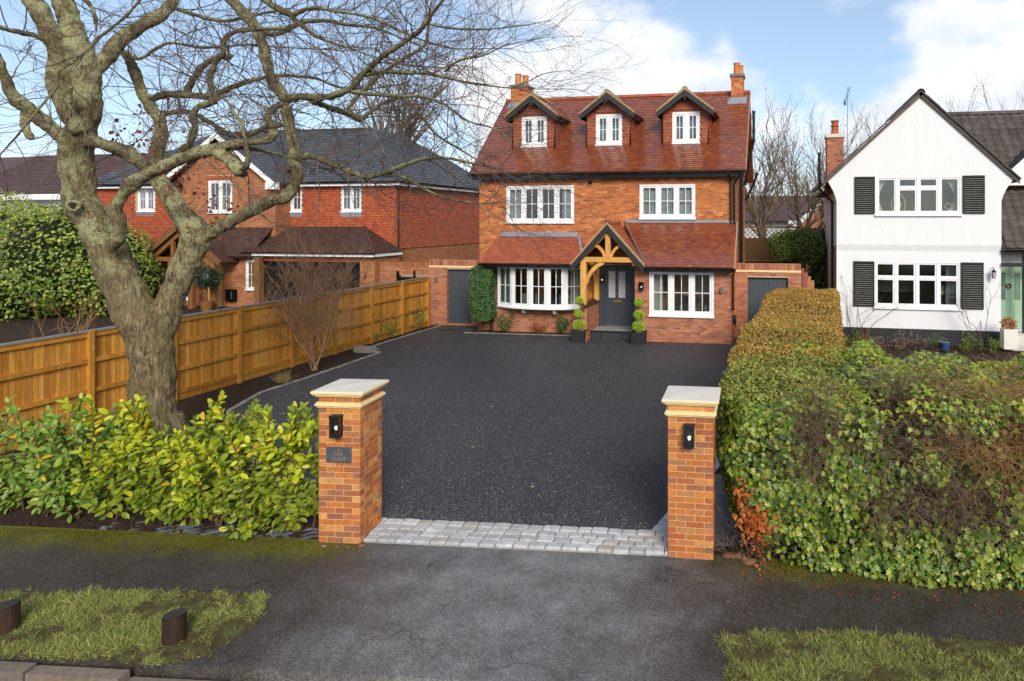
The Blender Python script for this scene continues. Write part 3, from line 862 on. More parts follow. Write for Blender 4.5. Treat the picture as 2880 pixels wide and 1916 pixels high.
tag(chips('soil_clods', 5000, [(-13.4, 6.7), (-5.9, 7.5), (-5.9, 9.0), (-7.4, 9.1), (-10.2, 10.6), (-12.2, 13.5), (-12.2, 18.4), (-13.2, 18.8), (-13.3, 23.4)], 'soil', .012, .05, -.01, 1.2, 4), 'loose dark soil clods in the planting bed', 'soil')

# verges
VL = [(-26, 3.4), (-12, 5.1), (-8.45, 5.75), (-7.04, 6.03), (-5.75, 6.26), (-5.5, 6.25), (-5.36, 6.1), (-5.21, 5.75), (-5.29, 5.3), (-5.6, 5.12), (-12, yk(-12) + .14), (-26, yk(-26) + .14)]
VR = [(-.6, 6.46), (-.3, 6.62), (.45, 6.73), (1.38, 6.82), (2.32, 6.95), (20, 9.2), (20, yk(20) + .14), (-.35, yk(-.35) + .14), (-.51, 5.87), (-.47, 6.16)]
for nm, poly, lab in (('grass_verge', VL, 'patchy grass on the verge left of the crossover'), ('grass_verge', VR, 'rough tussocky grass on the verge right of the crossover')):
    slab('verge_soil', poly, -.1, .014, 'turf')
    rng = np.random.default_rng(len(poly))
    n = 150000
    x0, x1 = (-9.3, -5.1) if poly is VL else (-.8, 4.2)
    y0, y1 = (4.4, 6.5) if poly is VL else (5.4, 7.4)
    # ragged edge: blades creep a little over the tarmac
    x = rng.uniform(x0, x1, n); y = rng.uniform(y0, y1, n)
    jx = x + rng.normal(size=n) * .03 + .05 * np.sin(y * 9) * np.sin(x * 5); jy = y + rng.normal(size=n) * .03 + .05 * np.sin(x * 7 + 1) * np.sin(x * 2.3)
    k = in_poly(jx, jy, poly)
    p3 = np.stack([x, y, np.full(n, .012)], 1)
    wob = wobble(p3, 3, 2.2) + .6 * wobble(p3, 8, 7)
    k &= rng.random(n) < np.clip(.55 + .75 * wob, .05, 1)
    p3, wob = p3[k], wob[k]; n = len(p3)
    d = rng.normal(size=(n, 3)) * (.75, .75, .2); d[:, 2] = np.abs(d[:, 2]) + .55; d /= np.linalg.norm(d, axis=1)[:, None]
    a = np.cross(d, rng.normal(size=(n, 3))); a /= np.linalg.norm(a, axis=1)[:, None]
    sz = rng.uniform(.016, .048, n) * (1 + .6 * np.clip(wob, -.6, 1.5)) * np.where(rng.random(n) < .06, 1.8, 1)
    o = leaves(None, nm, 'grass_blade', p3, d, a, sz, BLADE, .13)
    tag(o, lab, 'grass')
# moss tufts along the boundary of the footpath
def moss_line(lab, x0, x1, yl, yh, n, seed):
    rng = np.random.default_rng(seed)
    x = rng.uniform(x0, x1, n); t = rng.random(n) ** 1.6; y = yb(x) - .02 - t * (yh - yl)
    p = np.stack([x, y, np.full(n, .0)], 1); k = rng.random(n) < np.clip(.5 + .7 * wobble(p, seed, 3), 0, 1) * (1 - t * .8); p = p[k]; n = len(p)
    d = rng.normal(size=(n, 3)); d[:, 2] = np.abs(d[:, 2]) + .6; d /= np.linalg.norm(d, axis=1)[:, None]; a = np.cross(d, rng.normal(size=(n, 3))); a /= np.linalg.norm(a, axis=1)[:, None]
    tag(leaves(None, 'moss', 'moss_tuft', p, d, a, rng.uniform(.008, .022, n), BLADE, .6), lab, 'moss')
mat('moss_tuft', ['4c4c14', '5e5c16', '3e3e12', '706c1a'], .9, .2)
moss_line('dark green moss along the foot of the laurel hedge', -11, -5.2, 0, .55, 16000, 5)
moss_line('bright green moss patch beside the right gate pier', -.9, 2.6, 0, .45, 9000, 6)
# kerb
kr = root('road_kerb', 'worn concrete kerb along the edge of the left verge', 'kerb', (-8, yk(-8), -.1))
P = []
x = -14.0; dk = V(1, .12, 0).normalized(); nk = V(.12, -1, 0).normalized()
while x < -5.6:
    drop = 0 if x < -7.0 else min(.09, (x + 7.0) * .07)
    P.append((V(x + .45, yk(x + .45) - .03, -.05 - drop + RD.uniform(-.004, .004)), dk, -nk, UP, .895, .125, .14)); x += .91
emit(kr, P, 'kerb_stone', 'kerb_conc')
# cobbled threshold between the piers
th = root('cobble_threshold', 'band of pale grey granite setts between the gate piers', 'paving', (-3.3, 8.0, 0)); th['kind'] = 'structure'; del th['category']
A0, A1, B0, B1 = V(-5.22, 7.53, 0), V(-1.34, 7.92, 0), V(-5.40, 8.14, 0), V(-1.42, 8.5, 0)
mb = MB(); mb.add([A0 + V(0, 0, -.06), A1 + V(0, 0, -.06), B1 + V(0, 0, -.06), B0 + V(0, 0, -.06), A0 + V(0, 0, .016), A1 + V(0, 0, .016), B1 + V(0, 0, .016), B0 + V(0, 0, .016)], [(4, 5, 6, 7), (0, 1, 5, 4), (1, 2, 6, 5), (2, 3, 7, 6), (3, 0, 4, 7)])
mb.build('joint_bed', 'joint', th)
def sett_proto():
    bm = bmesh.new(); bmesh.ops.create_cube(bm, size=1)
    for v in bm.verts: v.co.z *= 1
    bmesh.ops.bevel(bm, geom=[e for e in bm.edges if (e.verts[0].co.z + e.verts[1].co.z) > .1 or abs(e.verts[0].co.z - e.verts[1].co.z) > .5], offset=.11, segments=1, affect='EDGES', clamp_overlap=True)
    bmesh.ops.triangulate(bm, faces=bm.faces)
    r = (np.array([tuple(v.co) for v in bm.verts]), np.array([[v.index for v in f.verts] for f in bm.faces])); bm.free(); return r
SETT = sett_proto()
P = []
for r in range(4):
    a = A0.lerp(B0, (r + .5) / 4); b = A1.lerp(B1, (r + .5) / 4); L = (b - a).length; u = (b - a).normalized(); w = UP.cross(u)
    x = 0 if r % 2 == 0 else -.1
    while x < L - .03:
        l = RD.uniform(.165, .235); s0, s1 = max(x, 0), min(x + l, L); x += l + .012
        if s1 - s0 < .05: continue
        t = V(RD.gauss(0, .02), RD.gauss(0, .02), 1).normalized(); uu = (u - t * u.dot(t) + w * RD.gauss(0, .015)).normalized()
        P.append((a + u * (s0 + s1) / 2 + UP * (.006 + RD.uniform(-.006, .006)), uu, t.cross(uu), t, s1 - s0, .142 + RD.uniform(-.012, .01), .075))
emit(th, P, 'sett', 'sett', proto=SETT)
def edging(pts, label, loc, w=.1, l=.2, z=.035, mt='kerb_stone', name='drive_edging', up=.055):
    rt = root(name, label, 'edging', loc, 'stone edgings of the driveway')
    P = []
    for i in range(len(pts) - 1):
        a, b = V(*pts[i], 0), V(*pts[i + 1], 0); L = (b - a).length; u = (b - a) / L; n = max(1, round(L / l))
        for k in range(n):
            q = a + u * ((k + .5) * L / n)
            P.append((q + UP * (z - up / 2 + RD.uniform(-.006, .006)), u, UP.cross(u), UP, L / n - .008, w + RD.uniform(-.008, .008), up))
    emit(rt, P, 'edging_block', mt, proto=SETT)
edging([(-6.3, 9.06), (-7.4, 9.14), (-8.6, 9.58), (-10.2, 10.62), (-11.65, 12.15), (-12.15, 13.6), (-12.1, 15.2), (-12.2, 18.42), (-12.75, 18.6)], 'curving stone edging between the gravel and the oak tree bed', (-12.1, 15.2, 0))
edging([(-12.5, 18.85), (-13.02, 18.72), (-13.05, 20), (-13.02, 23.7)], 'straight stone edging along the far end of the fence', (-13.05, 20, 0))
edging([(-11.35, 22.25), (-7.05, 22.4)], 'low pale edging in front of the bay window bed', (-9, 22.3, 0))
edging([(-1.58, 8.5), (-1.33, 9.6), (-1.02, 11.4), (-1.1, 13)], 'grey sett edging running back behind the right gate pier', (-1.3, 9.6, 0), .2, .2, .03, 'sett')
mb = MB(); mb.box(-13.05, -12.45, 18.3, 18.62, 0, .16); o = mb.build('edging_kerb', 'kerb_stone', None, bev=.01); tag(o, 'raised pale kerb block at the jog in the bed edging', 'kerb')
slab('bay_bed_soil', [(-11.2, 22.3), (-6.8, 22.42), (-6.8, 23), (-11.2, 23)], -.05, .03, 'soil')
mb = MB(); mb.lathe((-12.29, 22.71, .008), [(.26, 0), (.26, .014), (.24, .016)], 20)
tag(mb.build('manhole_cover', 'iron'), 'dark round cover set in the gravel by the side gate', 'cover')
# crumpled weed membrane and plastic sheeting
def crumple(name, label, x0, x1, y0, y1, z, mt, seed, amp=.05, n=26, m=10):
    vs = []; rng = np.random.default_rng(seed)
    g = np.array([(x0 + (x1 - x0) * i / n, y0 + (y1 - y0) * k / m, 0) for i in range(n + 1) for k in range(m + 1)])
    g[:, 1] += .105 * (g[:, 0] - x0)
    g[:, 2] = z + amp * wobble(g, seed, 5) + amp * .6 * wobble(g, seed + 1, 16)
    mb = MB(); mb.add([tuple(v) for v in g], [(i * (m + 1) + k, (i + 1) * (m + 1) + k, (i + 1) * (m + 1) + k + 1, i * (m + 1) + k + 1) for i in range(n) for k in range(m)])
    o = mb.build(name, mt, None, smooth=True); tag(o, label, 'sheeting'); return o
crumple('plastic_sheet', 'wet crumpled plastic sheet showing under the laurel stems', -8.9, -5.9, 7.16, 7.46, .0, 'plastic_sheet', 2, .035, 90, 12)
crumple('weed_membrane', 'grey weed membrane lying between right pier and hedge', -1.05, -.45, 8.2, 10.6, .03, 'membrane', 5, .035, 14, 30)
# rubble in the gap beside the right pier
for i in range(5):
    mb = MB(); mb.ball((0, 0, 0), RD.uniform(.035, .06), 7, 5, (1.3, 1, .7), .5)
    o = mb.build('broken_brick', 'rubble'); o.location = (-.62 + i * .06 + RD.uniform(-.03, .03), 7.98 + RD.uniform(-.05, .12), .03)
    tag(o, ('broken brick lump touching the foot of the right gate pier', 'second broken brick lump out from the right gate pier', 'middle one of five brick lumps beside the right gate pier', 'fourth broken brick lump out from the right gate pier', 'broken brick lump farthest from the right gate pier')[i], 'rubble', 'rubble beside the right gate pier')
for i in range(4):
    mb = MB(); mb.ball((0, 0, 0), RD.uniform(.018, .032), 7, 5, (1.6, 1, .5), .7)
    o = mb.build('stone', 'rubble'); o.location = (-5.6 + i * .13 + RD.uniform(-.05, .05), 7.36 + i * .02 + RD.uniform(-.03, .03), .008)
    tag(o, ('leftmost small stone at the foot of the left gate pier', 'second small stone from left at the left gate pier', 'third small stone from left at the left gate pier', 'small stone at the left end of the sett threshold')[i], 'stone', 'stones at the left gate pier')

# ------------------------------------------------------------------ main house
X1, Y1 = V(1, 0, 0), V(0, 1, 0)
FR = V(0, -1, 0)
house = root('brick_house', 'three storey orange brick house with red tiled roof, three dormers and oak porch', 'house', (-6.35, 23, 0))
HX0, HX1, HY = -11.1, -1.55, 23.0
rel = lambda a, b, c, d: (a - HX0, b - HX0, c, d)
UL, UR, BAYH, DOORH = (-10.03, -7.40, 4.05, 5.39), (-4.96, -2.95, 4.2, 5.40), (-10.15, -7.0, .98, 2.5), (-6.5, -5.06, .29, 2.5)
holes = [rel(*UL), rel(*UR), rel(*BAYH), rel(*DOORH)]
mb = MB(); sheet(mb, (HX0, HY, 0), X1, HX1 - HX0, 0, 5.75, holes, .14)
RIDGE_Y, RIDGE_Z, EAVE_Y, EAVE_Z = 26.0, 9.14, 22.6, 5.85
SL = (RIDGE_Z - EAVE_Z) / (RIDGE_Y - EAVE_Y)
roofz = lambda y: EAVE_Z + (y - EAVE_Y) * SL if y <= RIDGE_Y else RIDGE_Z - (y - RIDGE_Y) * SL
for x in (HX0, HX1):
    mb.add([(x, HY, 0), (x, 29, 0), (x, 29, 5.75), (x, RIDGE_Y, RIDGE_Z - .1), (x, HY, 5.9)], [(0, 1, 2, 3, 4)])
mb.add([(HX0, 29, 0), (HX1, 29, 0), (HX1, 29, 5.75), (HX0, 29, 5.75)], [(0, 1, 2, 3)])
wall = mb.build('wall', 'mortar', house)
bh = holes + [rel(-4.9, -1.6, 0, 3.9), rel(-10.2, -7.15, 0, 3.5), rel(-6.75, -4.9, -.1, .3)]
B = bricks((HX0, HY, 0), X1, HX1 - HX0, 0, 5.72, bh)
B += bricks((HX1, HY, 0), Y1, 6.0, 0, 9.0, top=lambda a: roofz(23 + a) - .15)
emit(house, B, 'brick', 'brick', 110, 'brickwork')
for (a, b, c, d), lt, rm in ((UL, 4, 'interior'), (UR, 3, 'interior')):
    o = V(a, HY, c)
    window(house, o, X1, FR, b - a, d - c, [1] * lt, .075, .085, room=rm, rd=2.2, sill=.06, sash=.055)
    mb = MB(); mb.box(a + .05, b - .05, HY + .16, HY + .175, c + .02, d)
    if lt == 3: mb.build('blind', 'blind', house)
drape(house, V(-10.03, HY, 4.05), X1, FR, .08, .55, .0, 1.3, .22, 'curtain_grey')
drape(house, V(-10.03, HY, 4.05), X1, FR, 2.1, 2.55, .0, 1.3, .22, 'curtain_grey')
mb = MB(); mb.box(-6.87, -6.73, HY - .008, HY + .03, 5.41, 5.56); mb.build('air_brick', 'fabric_dark', house)
# roof
RX0, RX1 = -11.32, -1.18
vs_ = V(0, RIDGE_Y - EAVE_Y, RIDGE_Z - EAVE_Z); RL = vs_.length; vs_.normalize()
mb = MB()
mb.prism([(RX0, EAVE_Y, EAVE_Z), (RX0, RIDGE_Y, RIDGE_Z), (RX0, 29.4, EAVE_Z), (RX0, 29.4, EAVE_Z - .09), (RX0, RIDGE_Y, RIDGE_Z - .09), (RX0, EAVE_Y, EAVE_Z - .09)], (RX1 - RX0, 0, 0))
roof = mb.build('roof', 'red_tile', house)
DORM = (-9.2, -6.27, -3.38); DW, DF, DB, DE, DA = .84, 23.70, 6.72, 8.10, 8.86
def roof_inside(a, b):
    x = RX0 + a; y = EAVE_Y + b * vs_.y; z = EAVE_Z + b * vs_.z
    for c in DORM:
        if abs(x - c) < DW - .02 and y > DF + .04 and z < DE: return False
        if abs(x - c) < 1.0 and z > DE - .05 and z < DA - abs(x - c) * (DA - DE) / 1.0: return False
    return True
T = tiles((RX0, EAVE_Y, EAVE_Z), X1, vs_, RX1 - RX0, RL - .06, .11, .168, .021, roof_inside)
emit(house, T, 'roof_tile', 'red_tile', 100, 'roof_tiling')
def half_round(a, b, r, n=7, th=.02, proud=0):
    """ridge tile: half pipe from a to b"""
    a, b = Vector(a), Vector(b); d = (b - a).normalized(); s = d.cross(UP).normalized(); up = s.cross(d)
    mb = MB(); vs = []
    for p in (a, b):
        for rr in (r, r - th):
            for k in range(n):
                t = PI * k / (n - 1); vs.append(p + s * math.cos(t) * rr + up * math.sin(t) * rr)
    fs = []
    for k in range(n - 1): fs += [(k, k + 1, 2 * n + k + 1, 2 * n + k), (n + k, 3 * n + k, 3 * n + k + 1, n + k + 1), (k, n + k, n + k + 1, k + 1), (2 * n + k, 2 * n + k + 1, 3 * n + k + 1, 3 * n + k)]
    fs += [(0, 2 * n, 3 * n, n), (n - 1, 2 * n - 1, 4 * n - 1, 3 * n - 1)]
    mb.add(vs, fs); return mb
def ridge_run(parent, a, b, r, step, mt, name='ridge_tile'):
    a, b = Vector(a), Vector(b); n = max(1, round((b - a).length / step)); d = (b - a) / n
    me = None
    for i in range(n):
        if me is None:
            m0 = half_round(a, a + d * .985, r); me = m0.mesh(a); me.materials.append(MT[mt]); me.name = name
        o = bpy.data.objects.new(name, me); o.parent = parent; o.location = a + d * i - OFF[parent] + V(0, 0, RD.uniform(-.004, .004)); col.objects.link(o); OFF[o] = OFF[parent]
mat('ridge_red', ['a05038', 'ac5c40', '8c4434', 'b46a4c'], .6, .35, nz=(12, .2))
ridge_run(house, (RX0, RIDGE_Y, RIDGE_Z - .05), (RX1, RIDGE_Y, RIDGE_Z - .05), .125, .45, 'ridge_red')
mb = MB()
for x in (RX0 - .01, RX1 - .02): mb.prism([(x, EAVE_Y - .02, EAVE_Z - .2), (x, RIDGE_Y, RIDGE_Z - .22), (x, RIDGE_Y, RIDGE_Z - .06), (x, EAVE_Y - .02, EAVE_Z - .04)], (.03, 0, 0))
mb.build('barge_board', 'barge_black', house)
mb = MB()
for z in range(1): mb.prism([(RX1 - .002, EAVE_Y, EAVE_Z - .03), (RX1 - .002, RIDGE_Y, RIDGE_Z - .05), (RX1 - .002, RIDGE_Y, RIDGE_Z + .01), (RX1 - .002, EAVE_Y, EAVE_Z + .03)], (.03, 0, 0))
mb.build('verge', 'verge_mortar', house)
mb = MB(); mb.box(RX0 + .05, RX1 - .05, 22.72, 22.75, 5.62, 5.83); mb.box(RX0 + .05, RX1 - .05, 22.75, 23.05, 5.62, 5.65); mb.build('fascia', 'gutter_black', house)
def gutter(parent, a, b, r=.06, mt='gutter_black', name='gutter'):
    a, b = Vector(a), Vector(b); d = (b - a).normalized(); s = d.cross(UP).normalized()
    mb = MB(); n = 8; vs = []
    for p in (a, b):
        for rr in (r, r - .008):
            for k in range(n):
                t = -PI * k / (n - 1); vs.append(p + s * math.cos(t) * rr + UP * math.sin(t) * rr)
    fs = []
    for k in range(n - 1): fs += [(k, k + 1, 2 * n + k + 1, 2 * n + k), (n + k, 3 * n + k, 3 * n + k + 1, n + k + 1), (k, n + k, n + k + 1, k + 1), (2 * n + k, 2 * n + k + 1, 3 * n + k + 1, 3 * n + k)]
    fs += [(0, 2 * n, 3 * n, n), (n - 1, 2 * n - 1, 4 * n - 1, 3 * n - 1)]
    mb.add(vs, fs); return mb.build(name, mt, parent)
gutter(house, (RX0, 22.60, 5.83), (RX1, 22.60, 5.83), .068)
def pipe(parent, pts, r=.036, mt='gutter_black', name='downpipe', n=8):
    mb = MB(); mb.tube([tuple(p) for p in pts], r, n)
    a, b = Vector(pts[0]), Vector(pts[-1])
    for q in pts:
        mb.lathe((q[0], q[1], q[2] - .04), [(r * 1.25, 0), (r * 1.25, .08)], n)
    return mb.build(name, mt, parent, smooth=False)
pipe(house, [(-1.78, 22.6, 5.76), (-1.70, 22.92, 5.45), (-1.70, 22.92, 4.2), (-1.70, 22.92, 2.75)])
pipe(house, [(-1.32, 22.62, 5.76), (-1.58, 22.92, 5.4), (-1.58, 22.92, 2.85)])
pipe(house, [(-1.46, 23.9, 6.0), (-1.46, 23.9, 3.5), (-1.46, 23.9, .4)])
pipe(house, [(-1.46, 25.3, 7.2), (-1.46, 25.3, 3.5), (-1.46, 25.3, .4)], .05)
pipe(house, [(-1.46, 27.5, 5.6), (-1.2, 27.5, 7.0), (-1.1, 27.5, 7.4), (-1.1, 27.5, 8.6)], .06, name='vent_pipe')
pipe(house, [(-1.46, 28.6, 5.0), (-1.15, 28.6, 5.7), (-1.0, 28.6, 6.1)], .05, name='vent_pipe')
for cx_, x0, x1, y0, y1, zb, zt, pots in ((-1.65, -1.89, -1.42, 25.55, 26.1, 8.5, 9.66, [(-1.68, .46), (-1.56, .36)]), (-10.65, -11.02, -10.28, 25.7, 26.3, 8.6, 9.62, [(-10.8, .5), (-10.48, .42)])):
    mb = MB(); mb.box(x0, x1, y0, y1, zb, zt); ch = mb.build('chimney', 'mortar', house)
    Bc = bricks((x0, y0, zb), X1, x1 - x0, 0, zt - zb) + bricks((x1, y0, zb), Y1, y1 - y0, 0, zt - zb)
    emit(ch, Bc, 'brick', 'brick', 45)
    mb = MB(); mb.box(x0 - .05, x1 + .05, y0 - .05, y1 + .05, zt, zt + .12); mb.build('chimney_corbel', 'lead_dark', ch, bev=.02)
    for px_, h in pots:
        mb = MB(); z = zt + .12
        mb.lathe((px_, (y0 + y1) / 2 - .02, z), [(.15, 0), (.13, .06), (.125, h - .05), (.14, h - .04), (.14, h), (.11, h)], 14); mb.build('chimney_pot', 'terracotta', ch, smooth=False)
    mb = MB(); fy = lambda y, d: roofz(y) + d
    mb.add([(x0 - .14, y0 - .16, fy(y0 - .16, .03)), (x1 + .14, y0 - .16, fy(y0 - .16, .03)), (x1 + .14, y0 + .2, fy(y0 + .2, .04)), (x0 - .14, y0 + .2, fy(y0 + .2, .04)), (x0 - .012, y0 - .012, fy(y0, .16)), (x1 + .012, y0 - .012, fy(y0, .16))], [(0, 1, 5, 4), (1, 2, 5), (3, 0, 4)])
    mb.build('lead_flashing', 'lead', ch)
# dormers
mat('dormer_pane', ['1c2024'], .05, .5)
for c in DORM:
    mb = MB(); x0, x1 = c - DW, c + DW
    wx0, wx1, wz0, wz1 = c - .51, c + .51, 6.93, 8.06
    sheet(mb, (x0, DF, 0), X1, 2 * DW, DB, DE, [(wx0 - x0, wx1 - x0, wz0, wz1)], .1)
    mb.add([(x0, DF, DE), (x1, DF, DE), (c, DF, DE + DW * .74)], [(0, 1, 2)])
    yb0 = DF + .02; ye = EAVE_Y + (DE - EAVE_Z) / SL
    for x in (x0, x1): mb.add([(x, DF, DB), (x, DF, DE + .05), (x, ye + .1, DE + .05), (x, EAVE_Y + (DB - EAVE_Z) / SL, DB)], [(0, 1, 2, 3)])
    d = mb.build('dormer', 'dormer_tile', house)
    ft = tiles((x0, DF - .004, DB), X1, UP, 2 * DW, 2.0, .118, .168, .018, lambda a, b: not (wx0 - x0 - .03 < a < wx1 - x0 + .03 and wz0 - .08 < DB + b < wz1 + .02) and DB + b < DE + .02 + max(0, DW - .1 - abs(a - DW)) * .7)
    emit(d, ft, 'wall_tile', 'dormer_tile', 90)
    ct = tiles((x1 + .004, DF, DB), Y1, UP, 1.6, DE - DB, .118, .168, .018, lambda a, b: roofz(DF + a) < DB + b + .05)
    emit(d, ct, 'wall_tile', 'dormer_tile', 0, 'cheek_tiling')
    ct = tiles((x0 - .004, DF + 1.6, DB), -Y1, UP, 1.6, DE - DB, .118, .168, .018, lambda a, b: roofz(DF + 1.6 - a) < DB + b + .05)
    emit(d, ct, 'wall_tile', 'dormer_tile', 0, 'cheek_tiling')
    window(house, (wx0, DF, wz0), X1, FR, wx1 - wx0, wz1 - wz0, [1, 1], .09, .13, sill=.05, room='interior_dark', rd=1.2, sash=.055)
    drape(house, V(wx0, DF, wz0), X1, FR, .1, .92, .3 if c > -5 else .12, .95, .3, 'blind', 'blind', .2)
    for s in (-1, 1):
        rm = MB(); e = V(c + s * 1.02, 0, DE - .02); a = V(c, 0, DA)
        yr = lambda z: EAVE_Y + (z - EAVE_Z) / SL + .15
        rm.add([(e.x, 23.36, e.z), (a.x, 23.36, a.z), (a.x, yr(a.z), a.z), (e.x, yr(e.z), e.z), (e.x, 23.36, e.z - .06), (a.x, 23.36, a.z - .06), (a.x, yr(a.z), a.z - .06), (e.x, yr(e.z), e.z - .06)], [(0, 1, 2, 3), (7, 6, 5, 4), (0, 4, 5, 1), (0, 3, 7, 4), (3, 2, 6, 7)])
        rm.build('dormer_roof', 'red_tile', d)
        bm_ = MB(); bm_.prism([(e.x - s * .02, 23.34, e.z - .30), (e.x - s * .02, 23.34, e.z - .06), (a.x, 23.34, a.z - .06), (a.x, 23.34, a.z - .29), (e.x - s * .16, 23.34, e.z - .16 - .0)], (0, .03, 0)) if False else bm_.prism([(e.x, 23.34, e.z - .24), (e.x, 23.34, e.z - .06), (a.x, 23.34, a.z - .06), (a.x, 23.34, a.z - .27)], (0, .03, 0))
        bm_.build('barge_board', 'barge_black', d)
        sf = MB(); sf.add([(e.x, 23.37, e.z - .1), (a.x, 23.37, a.z - .1), (a.x, 23.7, a.z - .1), (e.x, 23.7, e.z - .1)], [(0, 1, 2, 3)]); sf.build('soffit', 'barge_black', d)
        vm = MB(); vm.prism([(e.x + s * .02, 23.33, e.z - .055), (e.x + s * .02, 23.33, e.z + .01), (a.x, 23.33, a.z + .05), (a.x, 23.33, a.z - .055)], (0, .12, 0)); vm.build('verge', 'verge_mortar', d)
        gutter(d, (e.x + s * .05, 23.4, e.z - .08), (e.x + s * .05, yr(e.z) - .1, e.z - .08), .055)
        fb = MB(); fb.box(*sorted((e.x - s * .02, e.x - s * .0)), 23.4, yr(e.z) - .1, e.z - .22, e.z - .06); fb.build('fascia', 'gutter_black', d)
    fm = MB(); fm.box(c - .03, c + .03, 23.32, 23.345, DA - .42, DA - .12); fm.build('finial_block', 'barge_black', d)
    h = half_round((c, 23.33, DA - .03), (c, 25.5, DA - .03), .1); h.build('ridge_tile', 'verge_mortar', d)
    ap = MB(); ap.add([(wx0 - .02, DF - .03, wz0 - .01), (wx1 + .02, DF - .03, wz0 - .01), (wx1 + .02, DF - .22, roofz(DF - .22) + .035), (wx0 - .02, DF - .22, roofz(DF - .22) + .035)], [(0, 1, 2, 3)]); ap.build('lead_apron', 'lead_dark', d)
# bay window
bayp = [(-10.25, 22.75), (-9.55, 22.42), (-8.82, 22.28), (-8.15, 22.25), (-7.55, 22.38), (-6.95, 22.70)]
for i in range(5):
    a, b = V(*bayp[i], 1.0), V(*bayp[i + 1], 1.0); u = (b - a).normalized(); n = V(u.y, -u.x, 0)
    window(house, a, u, n, (b - a).length - .001, 1.5, [1], .055, sill=0, setback=0, sash=.06)
mb = MB(); mb.prism([(x, y - .09, .93) for x, y in bayp] + [(-6.95, 23, .93), (-10.25, 23, .93)], (0, 0, .07)); mb.build('bay_sill', 'paint_white', house, bev=.01)
mb = MB(); mb.prism([(x, y, 2.5) for x, y in bayp] + [(-6.95, 23, 2.5), (-10.25, 23, 2.5)], (0, 0, .06)); mb.build('bay_head', 'paint_white', house)
for x, y in ((-9.15, 22.42), (-7.95, 22.36)):
    mb = MB(); mb.prism([(x - .04, y, .93), (x - .04, y, .86), (x - .04, y + .06, .76), (x - .04, 22.75, .70), (x - .04, 22.75, .93)], (.08, 0, 0)); mb.build('sill_bracket', 'paint_white', house)
interior(house, V(-10.3, 22.9, 0), X1, FR, .02, 3.5, .3, 2.6, 2.2, 'interior_dark')
drape(house, V(-10.2, 22.7, 0), X1, FR, .05, .5, .95, 2.48, .16, 'curtain')
drape(house, V(-7.5, 22.7, 0), X1, FR, -.02, .42, .95, 2.48, .2, 'curtain')
mb = MB(); mb.box(-10.4, -6.72, 22.74, 23, 0, .93); mb.build('bay_base', 'mortar_pale', house)
BB = bricks((-10.4, 22.74, 0), X1, 3.68, 0, .93)
def roof_part(name, quads, mt, th=.05):
    mb = MB()
    for q in quads:
        P = [Vector(p) for p in q]; n = (P[1] - P[0]).cross(P[2] - P[0]).normalized()
        if n.z < 0: n = -n
        mb.prism([p - n * th for p in P], n * th)
    return mb.build(name, mt, house)
br = roof_part('bay_roof', [[(-10.62, 22.0, 2.58), (-6.7, 22.0, 2.58), (-7.25, 23, 3.6), (-10.22, 23, 3.6)], [(-10.62, 22.0, 2.58), (-10.22, 23, 3.6), (-10.62, 23, 2.58)], [(-6.7, 22.0, 2.58), (-6.7, 23, 2.58), (-7.25, 23, 3.6)]], 'dormer_tile')
bv = V(0, 1.0, 1.02); BL = bv.length
T = tiles((-10.62, 22.0, 2.58), X1, bv, 3.92, BL - .1, .11, .168, .014, lambda a, b: .4 * b / BL < a < 3.92 - .55 * b / BL)
emit(br, T, 'roof_tile', 'dormer_tile', 80, 'bay_tiling')
ridge_run(br, (-10.62, 22.0, 2.58), (-10.24, 22.95, 3.55), .07, .2, 'dormer_tile', 'hip_tile')
ridge_run(br, (-6.7, 22.0, 2.58), (-7.22, 22.95, 3.55), .05, 1.2, 'lead', 'hip_flashing')
mb = MB(); mb.add([(-10.2, 22.985, 3.68), (-7.27, 22.985, 3.68), (-7.22, 22.86, 3.52), (-10.24, 22.86, 3.52)], [(0, 1, 2, 3)]); mb.build('lead_flashing', 'lead', br)
gutter(house, (-10.66, 21.97, 2.56), (-6.95, 21.97, 2.56), .055)
mb = MB(); mb.box(-10.55, -6.95, 22.04, 22.06, 2.44, 2.56); mb.build('fascia', 'gutter_black', house)
mb = MB(); mb.box(-10.55, -6.95, 22.06, 23, 2.55, 2.57); mb.build('soffit', 'paint_white', house)
pipe(house, [(-10.5, 22.0, 2.5), (-10.48, 22.68, 2.3), (-10.48, 22.68, .06)], .034)
# right-hand lean-to
EX0, EX1, EY = -4.87, -1.6, 21.83
EW = (-4.37, -2.18, .92, 2.44)
mb = MB(); sheet(mb, (EX0, EY, 0), X1, EX1 - EX0, 0, 2.6, [(EW[0] - EX0, EW[1] - EX0, EW[2], EW[3])], .14)
mb.add([(EX0, EY, 0), (EX0, 23, 0), (EX0, 23, 4.0), (EX0, EY, 2.6)], [(0, 1, 2, 3)]); mb.add([(EX1, EY, 0), (EX1, 23, 0), (EX1, 23, 3.95), (EX1, EY, 2.75)], [(0, 1, 2, 3)])
mb.build('lean_to_wall', 'mortar_pale', house)
BB += bricks((EX0, EY, 0), X1, EX1 - EX0, 0, 2.55, [(EW[0] - EX0, EW[1] - EX0, EW[2], EW[3])])
BB += bricks((EX1, EY, 0), Y1, 1.17, 0, 3.9, top=lambda a: 2.7 + a)
window(house, (EW[0], EY, EW[2]), X1, FR, EW[1] - EW[0], EW[3] - EW[2], [1, 1, 1], .085, .085, room='interior_dark', rd=2.4, sill=.06, sash=.06)
drape(house, V(EW[0], EY, EW[2]), X1, FR, .1, .42, 0, 1.5, .3, 'curtain')
mb = MB(); mb.box(EW[0] - .1, EW[0] + .95, EY + 1.4, EY + 1.42, .6, 2.4); mb.build('room_partition', 'curtain', house)
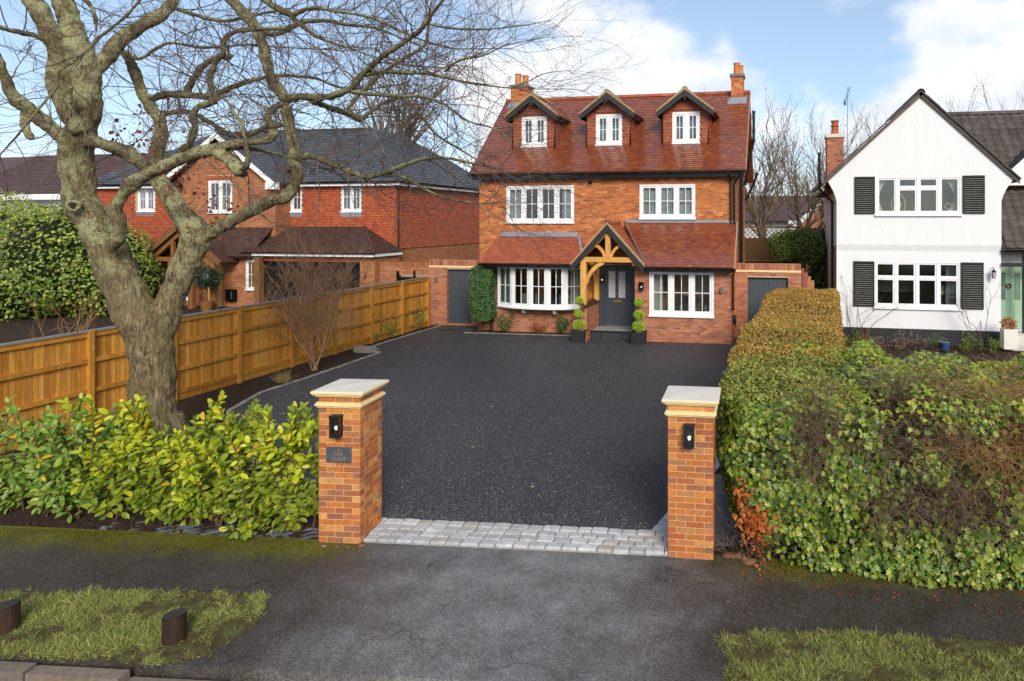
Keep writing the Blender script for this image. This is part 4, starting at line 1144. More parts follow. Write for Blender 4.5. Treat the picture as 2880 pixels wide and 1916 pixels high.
lt = roof_part('lean_to_roof', [[(-4.46, 21.48, 2.56), (-1.5, 21.48, 2.56), (-1.5, 23, 4.05), (-5.55, 23, 4.05)]], 'red_tile')
lv = V(0, 1.52, 1.49); LL = lv.length
T = tiles((-5.55, 21.48, 2.56), X1, lv, 4.05, LL - .06, .11, .168, .015, lambda a, b: a > 1.09 * (1 - b / LL) + .05)
emit(lt, T, 'roof_tile', 'red_tile', 80, 'lean_to_tiling')
mb = MB(); mb.add([(-5.5, 22.985, 4.12), (-1.58, 22.985, 4.12), (-1.58, 22.93, 4.03), (-5.42, 22.93, 4.03)], [(0, 1, 2, 3)]); mb.build('lead_flashing', 'lead', lt)
mb = MB(); mb.prism([(-1.5, 21.46, 2.5), (-1.5, 23, 4.0), (-1.5, 23, 4.08), (-1.5, 21.46, 2.58)], (.04, 0, 0)); mb.build('verge', 'verge_mortar', lt)
gutter(house, (-4.52, 21.43, 2.54), (-1.44, 21.43, 2.54), .055)
mb = MB(); mb.box(-4.5, -1.52, 21.5, 21.52, 2.4, 2.53); mb.build('fascia', 'gutter_black', house)
mb = MB(); mb.box(-4.5, -1.52, 21.52, 21.85, 2.53, 2.55); mb.build('soffit', 'paint_white', house)
pipe(house, [(-1.48, 21.43, 2.48), (-1.54, 21.74, 2.3), (-1.54, 21.74, 1.2)], .034)
# porch
PC, PZ, PY0 = -5.72, 4.02, 21.33
for s in (-1, 1):
    ex = PC + s * 1.26; ez = 2.62
    nm = V(s * (PZ - ez), 0, 1.26).normalized()
    mb = MB(); mb.prism([(PC, PY0 + .03, PZ), (ex, PY0 + .03, ez), (ex, 23, ez), (PC, 23, PZ)], -nm * .05); pr = mb.build('porch_roof', 'dormer_tile', house)
    v = V(-s * 1.26, 0, PZ - ez); VL_ = v.length
    if s > 0: T = tiles((ex, PY0 + .02, ez), Y1, v, 1.68, VL_ - .05, .11, .168, .014, lambda a, b: PY0 + a < 21.48 + 1.52 * (b / VL_) + .1)
    else: T = tiles((ex, 23.0, ez), -Y1, v, 1.66, VL_ - .05, .11, .168, .014)
    emit(pr, T, 'roof_tile', 'dormer_tile', 40 if s > 0 else 0, 'porch_tiling')
    mb = MB(); mb.prism([(ex, PY0, ez - .26), (ex, PY0, ez - .04), (PC, PY0, PZ - .04), (PC, PY0, PZ - .30)], (0, .035, 0)); mb.build('barge_board', 'barge_black', pr)
    mb = MB(); mb.prism([(ex + s * .02, PY0 - .01, ez - .04), (ex + s * .02, PY0 - .01, ez + .03), (PC, PY0 - .01, PZ + .05), (PC, PY0 - .01, PZ - .04)], (0, .1, 0)); mb.build('verge', 'verge_mortar', pr)
    mb = MB(); mb.add([(ex, PY0 + .04, ez - .08), (PC, PY0 + .04, PZ - .08), (PC, 23, PZ - .08), (ex, 23, ez - .08)], [(0, 1, 2, 3)]); mb.build('boarded_soffit', 'oak_brown', pr)
ridge_run(house, (PC, PY0, PZ - .02), (PC, 23, PZ - .02), .1, .3, 'dormer_tile')
mb = MB(); mb.tube([(-4.44, 21.46, 2.63), (-5.5, 23, 4.07)], .025, 6); mb.build('valley', 'lead_dark', house)
ty = 21.5
def beam(a, b, w=.16, d=.15, mt='oak', name='oak_beam'): mb = MB(); mb.bar(a, b, w, d, FR); return mb.build(name, mt, house, bev=.008)
beam((-6.66, ty, 2.785), (-4.78, ty, 2.785), .17, .18, name='tie_beam')
beam((PC, ty, 2.875), (PC, ty, 3.72), .17, .14, name='king_post')
for s in (-1, 1):
    beam((PC + s * .92, ty + .004, 2.88), (PC + s * .03, ty + .004, 3.76), .17, .13, name='principal_rafter')
    arc = [(PC + s * (.12 + .42 * math.sin(t)), ty, 2.89 + .40 * (1 - math.cos(t)) / (1 - math.cos(1.25)) * .95) for t in np.linspace(0, 1.25, 7)]
    arc = [(PC + s * x, ty, z) for x, z in ((.10, 2.88), (.15, 3.0), (.23, 3.12), (.34, 3.22), (.46, 3.27))]
    mb = MB()
    for i in range(4): mb.bar(arc[i], arc[i + 1], .09, .11, FR)
    mb.build('curved_strut', 'oak', house)
beam((-6.575, ty, 1.24), (-6.575, ty, 2.7), .19, .19, name='porch_post')
beam((-6.5, 22.84, 1.24), (-6.5, 22.84, 2.7), .17, .17, name='porch_post')
beam((-6.58, 21.4, 2.66), (-6.58, 23, 2.66), .16, .12, name='wall_plate')
beam((-4.8, 21.4, 2.66), (-4.8, 21.83, 2.66), .16, .14, 'oak_brown', name='wall_plate')
kb = [(-6.5, ty, 1.95), (-6.42, ty, 2.18), (-6.28, ty, 2.40), (-6.08, ty, 2.58), (-5.88, ty, 2.69)]
mb = MB()
for i in range(4): mb.bar(kb[i], kb[i + 1], .13, .12, FR)
mb.build('knee_brace', 'oak', house)
kb = [(-6.5, 22.75, 1.95), (-6.5, 22.6, 2.2), (-6.5, 22.4, 2.45), (-6.5, 22.2, 2.62)]
mb = MB()
for i in range(3): mb.bar(kb[i], kb[i + 1], .12, .12, X1)
mb.build('knee_brace', 'oak', house)
mb = MB(); mb.box(-6.70, -6.46, 21.42, 23, 0, 1.10); mb.build('dwarf_wall', 'mortar_pale', house)
BB += bricks((-6.70, 21.42, 0), X1, .24, 0, 1.1); BB += bricks((-6.46, 21.42, 0), Y1, 1.56, 0, 1.1)
emit(house, BB, 'lower_brick', 'brick_low', 150, 'lower_brickwork')
beam((-6.58, 21.36, 1.17), (-6.58, 22.95, 1.17), .27, .14, 'oak_dark', name='porch_sill')
mb = MB(); mb.box(-6.46, -4.87, 21.86, 22.96, 0, .285); mb.build('porch_step', 'joint', house)
P = soldiers((-6.46, 21.86, 0), X1, 1.59, .02, .26, .1, .012, .018, .08)
emit(house, P, 'step_brick', 'black_brick')
mb = MB(); mb.box(-6.46, -4.87, 21.80, 22.02, .287, .30); mb.build('step_nosing', 'black_brick', house)
mb = MB(); mb.box(-6.44, -4.9, 22.03, 22.93, .287, .302); mb.build('porch_floor', 'floor_tile_pale', house)
P = [(V(-6.36 + .14 * i + (.07 if k % 2 else 0), 22.1 + .085 * k, .3035), V(.7, .7, 0), V(-.7, .7, 0), UP, .05, .05, .004) for i in range(11) for k in range(10)]
emit(house, P, 'floor_inset', 'floor_tile_dark', 0, 'floor_insets')
# front door
mb = MB(); dy = 22.97
mb.box(-6.5, -6.24, dy - .03, dy + .05, .30, 2.5); mb.box(-5.25, -5.06, dy - .03, dy + .05, .30, 2.5); mb.box(-6.24, -5.25, dy - .03, dy + .05, 2.41, 2.5)
mb.build('door_frame', 'door_grey', house)
mb = MB(); mb.box(-6.235, -5.255, dy, dy + .045, .32, 2.405); door = mb.build('door', 'door_grey', house)
for a in (-6.09, -5.72):
    mb = MB(); mb.box(a, a + .25, dy - .012, dy - .002, 1.33, 2.28); mb.build('door_pane', 'frosted', door)
    mb = MB()
    for b in ((a - .02, a, 1.31, 2.30), (a + .25, a + .27, 1.31, 2.30), (a, a + .25, 2.28, 2.30), (a, a + .25, 1.31, 1.33)): mb.box(b[0], b[1], dy - .018, dy - .001, b[2], b[3])
    for b in ((a - .02, a + .01, .52, 1.12), (a + .24, a + .27, .52, 1.12), (a + .01, a + .24, 1.09, 1.12), (a + .01, a + .24, .52, .55)): mb.box(b[0], b[1], dy - .016, dy - .001, b[2], b[3])
    mb.box(a + .06, a + .19, dy - .012, dy - .001, .6, 1.04)
    mb.build('door_moulding', 'door_grey', door)
mb = MB(); mb.box(-5.92, -5.60, dy - .014, dy, 1.17, 1.26); mb.build('letter_plate', 'brass', door)
mb = MB(); mb.ball((-5.77, dy - .04, 1.48), .035, 10, 8); mb.build('door_knob', 'steel', door, smooth=True)
mb = MB(); mb.box(-5.42, -5.40, dy - .02, dy, 1.70, 1.78); mb.build('door_latch', 'steel', door)
mb = MB(); mb.box(-6.22, -5.27, dy - .04, dy, .31, .335); mb.build('threshold_strip', 'steel', door)

# ------------------------------------------------------------------ side garden walls with doors
def garden_wall(label, x0, x1, y, h, dx0, dx1, dh, mt, loc, bd=.03):
    w = root('garden_wall', label, 'wall', loc)
    mb = MB(); sheet(mb, (x0, y, 0), X1, x1 - x0, 0, h - .3, [(dx0 - x0, dx1 - x0, .06, dh)], .2); mb.box(x0, x1, y + .2, y + .22, dh, h); mb.box(x0, x1, y + .002, y + .22, h - .3, h)
    mb.add([(x1, y, 0), (x1, y + .22, 0), (x1, y + .22, h - .3), (x1, y, h - .3)], [(0, 1, 2, 3)]); mb.build('wall_core', 'mortar_pale', w)
    B = bricks((x0, y, 0), X1, x1 - x0, 0, h - .31, [(dx0 - x0, dx1 - x0, .06, dh)]) + bricks((dx0, y + .02, 0), Y1, .16, .06, dh, n=(1, 0, 0))
    emit(w, B, 'brick', mt, 130, 'brickwork')
    mb = MB(); mb.box(x0, x1 + .01, y - .03, y + .24, h - .3, h - .225); mb.build('stone_band', 'stone_cream', w, bev=.008)
    S = soldiers((x0, y, 0), X1, x1 - x0, h - .222, .222, .065, .01, .012, .2)
    emit(w, S, 'coping_brick', mt, 60)
    d = MB(); d.box(dx0 + .06, dx1 - .0, y + .15, y + .19, .06, dh - .06); dr = d.build('door', 'gate_grey', w)
    n = 8
    P = [(V(dx0 + .06 + (dx1 - dx0 - .06) * (i + .5) / n, y + .142, (dh) / 2), X1, Y1, UP, (dx1 - dx0 - .06) / n - .008, .016, dh - .13) for i in range(n)]
    emit(dr, P, 'board', 'gate_grey')
    mb = MB(); mb.box(dx0, dx0 + .06, y + .13, y + .2, .06, dh); mb.box(dx0 + .06, dx1, y + .13, y + .2, dh - .06, dh); mb.build('door_frame', 'gate_grey', w)
    return w
garden_wall('brick side wall with tall grey door beside the golden fence', -13.62, -11.1, 23.8, 2.56, -12.86, -11.82, 2.2, 'brick_low', (-12.4, 23.8, 0))
gw = garden_wall('brick side wall with grey door behind the clipped brown hedge', -1.6, .68, 23.25, 2.6, -1.15, .25, 2.12, 'brick_low', (-.5, 23.25, 0))
mb = MB()
for i in range(4): mb.box(.69 + .11 * i, .80 + .11 * i, 23.27, 23.45, 0, 2.45 - .14 * i)
mb.build('stepped_end', 'brick_low', gw)

# ------------------------------------------------------------------ white house
wh = root('white_house', 'white rendered gabled house with black shutters and dark tiled roof', 'house', (4.4, 23, 0))
WY = 23.0
wx0, wx1 = 1.85, 6.99
UW, LW = (3.10, 5.79, 4.30, 5.58), (3.06, 5.77, 1.22, 2.77)
mb = MB()
sheet(mb, (wx0, WY, 0), X1, wx1 - wx0, .0, 3.3, [(LW[0] - wx0, LW[1] - wx0, LW[2], LW[3])], .12)
sheet(mb, (wx0, WY - .05, 0), X1, wx1 - wx0, 3.3, 5.62, [(UW[0] - wx0, UW[1] - wx0, UW[2], UW[3])], .12)
mb.add([(wx0, WY - .05, 3.3), (wx1, WY - .05, 3.3), (wx1, WY - .002, 3.1), (wx0, WY - .002, 3.1)], [(0, 1, 2, 3)])
mb.add([(wx0, WY - .05, 5.62), (wx1, WY - .05, 5.62), (7.40, WY - .05, 5.50), (4.52, WY - .05, 8.22), (1.52, WY - .05, 5.52)], [(0, 1, 2, 3, 4)])
# flared eaves corners (both sides), side walls
for s, x, xe in ((-1, wx0, 1.52), (1, wx1, 7.40)):
    prof = [(x, 4.72), (x + (xe - x) * .12, 4.9), (x + (xe - x) * .35, 5.12), (x + (xe - x) * .7, 5.33), (xe, 5.51)]
    pts = prof + [(xe, 5.53), (x, 5.62)]
    mb.prism([(a, WY - .05, c) for a, c in pts], (0, .35, 0))
    mb.add([(x, WY - .05, 0 if s < 0 else 3.2), (x, 29.5, 0 if s < 0 else 3.2), (x, 29.5, 5.6), (x, WY - .05, 5.6)], [(0, 1, 2, 3)])
mb.build('wall', 'render_white', wh)
mb = MB(); mb.box(wx0 - .02, wx1 + .02, WY - .04, WY + .1, 0, .52); mb.build('plinth', 'barge_black', wh)
window(wh, (LW[0], WY, LW[2]), X1, FR, LW[1] - LW[0], LW[3] - LW[2], [1, 1, 1, 1], .07, .07, transom=[.98] * 4, sill=.06, room='interior_pale', rd=2.4, sash=.05)
window(wh, (UW[0], WY - .05, UW[2]), X1, FR, UW[1] - UW[0], UW[3] - UW[2], [1, 1, 1, 1], .07, .07, transom=[None, .88, .88, None], bars=(0, 0), sill=.05, room='interior_olive', rd=2.0, sash=.05)
drape(wh, V(UW[0], WY, UW[2]), X1, FR, .06, .42, .05, 1.2, .2, 'curtain', gather=.75)
drape(wh, V(UW[0], WY, UW[2]), X1, FR, 2.22, 2.62, .05, 1.2, .2, 'curtain', gather=-.75)
drape(wh, V(LW[0], WY, LW[2]), X1, FR, 2.35, 2.62, -.2, 1.5, .4, 'curtain_grey')
for i, (x0, x1, z0, z1, y) in enumerate(((2.40, 3.07, 1.23, 2.74, WY), (5.78, 6.46, 1.22, 2.74, WY), (2.43, 3.08, 4.33, 5.57, WY - .05), (5.82, 6.48, 4.33, 5.57, WY - .05))):
    mb = MB()
    mb.box(x0, x0 + .05, y - .05, y - .005, z0, z1); mb.box(x1 - .05, x1, y - .05, y - .005, z0, z1); mb.box(x0 + .05, x1 - .05, y - .05, y - .005, z0, z0 + .05); mb.box(x0 + .05, x1 - .05, y - .05, y - .005, z1 - .05, z1)
    mb.box(x0 + .05, x1 - .05, y - .012, y - .004, z0 + .05, z1 - .05)
    sh = mb.build('shutter', 'shutter_black', wh)
    n = round((z1 - z0 - .1) / .072); h = (z1 - z0 - .1) / n
    P = []; Q = []
    for k in range(n):
        zc = z0 + .05 + h * (k + .5)
        a = V(0, -math.cos(.75), -math.sin(.75)); b = V(0, math.sin(.75), -math.cos(.75))
        P.append((V((x0 + x1) / 2, y - .032, zc), X1, a, X1.cross(a), x1 - x0 - .1, .05, .01))
        Q.append((V((x0 + x1) / 2, y - .046, zc - .020), X1, Y1, UP, x1 - x0 - .104, .012, .016))
    emit(sh, P, 'slat', 'shutter_black'); emit(sh, Q, 'slat_edge', 'shutter_edge')
# gable roof (runs back) with interlocking tiles along the verge
gx, gz = 4.52, 8.32
def pan_proto():
    n = 6; V_ = []; 
    for k, y in enumerate((-.5, .5)):
        for i in range(n + 1):
            t = i / n; V_.append((t - .5, y, .5 * math.sin(2 * PI * t) + (.55 if y < 0 else -.3)))
    for i in range(n + 1):
        t = i / n; V_.append((t - .5, -.5, .5 * math.sin(2 * PI * t) - .2))
    F = [(i, i + 1, n + 2 + i, n + 1 + i) for i in range(n)] + [(2 * n + 2 + i, 2 * n + 3 + i, i + 1, i) for i in range(n)]
    return np.array(V_, float), np.array(F)
PAN = pan_proto()
for s, xe, ze in ((-1, 1.36, 5.38), (1, 7.52, 5.40)):
    mb = MB(); mb.prism([(gx, WY - .12, gz), (xe, WY - .12, ze), (xe, 29.5, ze), (gx, 29.5, gz)], V(s * (gz - ze), 0, abs(xe - gx)).normalized() * -.1); r = mb.build('gable_roof', 'brown_tile', wh)
    a, b = V(gx, WY - .14, gz + .02), V(xe, WY - .14, ze + .02)
    n = 16; d = (b - a) / n; u = d.normalized(); nn = V(s * (gz - ze), 0, abs(xe - gx)).normalized()
    P = [(a + d * (k + .5) + V(0, .14, 0) + nn * (.025 + RD.uniform(-.008, .008)), u, nn.cross(u), nn, d.length * 1.06, .34, .045) for k in range(n)]
    emit(r, P, 'verge_tile', 'brown_tile')
    mb = MB(); mb.prism([a + V(0, .03, -.16), b + V(0, .03, -.14), b + V(0, .03, -.03), a + V(0, .03, -.03)], (0, .04, 0)); mb.build('verge_board', 'oak_dark', r)
ridge_run(wh, (gx, WY - .16, gz - .02), (gx, 29.5, gz - .02), .14, .42, 'brown_tile')
mb = MB(); mb.box(1.45, 1.85, 23.3, 29.4, 5.1, 5.14); mb.build('soffit', 'oak_dark', wh)
gutter(wh, (1.30, 22.95, 5.36), (1.30, 29.4, 5.36), .06)
pipe(wh, [(1.30, 23.3, 6.4), (1.30, 23.3, 5.2), (1.75, 23.55, 4.75), (1.75, 23.55, .4)], .05)
pipe(wh, [(1.80, 23.05, 3.2), (1.80, 23.05, .5)], .035, 'oak_dark')
# chimney
mb = MB(); mb.box(1.72, 2.32, 25.7, 26.4, 5.2, 7.25); ch = mb.build('chimney', 'mortar_pale', wh)
emit(ch, bricks((1.72, 25.7, 5.2), X1, .6, 0, 2.05) + bricks((1.72, 26.4, 5.2), -Y1, .7, 0, 2.05, n=(-1, 0, 0)), 'brick', 'brick_low', 80)
mb = MB(); mb.box(1.67, 2.37, 25.65, 26.45, 7.25, 7.38); mb.build('chimney_corbel', 'stone_cap', ch)
mb = MB(); mb.lathe((2.03, 26.05, 7.38), [(.17, 0), (.14, .08), (.12, .3), (.17, .34), (.12, .38), (.13, .5), (.18, .54), (.14, .54)], 16); mb.build('chimney_pot', 'terracotta_red', ch)
# long roof on the right, running down over the porch
r0, r1, ry0, rz0, ry1, rz1 = 7.05, 14.0, 22.9, 3.22, 27.2, 8.2
mb = MB(); mb.prism([(r0, ry0, rz0), (r1, ry0, rz0), (r1, ry1, rz1), (r0 - .5, ry1, rz1)], V(0, rz1 - rz0, -(ry1 - ry0)).normalized() * .12); rr = mb.build('main_roof', 'brown_tile', wh)
rv = V(0, ry1 - ry0, rz1 - rz0); RLn = rv.length; rv.normalize(); rn = X1.cross(rv)
P = []
g = .30; tw = .30; nr = int(RLn / g) + 1
ridge_x = lambda b: 7.05 if rz0 + b * rv.z < 5.42 else gx + (gz - (rz0 + b * rv.z)) * (7.52 - gx) / (gz - 5.40) + .05
for k in range(nr):
    b = k * g
    for i in range(int((r1 - 5.0) / tw)):
        x = 5.0 + tw * (i + .5)
        if x - tw / 2 < ridge_x(b + g / 2) - .12: continue
        P.append((V(x, ry0, rz0) + rv * (b + g * .5) + rn * .04, X1, rv, rn, tw, g * 1.1, .05))
emit(rr, P, 'roof_tile', 'brown_tile', 260, 'roof_tiling', PAN, smooth=True, key=lambda p: p[0].x)
ridge_run(rr, (6.3, ry1, rz1 - .02), (r1, ry1, rz1 - .02), .13, .42, 'brown_tile')
mb = MB(); mb.box(7.0, 14, 27.2, 29.5, 0, 8.0); mb.build('rear_wall', 'render_white', wh)
gutter(wh, (7.02, 22.84, 3.18), (14, 22.84, 3.18), .06)
mb = MB(); mb.box(7.0, 14, 22.9, 22.93, 3.05, 3.2); mb.build('fascia', 'shutter_black', wh)
# roof dormer at the picture's right edge
dx = 7.25
mb = MB(); mb.box(7.55, 9.6, 24.6, 26.0, 4.6, 5.6); dm = mb.build('roof_dormer', 'brick_brown', wh)
emit(dm, bricks((7.55, 24.6, 4.6), X1, 2.05, 0, 1.0), 'brick', 'brick_brown', 40)
for s in (-1, 1):
    mb = MB(); e = V(8.55 + s * 1.35, 0, 5.35); a = V(8.55, 0, 6.65); nn = V(s * (a.z - e.z), 0, abs(e.x - a.x)).normalized()
    mb.prism([(e.x, 24.25, e.z), (a.x, 24.25, a.z), (a.x, 26.4, a.z), (e.x, 26.4, e.z)], nn * -.08); mb.build('dormer_roof', 'slate', dm)
    mb = MB(); mb.prism([(e.x, 24.2, e.z - .3), (a.x, 24.2, a.z - .3), (a.x, 24.2, a.z + .02), (e.x, 24.2, e.z + .02)], (0, .05, 0)); mb.build('barge_board', 'paint_white', dm)
mb = MB(); mb.add([(7.22, 24.22, 5.3), (9.9, 24.22, 5.3), (8.55, 24.22, 6.5)], [(0, 1, 2)]); mb.build('gable_infill', 'paint_white', dm)
# porch recess with green door
mb = MB(); mb.box(6.99, 14, 23.55, 23.7, .0, 3.2); mb.build('porch_wall', 'render_white', wh)
mb = MB(); mb.box(7.62, 7.74, 22.9, 23.02, .1, 3.1); mb.build('porch_post', 'shutter_black', wh)
mb = MB(); mb.box(7.0, 14, 22.9, 23.0, 2.62, 2.74); mb.build('porch_beam', 'shutter_black', wh)
mb = MB(); mb.box(7.05, 7.82, 23.50, 23.55, .55, 2.62); gd = mb.build('door', 'door_green', wh)
for a in (7.10, 7.55):
    mb = MB(); mb.box(a, a + .17, 23.485, 23.5, 1.5, 2.38); mb.build('door_pane', 'glass', gd)
    mb = MB(); mb.box(a - .015, a + .185, 23.488, 23.499, .7, 1.3); mb.build('door_moulding', 'door_green', gd)
mb = MB(); mb.tube([V(7.37 + .07 * math.cos(t), 23.47, 1.95 + .07 * math.sin(t)) for t in np.linspace(0, 2 * PI, 13)], .02, 6); wr = mb.build('wreath', 'dead_leaf'); tag(wr, 'small round wreath hanging on the green front door', 'wreath')
mb = MB(); mb.box(7.0, 8.2, 22.4, 23.5, .0, .5); mb.build('door_step', 'stone_cap', wh)

# aerial on the white house chimney
ae = root('tv_aerial', 'thin television aerial on a tall mast beside the brick chimney', 'aerial', (2.48, 26.0, 6.4))
mb = MB(); mb.tube([(2.48, 26, 6.3), (2.50, 26, 9.1)], .014, 6); mb.build('mast', 'aerial_metal', ae)
mb = MB(); mb.tube([(2.38, 25.95, 8.55), (2.58, 26.05, 9.2)], .012, 5)
for k in range(9):
    t = k / 8; p = V(2.38, 25.95, 8.55).lerp(V(2.58, 26.05, 9.2), t); mb.tube([p + V(-.09, .04, .03), p + V(.09, -.04, -.03)], .006, 4)
mb.box(2.36, 2.42, 25.9, 26.0, 8.5, 8.66); mb.build('aerial_array', 'lamp_black', ae)
mb = MB(); mb.tube([V(2.40 + .17 * math.cos(t), 25.66, 6.75 + .17 * math.sin(t)) for t in np.linspace(1.2, 5.6, 12)], .012, 5); mb.build('cable_loop', 'aerial_metal', ae)

# ------------------------------------------------------------------ left neighbour
nb = root('neighbour_house', 'red tile hung house with slate roof, oak porch and black double garage', 'house', (-24, 28, 0))
FY, GY, BY, CX_ = 29.0, 27.0, 28.0, -18.35
mb = MB()
FH = [(-24.75, -23.5, 4.55, 6.0), (-21.35, -20.2, 4.55, 6.0)]
FX0 = -36.0
sheet(mb, (FX0, FY, 0), X1, CX_ - FX0, 0, 6.1, [(a - FX0, b - FX0, c, d) for a, b, c, d in FH + [(-33.4, -32.3, 4.6, 5.9)]], .1)
mb.add([(CX_, FY, 0), (CX_, 39, 0), (CX_, 39, 6.1), (CX_, FY, 6.1)], [(0, 1, 2, 3)])
mb.build('wall', 'mortar_pale', nb)
FHX = 0
T = tiles((-24.2, FY - .004, 2.55), X1, UP, CX_ + 24.2, 3.5, .125, .17, .03, lambda a, b: (b > 1.1 or a > 3.6) and not any(x0 - .02 < -24.2 + a < x1 + .02 and z0 - .2 < 2.55 + b < z1 + .2 for x0, x1, z0, z1 in FH))
T += tiles((-36, FY - .004, 2.9), X1, UP, 6.4, 3.2, .125, .17, .03, lambda a, b: not (-33.6 < -36 + a < -32.2 and 4.5 < 2.9 + b))
emit(nb, T, 'wall_tile', 'wall_tile', 150, 'wall_tiling')
T = tiles((CX_ + .004, FY - .02, 2.75), Y1, UP, 10, 3.35, .125, .17, .03)
emit(nb, T, 'side_tile', 'wall_tile', 140, 'side_tiling')
B = bricks((CX_, FY, 0), Y1, 10, 1.6, 2.72)
for a, b, c, d in FH:
    window(nb, (a, FY, c), X1, FR, b - a, d - c, [1, 1], .09, .1, sill=.05, room='interior', rd=1.6)
    mb = MB(); mb.box(a, b, FY - .05, FY - .02, c - .26, c - .06); mb.build('lead_apron', 'lead', nb)
    for k in range(12):
        z = c + .12 + k * .1
    P = [(V((a + b) / 2, FY + .2, c + .1 + .055 * k), X1, V(0, .8, .6), V(0, -.6, .8), b - a - .1, .05, .008) for k in range(23)]
    emit(nb, P, 'blind_slat', 'blind', 0, 'venetian_blind')
window(nb, (-33.4, FY, 4.6), X1, FR, 1.1, 1.3, [1, 1], .09, .1, sill=.05, room='interior', rd=1.6)
mb = MB(); mb.box(-33.4, -32.3, FY - .05, FY - .02, 4.34, 4.54); mb.build('lead_apron', 'lead', nb)
# brick gabled bay
gx0, gx1 = -29.8, -24.2
BW = (-28.03, -26.64, 4.5, 6.1)
gc = (gx0 + gx1) / 2 - .3
mb = MB(); sheet(mb, (gx0, BY, 0), X1, gx1 - gx0, 0, 6.1, [(BW[0] - gx0, BW[1] - gx0, BW[2], BW[3])], .1)
mb.add([(gx0, BY, 6.1), (gx1, BY, 6.1), (gc + .2, BY, 8.1), (gc - .2, BY, 8.1)], [(0, 1, 2, 3)])
mb.add([(gx1, BY, 0), (gx1, FY, 0), (gx1, FY, 6.1), (gx1, BY, 6.1)], [(0, 1, 2, 3)])
mb.build('gable_wall', 'mortar_pale', nb)
B += bricks((gx0, BY, 0), X1, gx1 - gx0, 2.4, 8.0, [(BW[0] - gx0, BW[1] - gx0, BW[2], BW[3]), (BW[0] - gx0 - .1, BW[1] - gx0 + .1, 6.1, 6.33)], lambda m: 8.1 - abs(gx0 + m - gc) * .74)
B += bricks((gx1, BY, 0), Y1, 1.0, 2.4, 6.1)
emit(nb, soldiers((BW[0] - .1, BY, 0), X1, BW[1] - BW[0] + .2, 6.1, .225), 'lintel_brick', 'wall_tile', 20)
window(nb, (BW[0], BY, BW[2]), X1, FR, BW[1] - BW[0], BW[3] - BW[2], [1, 1], .09, .1, sill=.05, room='interior', rd=1.6)
for s in (-1, 1):
    mb = MB(); a = V(gc, 0, 8.45); e = V(gc + s * 3.35, 0, 5.95)
    nn = V(s * (a.z - e.z), 0, abs(e.x - a.x)).normalized()
    mb.prism([(a.x, BY - .35, a.z), (e.x, BY - .35, e.z), (e.x, 33, e.z), (a.x, 33, a.z)], nn * -.1); gr = mb.build('gable_roof', 'slate', nb)
    mb = MB(); mb.prism([(a.x, BY - .36, a.z - .28), (e.x, BY - .36, e.z - .28), (e.x, BY - .36, e.z), (a.x, BY - .36, a.z)], (0, .03, 0)); mb.build('barge_board', 'paint_white', gr)
    T = tiles((e.x, BY - .34, e.z) if s > 0 else (e.x, 33, e.z), Y1 * s, V(a.x - e.x, 0, a.z - e.z), 4.5, (a - e).length - .05, .16, .26, .014)
    emit(gr, T, 'slate_tile', 'slate', 0, 'gable_slating')
    mb = MB(); mb.box(*sorted((e.x, e.x - s * .5)), BY - .37, BY - .02, 5.62, 5.97); mb.build('box_end', 'paint_white', gr)
# main hipped slate roof
ex0, ex1, ey0, ey1, ez, rdz = -36.5, CX_ + .35, FY - .35, 41.0, 5.98, 9.25
rxa, rxb, rya, ryb = -33.0, -22.6, 33.4, 36.5
quads = [[(ex0, ey0, ez), (ex1, ey0, ez), (rxb, rya, rdz), (rxa, rya, rdz)], [(ex1, ey0, ez), (ex1, ey1, ez), (rxb, ryb, rdz), (rxb, rya, rdz)], [(rxa, rya, rdz), (rxb, rya, rdz), (rxb, ryb, rdz), (rxa, ryb, rdz)], [(ex0, ey1, ez), (ex0, ey0, ez), (rxa, rya, rdz), (rxa, ryb, rdz)]]
mb = MB()
for q in quads: mb.add(q, [tuple(range(len(q)))])
sr = mb.build('roof', 'slate', nb)
v = V(0, rya - ey0, rdz - ez); Ls = v.length
T = tiles((ex0, ey0, ez), X1, v, ex1 - ex0, Ls, .26, .3, .036, lambda a, b: (rxa - ex0) * b / Ls < a < (ex1 - ex0) - (ex1 - rxb) * b / Ls)
emit(sr, T, 'slate_tile', 'slate', 150, 'slating')
v = V(rxb - ex1, 0, rdz - ez); Ls2 = v.length
T = tiles((ex1, ey0, ez), Y1, v, ey1 - ey0, Ls2, .26, .3, .036, lambda a, b: (rya - ey0) * b / Ls2 < a < (ey1 - ey0) - (ey1 - ryb) * b / Ls2)
emit(sr, T, 'slate_tile', 'slate', 120, 'slating')
ridge_run(sr, (ex1, ey0, ez), (rxb, rya, rdz), .1, .4, 'slate', 'hip_tile'); ridge_run(sr, (rxa, rya, rdz), (rxb, rya, rdz), .11, .45, 'garage_tile')
mb = MB(); mb.box(ex0, ex1, ey0 + .02, ey0 + .05, 5.8, 5.97); mb.box(ex1 - .05, ex1 - .02, ey0 + .05, ey1, 5.8, 5.97); mb.box(ex0, ex1 - .05, ey0 + .05, FY, 5.8, 5.83); mb.build('fascia', 'paint_white', sr)
gutter(sr, (ex0, ey0 - .03, 5.97), (ex1, ey0 - .03, 5.97), .06); gutter(sr, (ex1 + .03, ey0, 5.97), (ex1 + .03, ey1, 5.97), .06)
pipe(nb, [(CX_ + .1, FY + .1, 5.9), (CX_ + .06, FY + .12, 5.5), (CX_ + .06, FY + .12, 2.4)], .04)
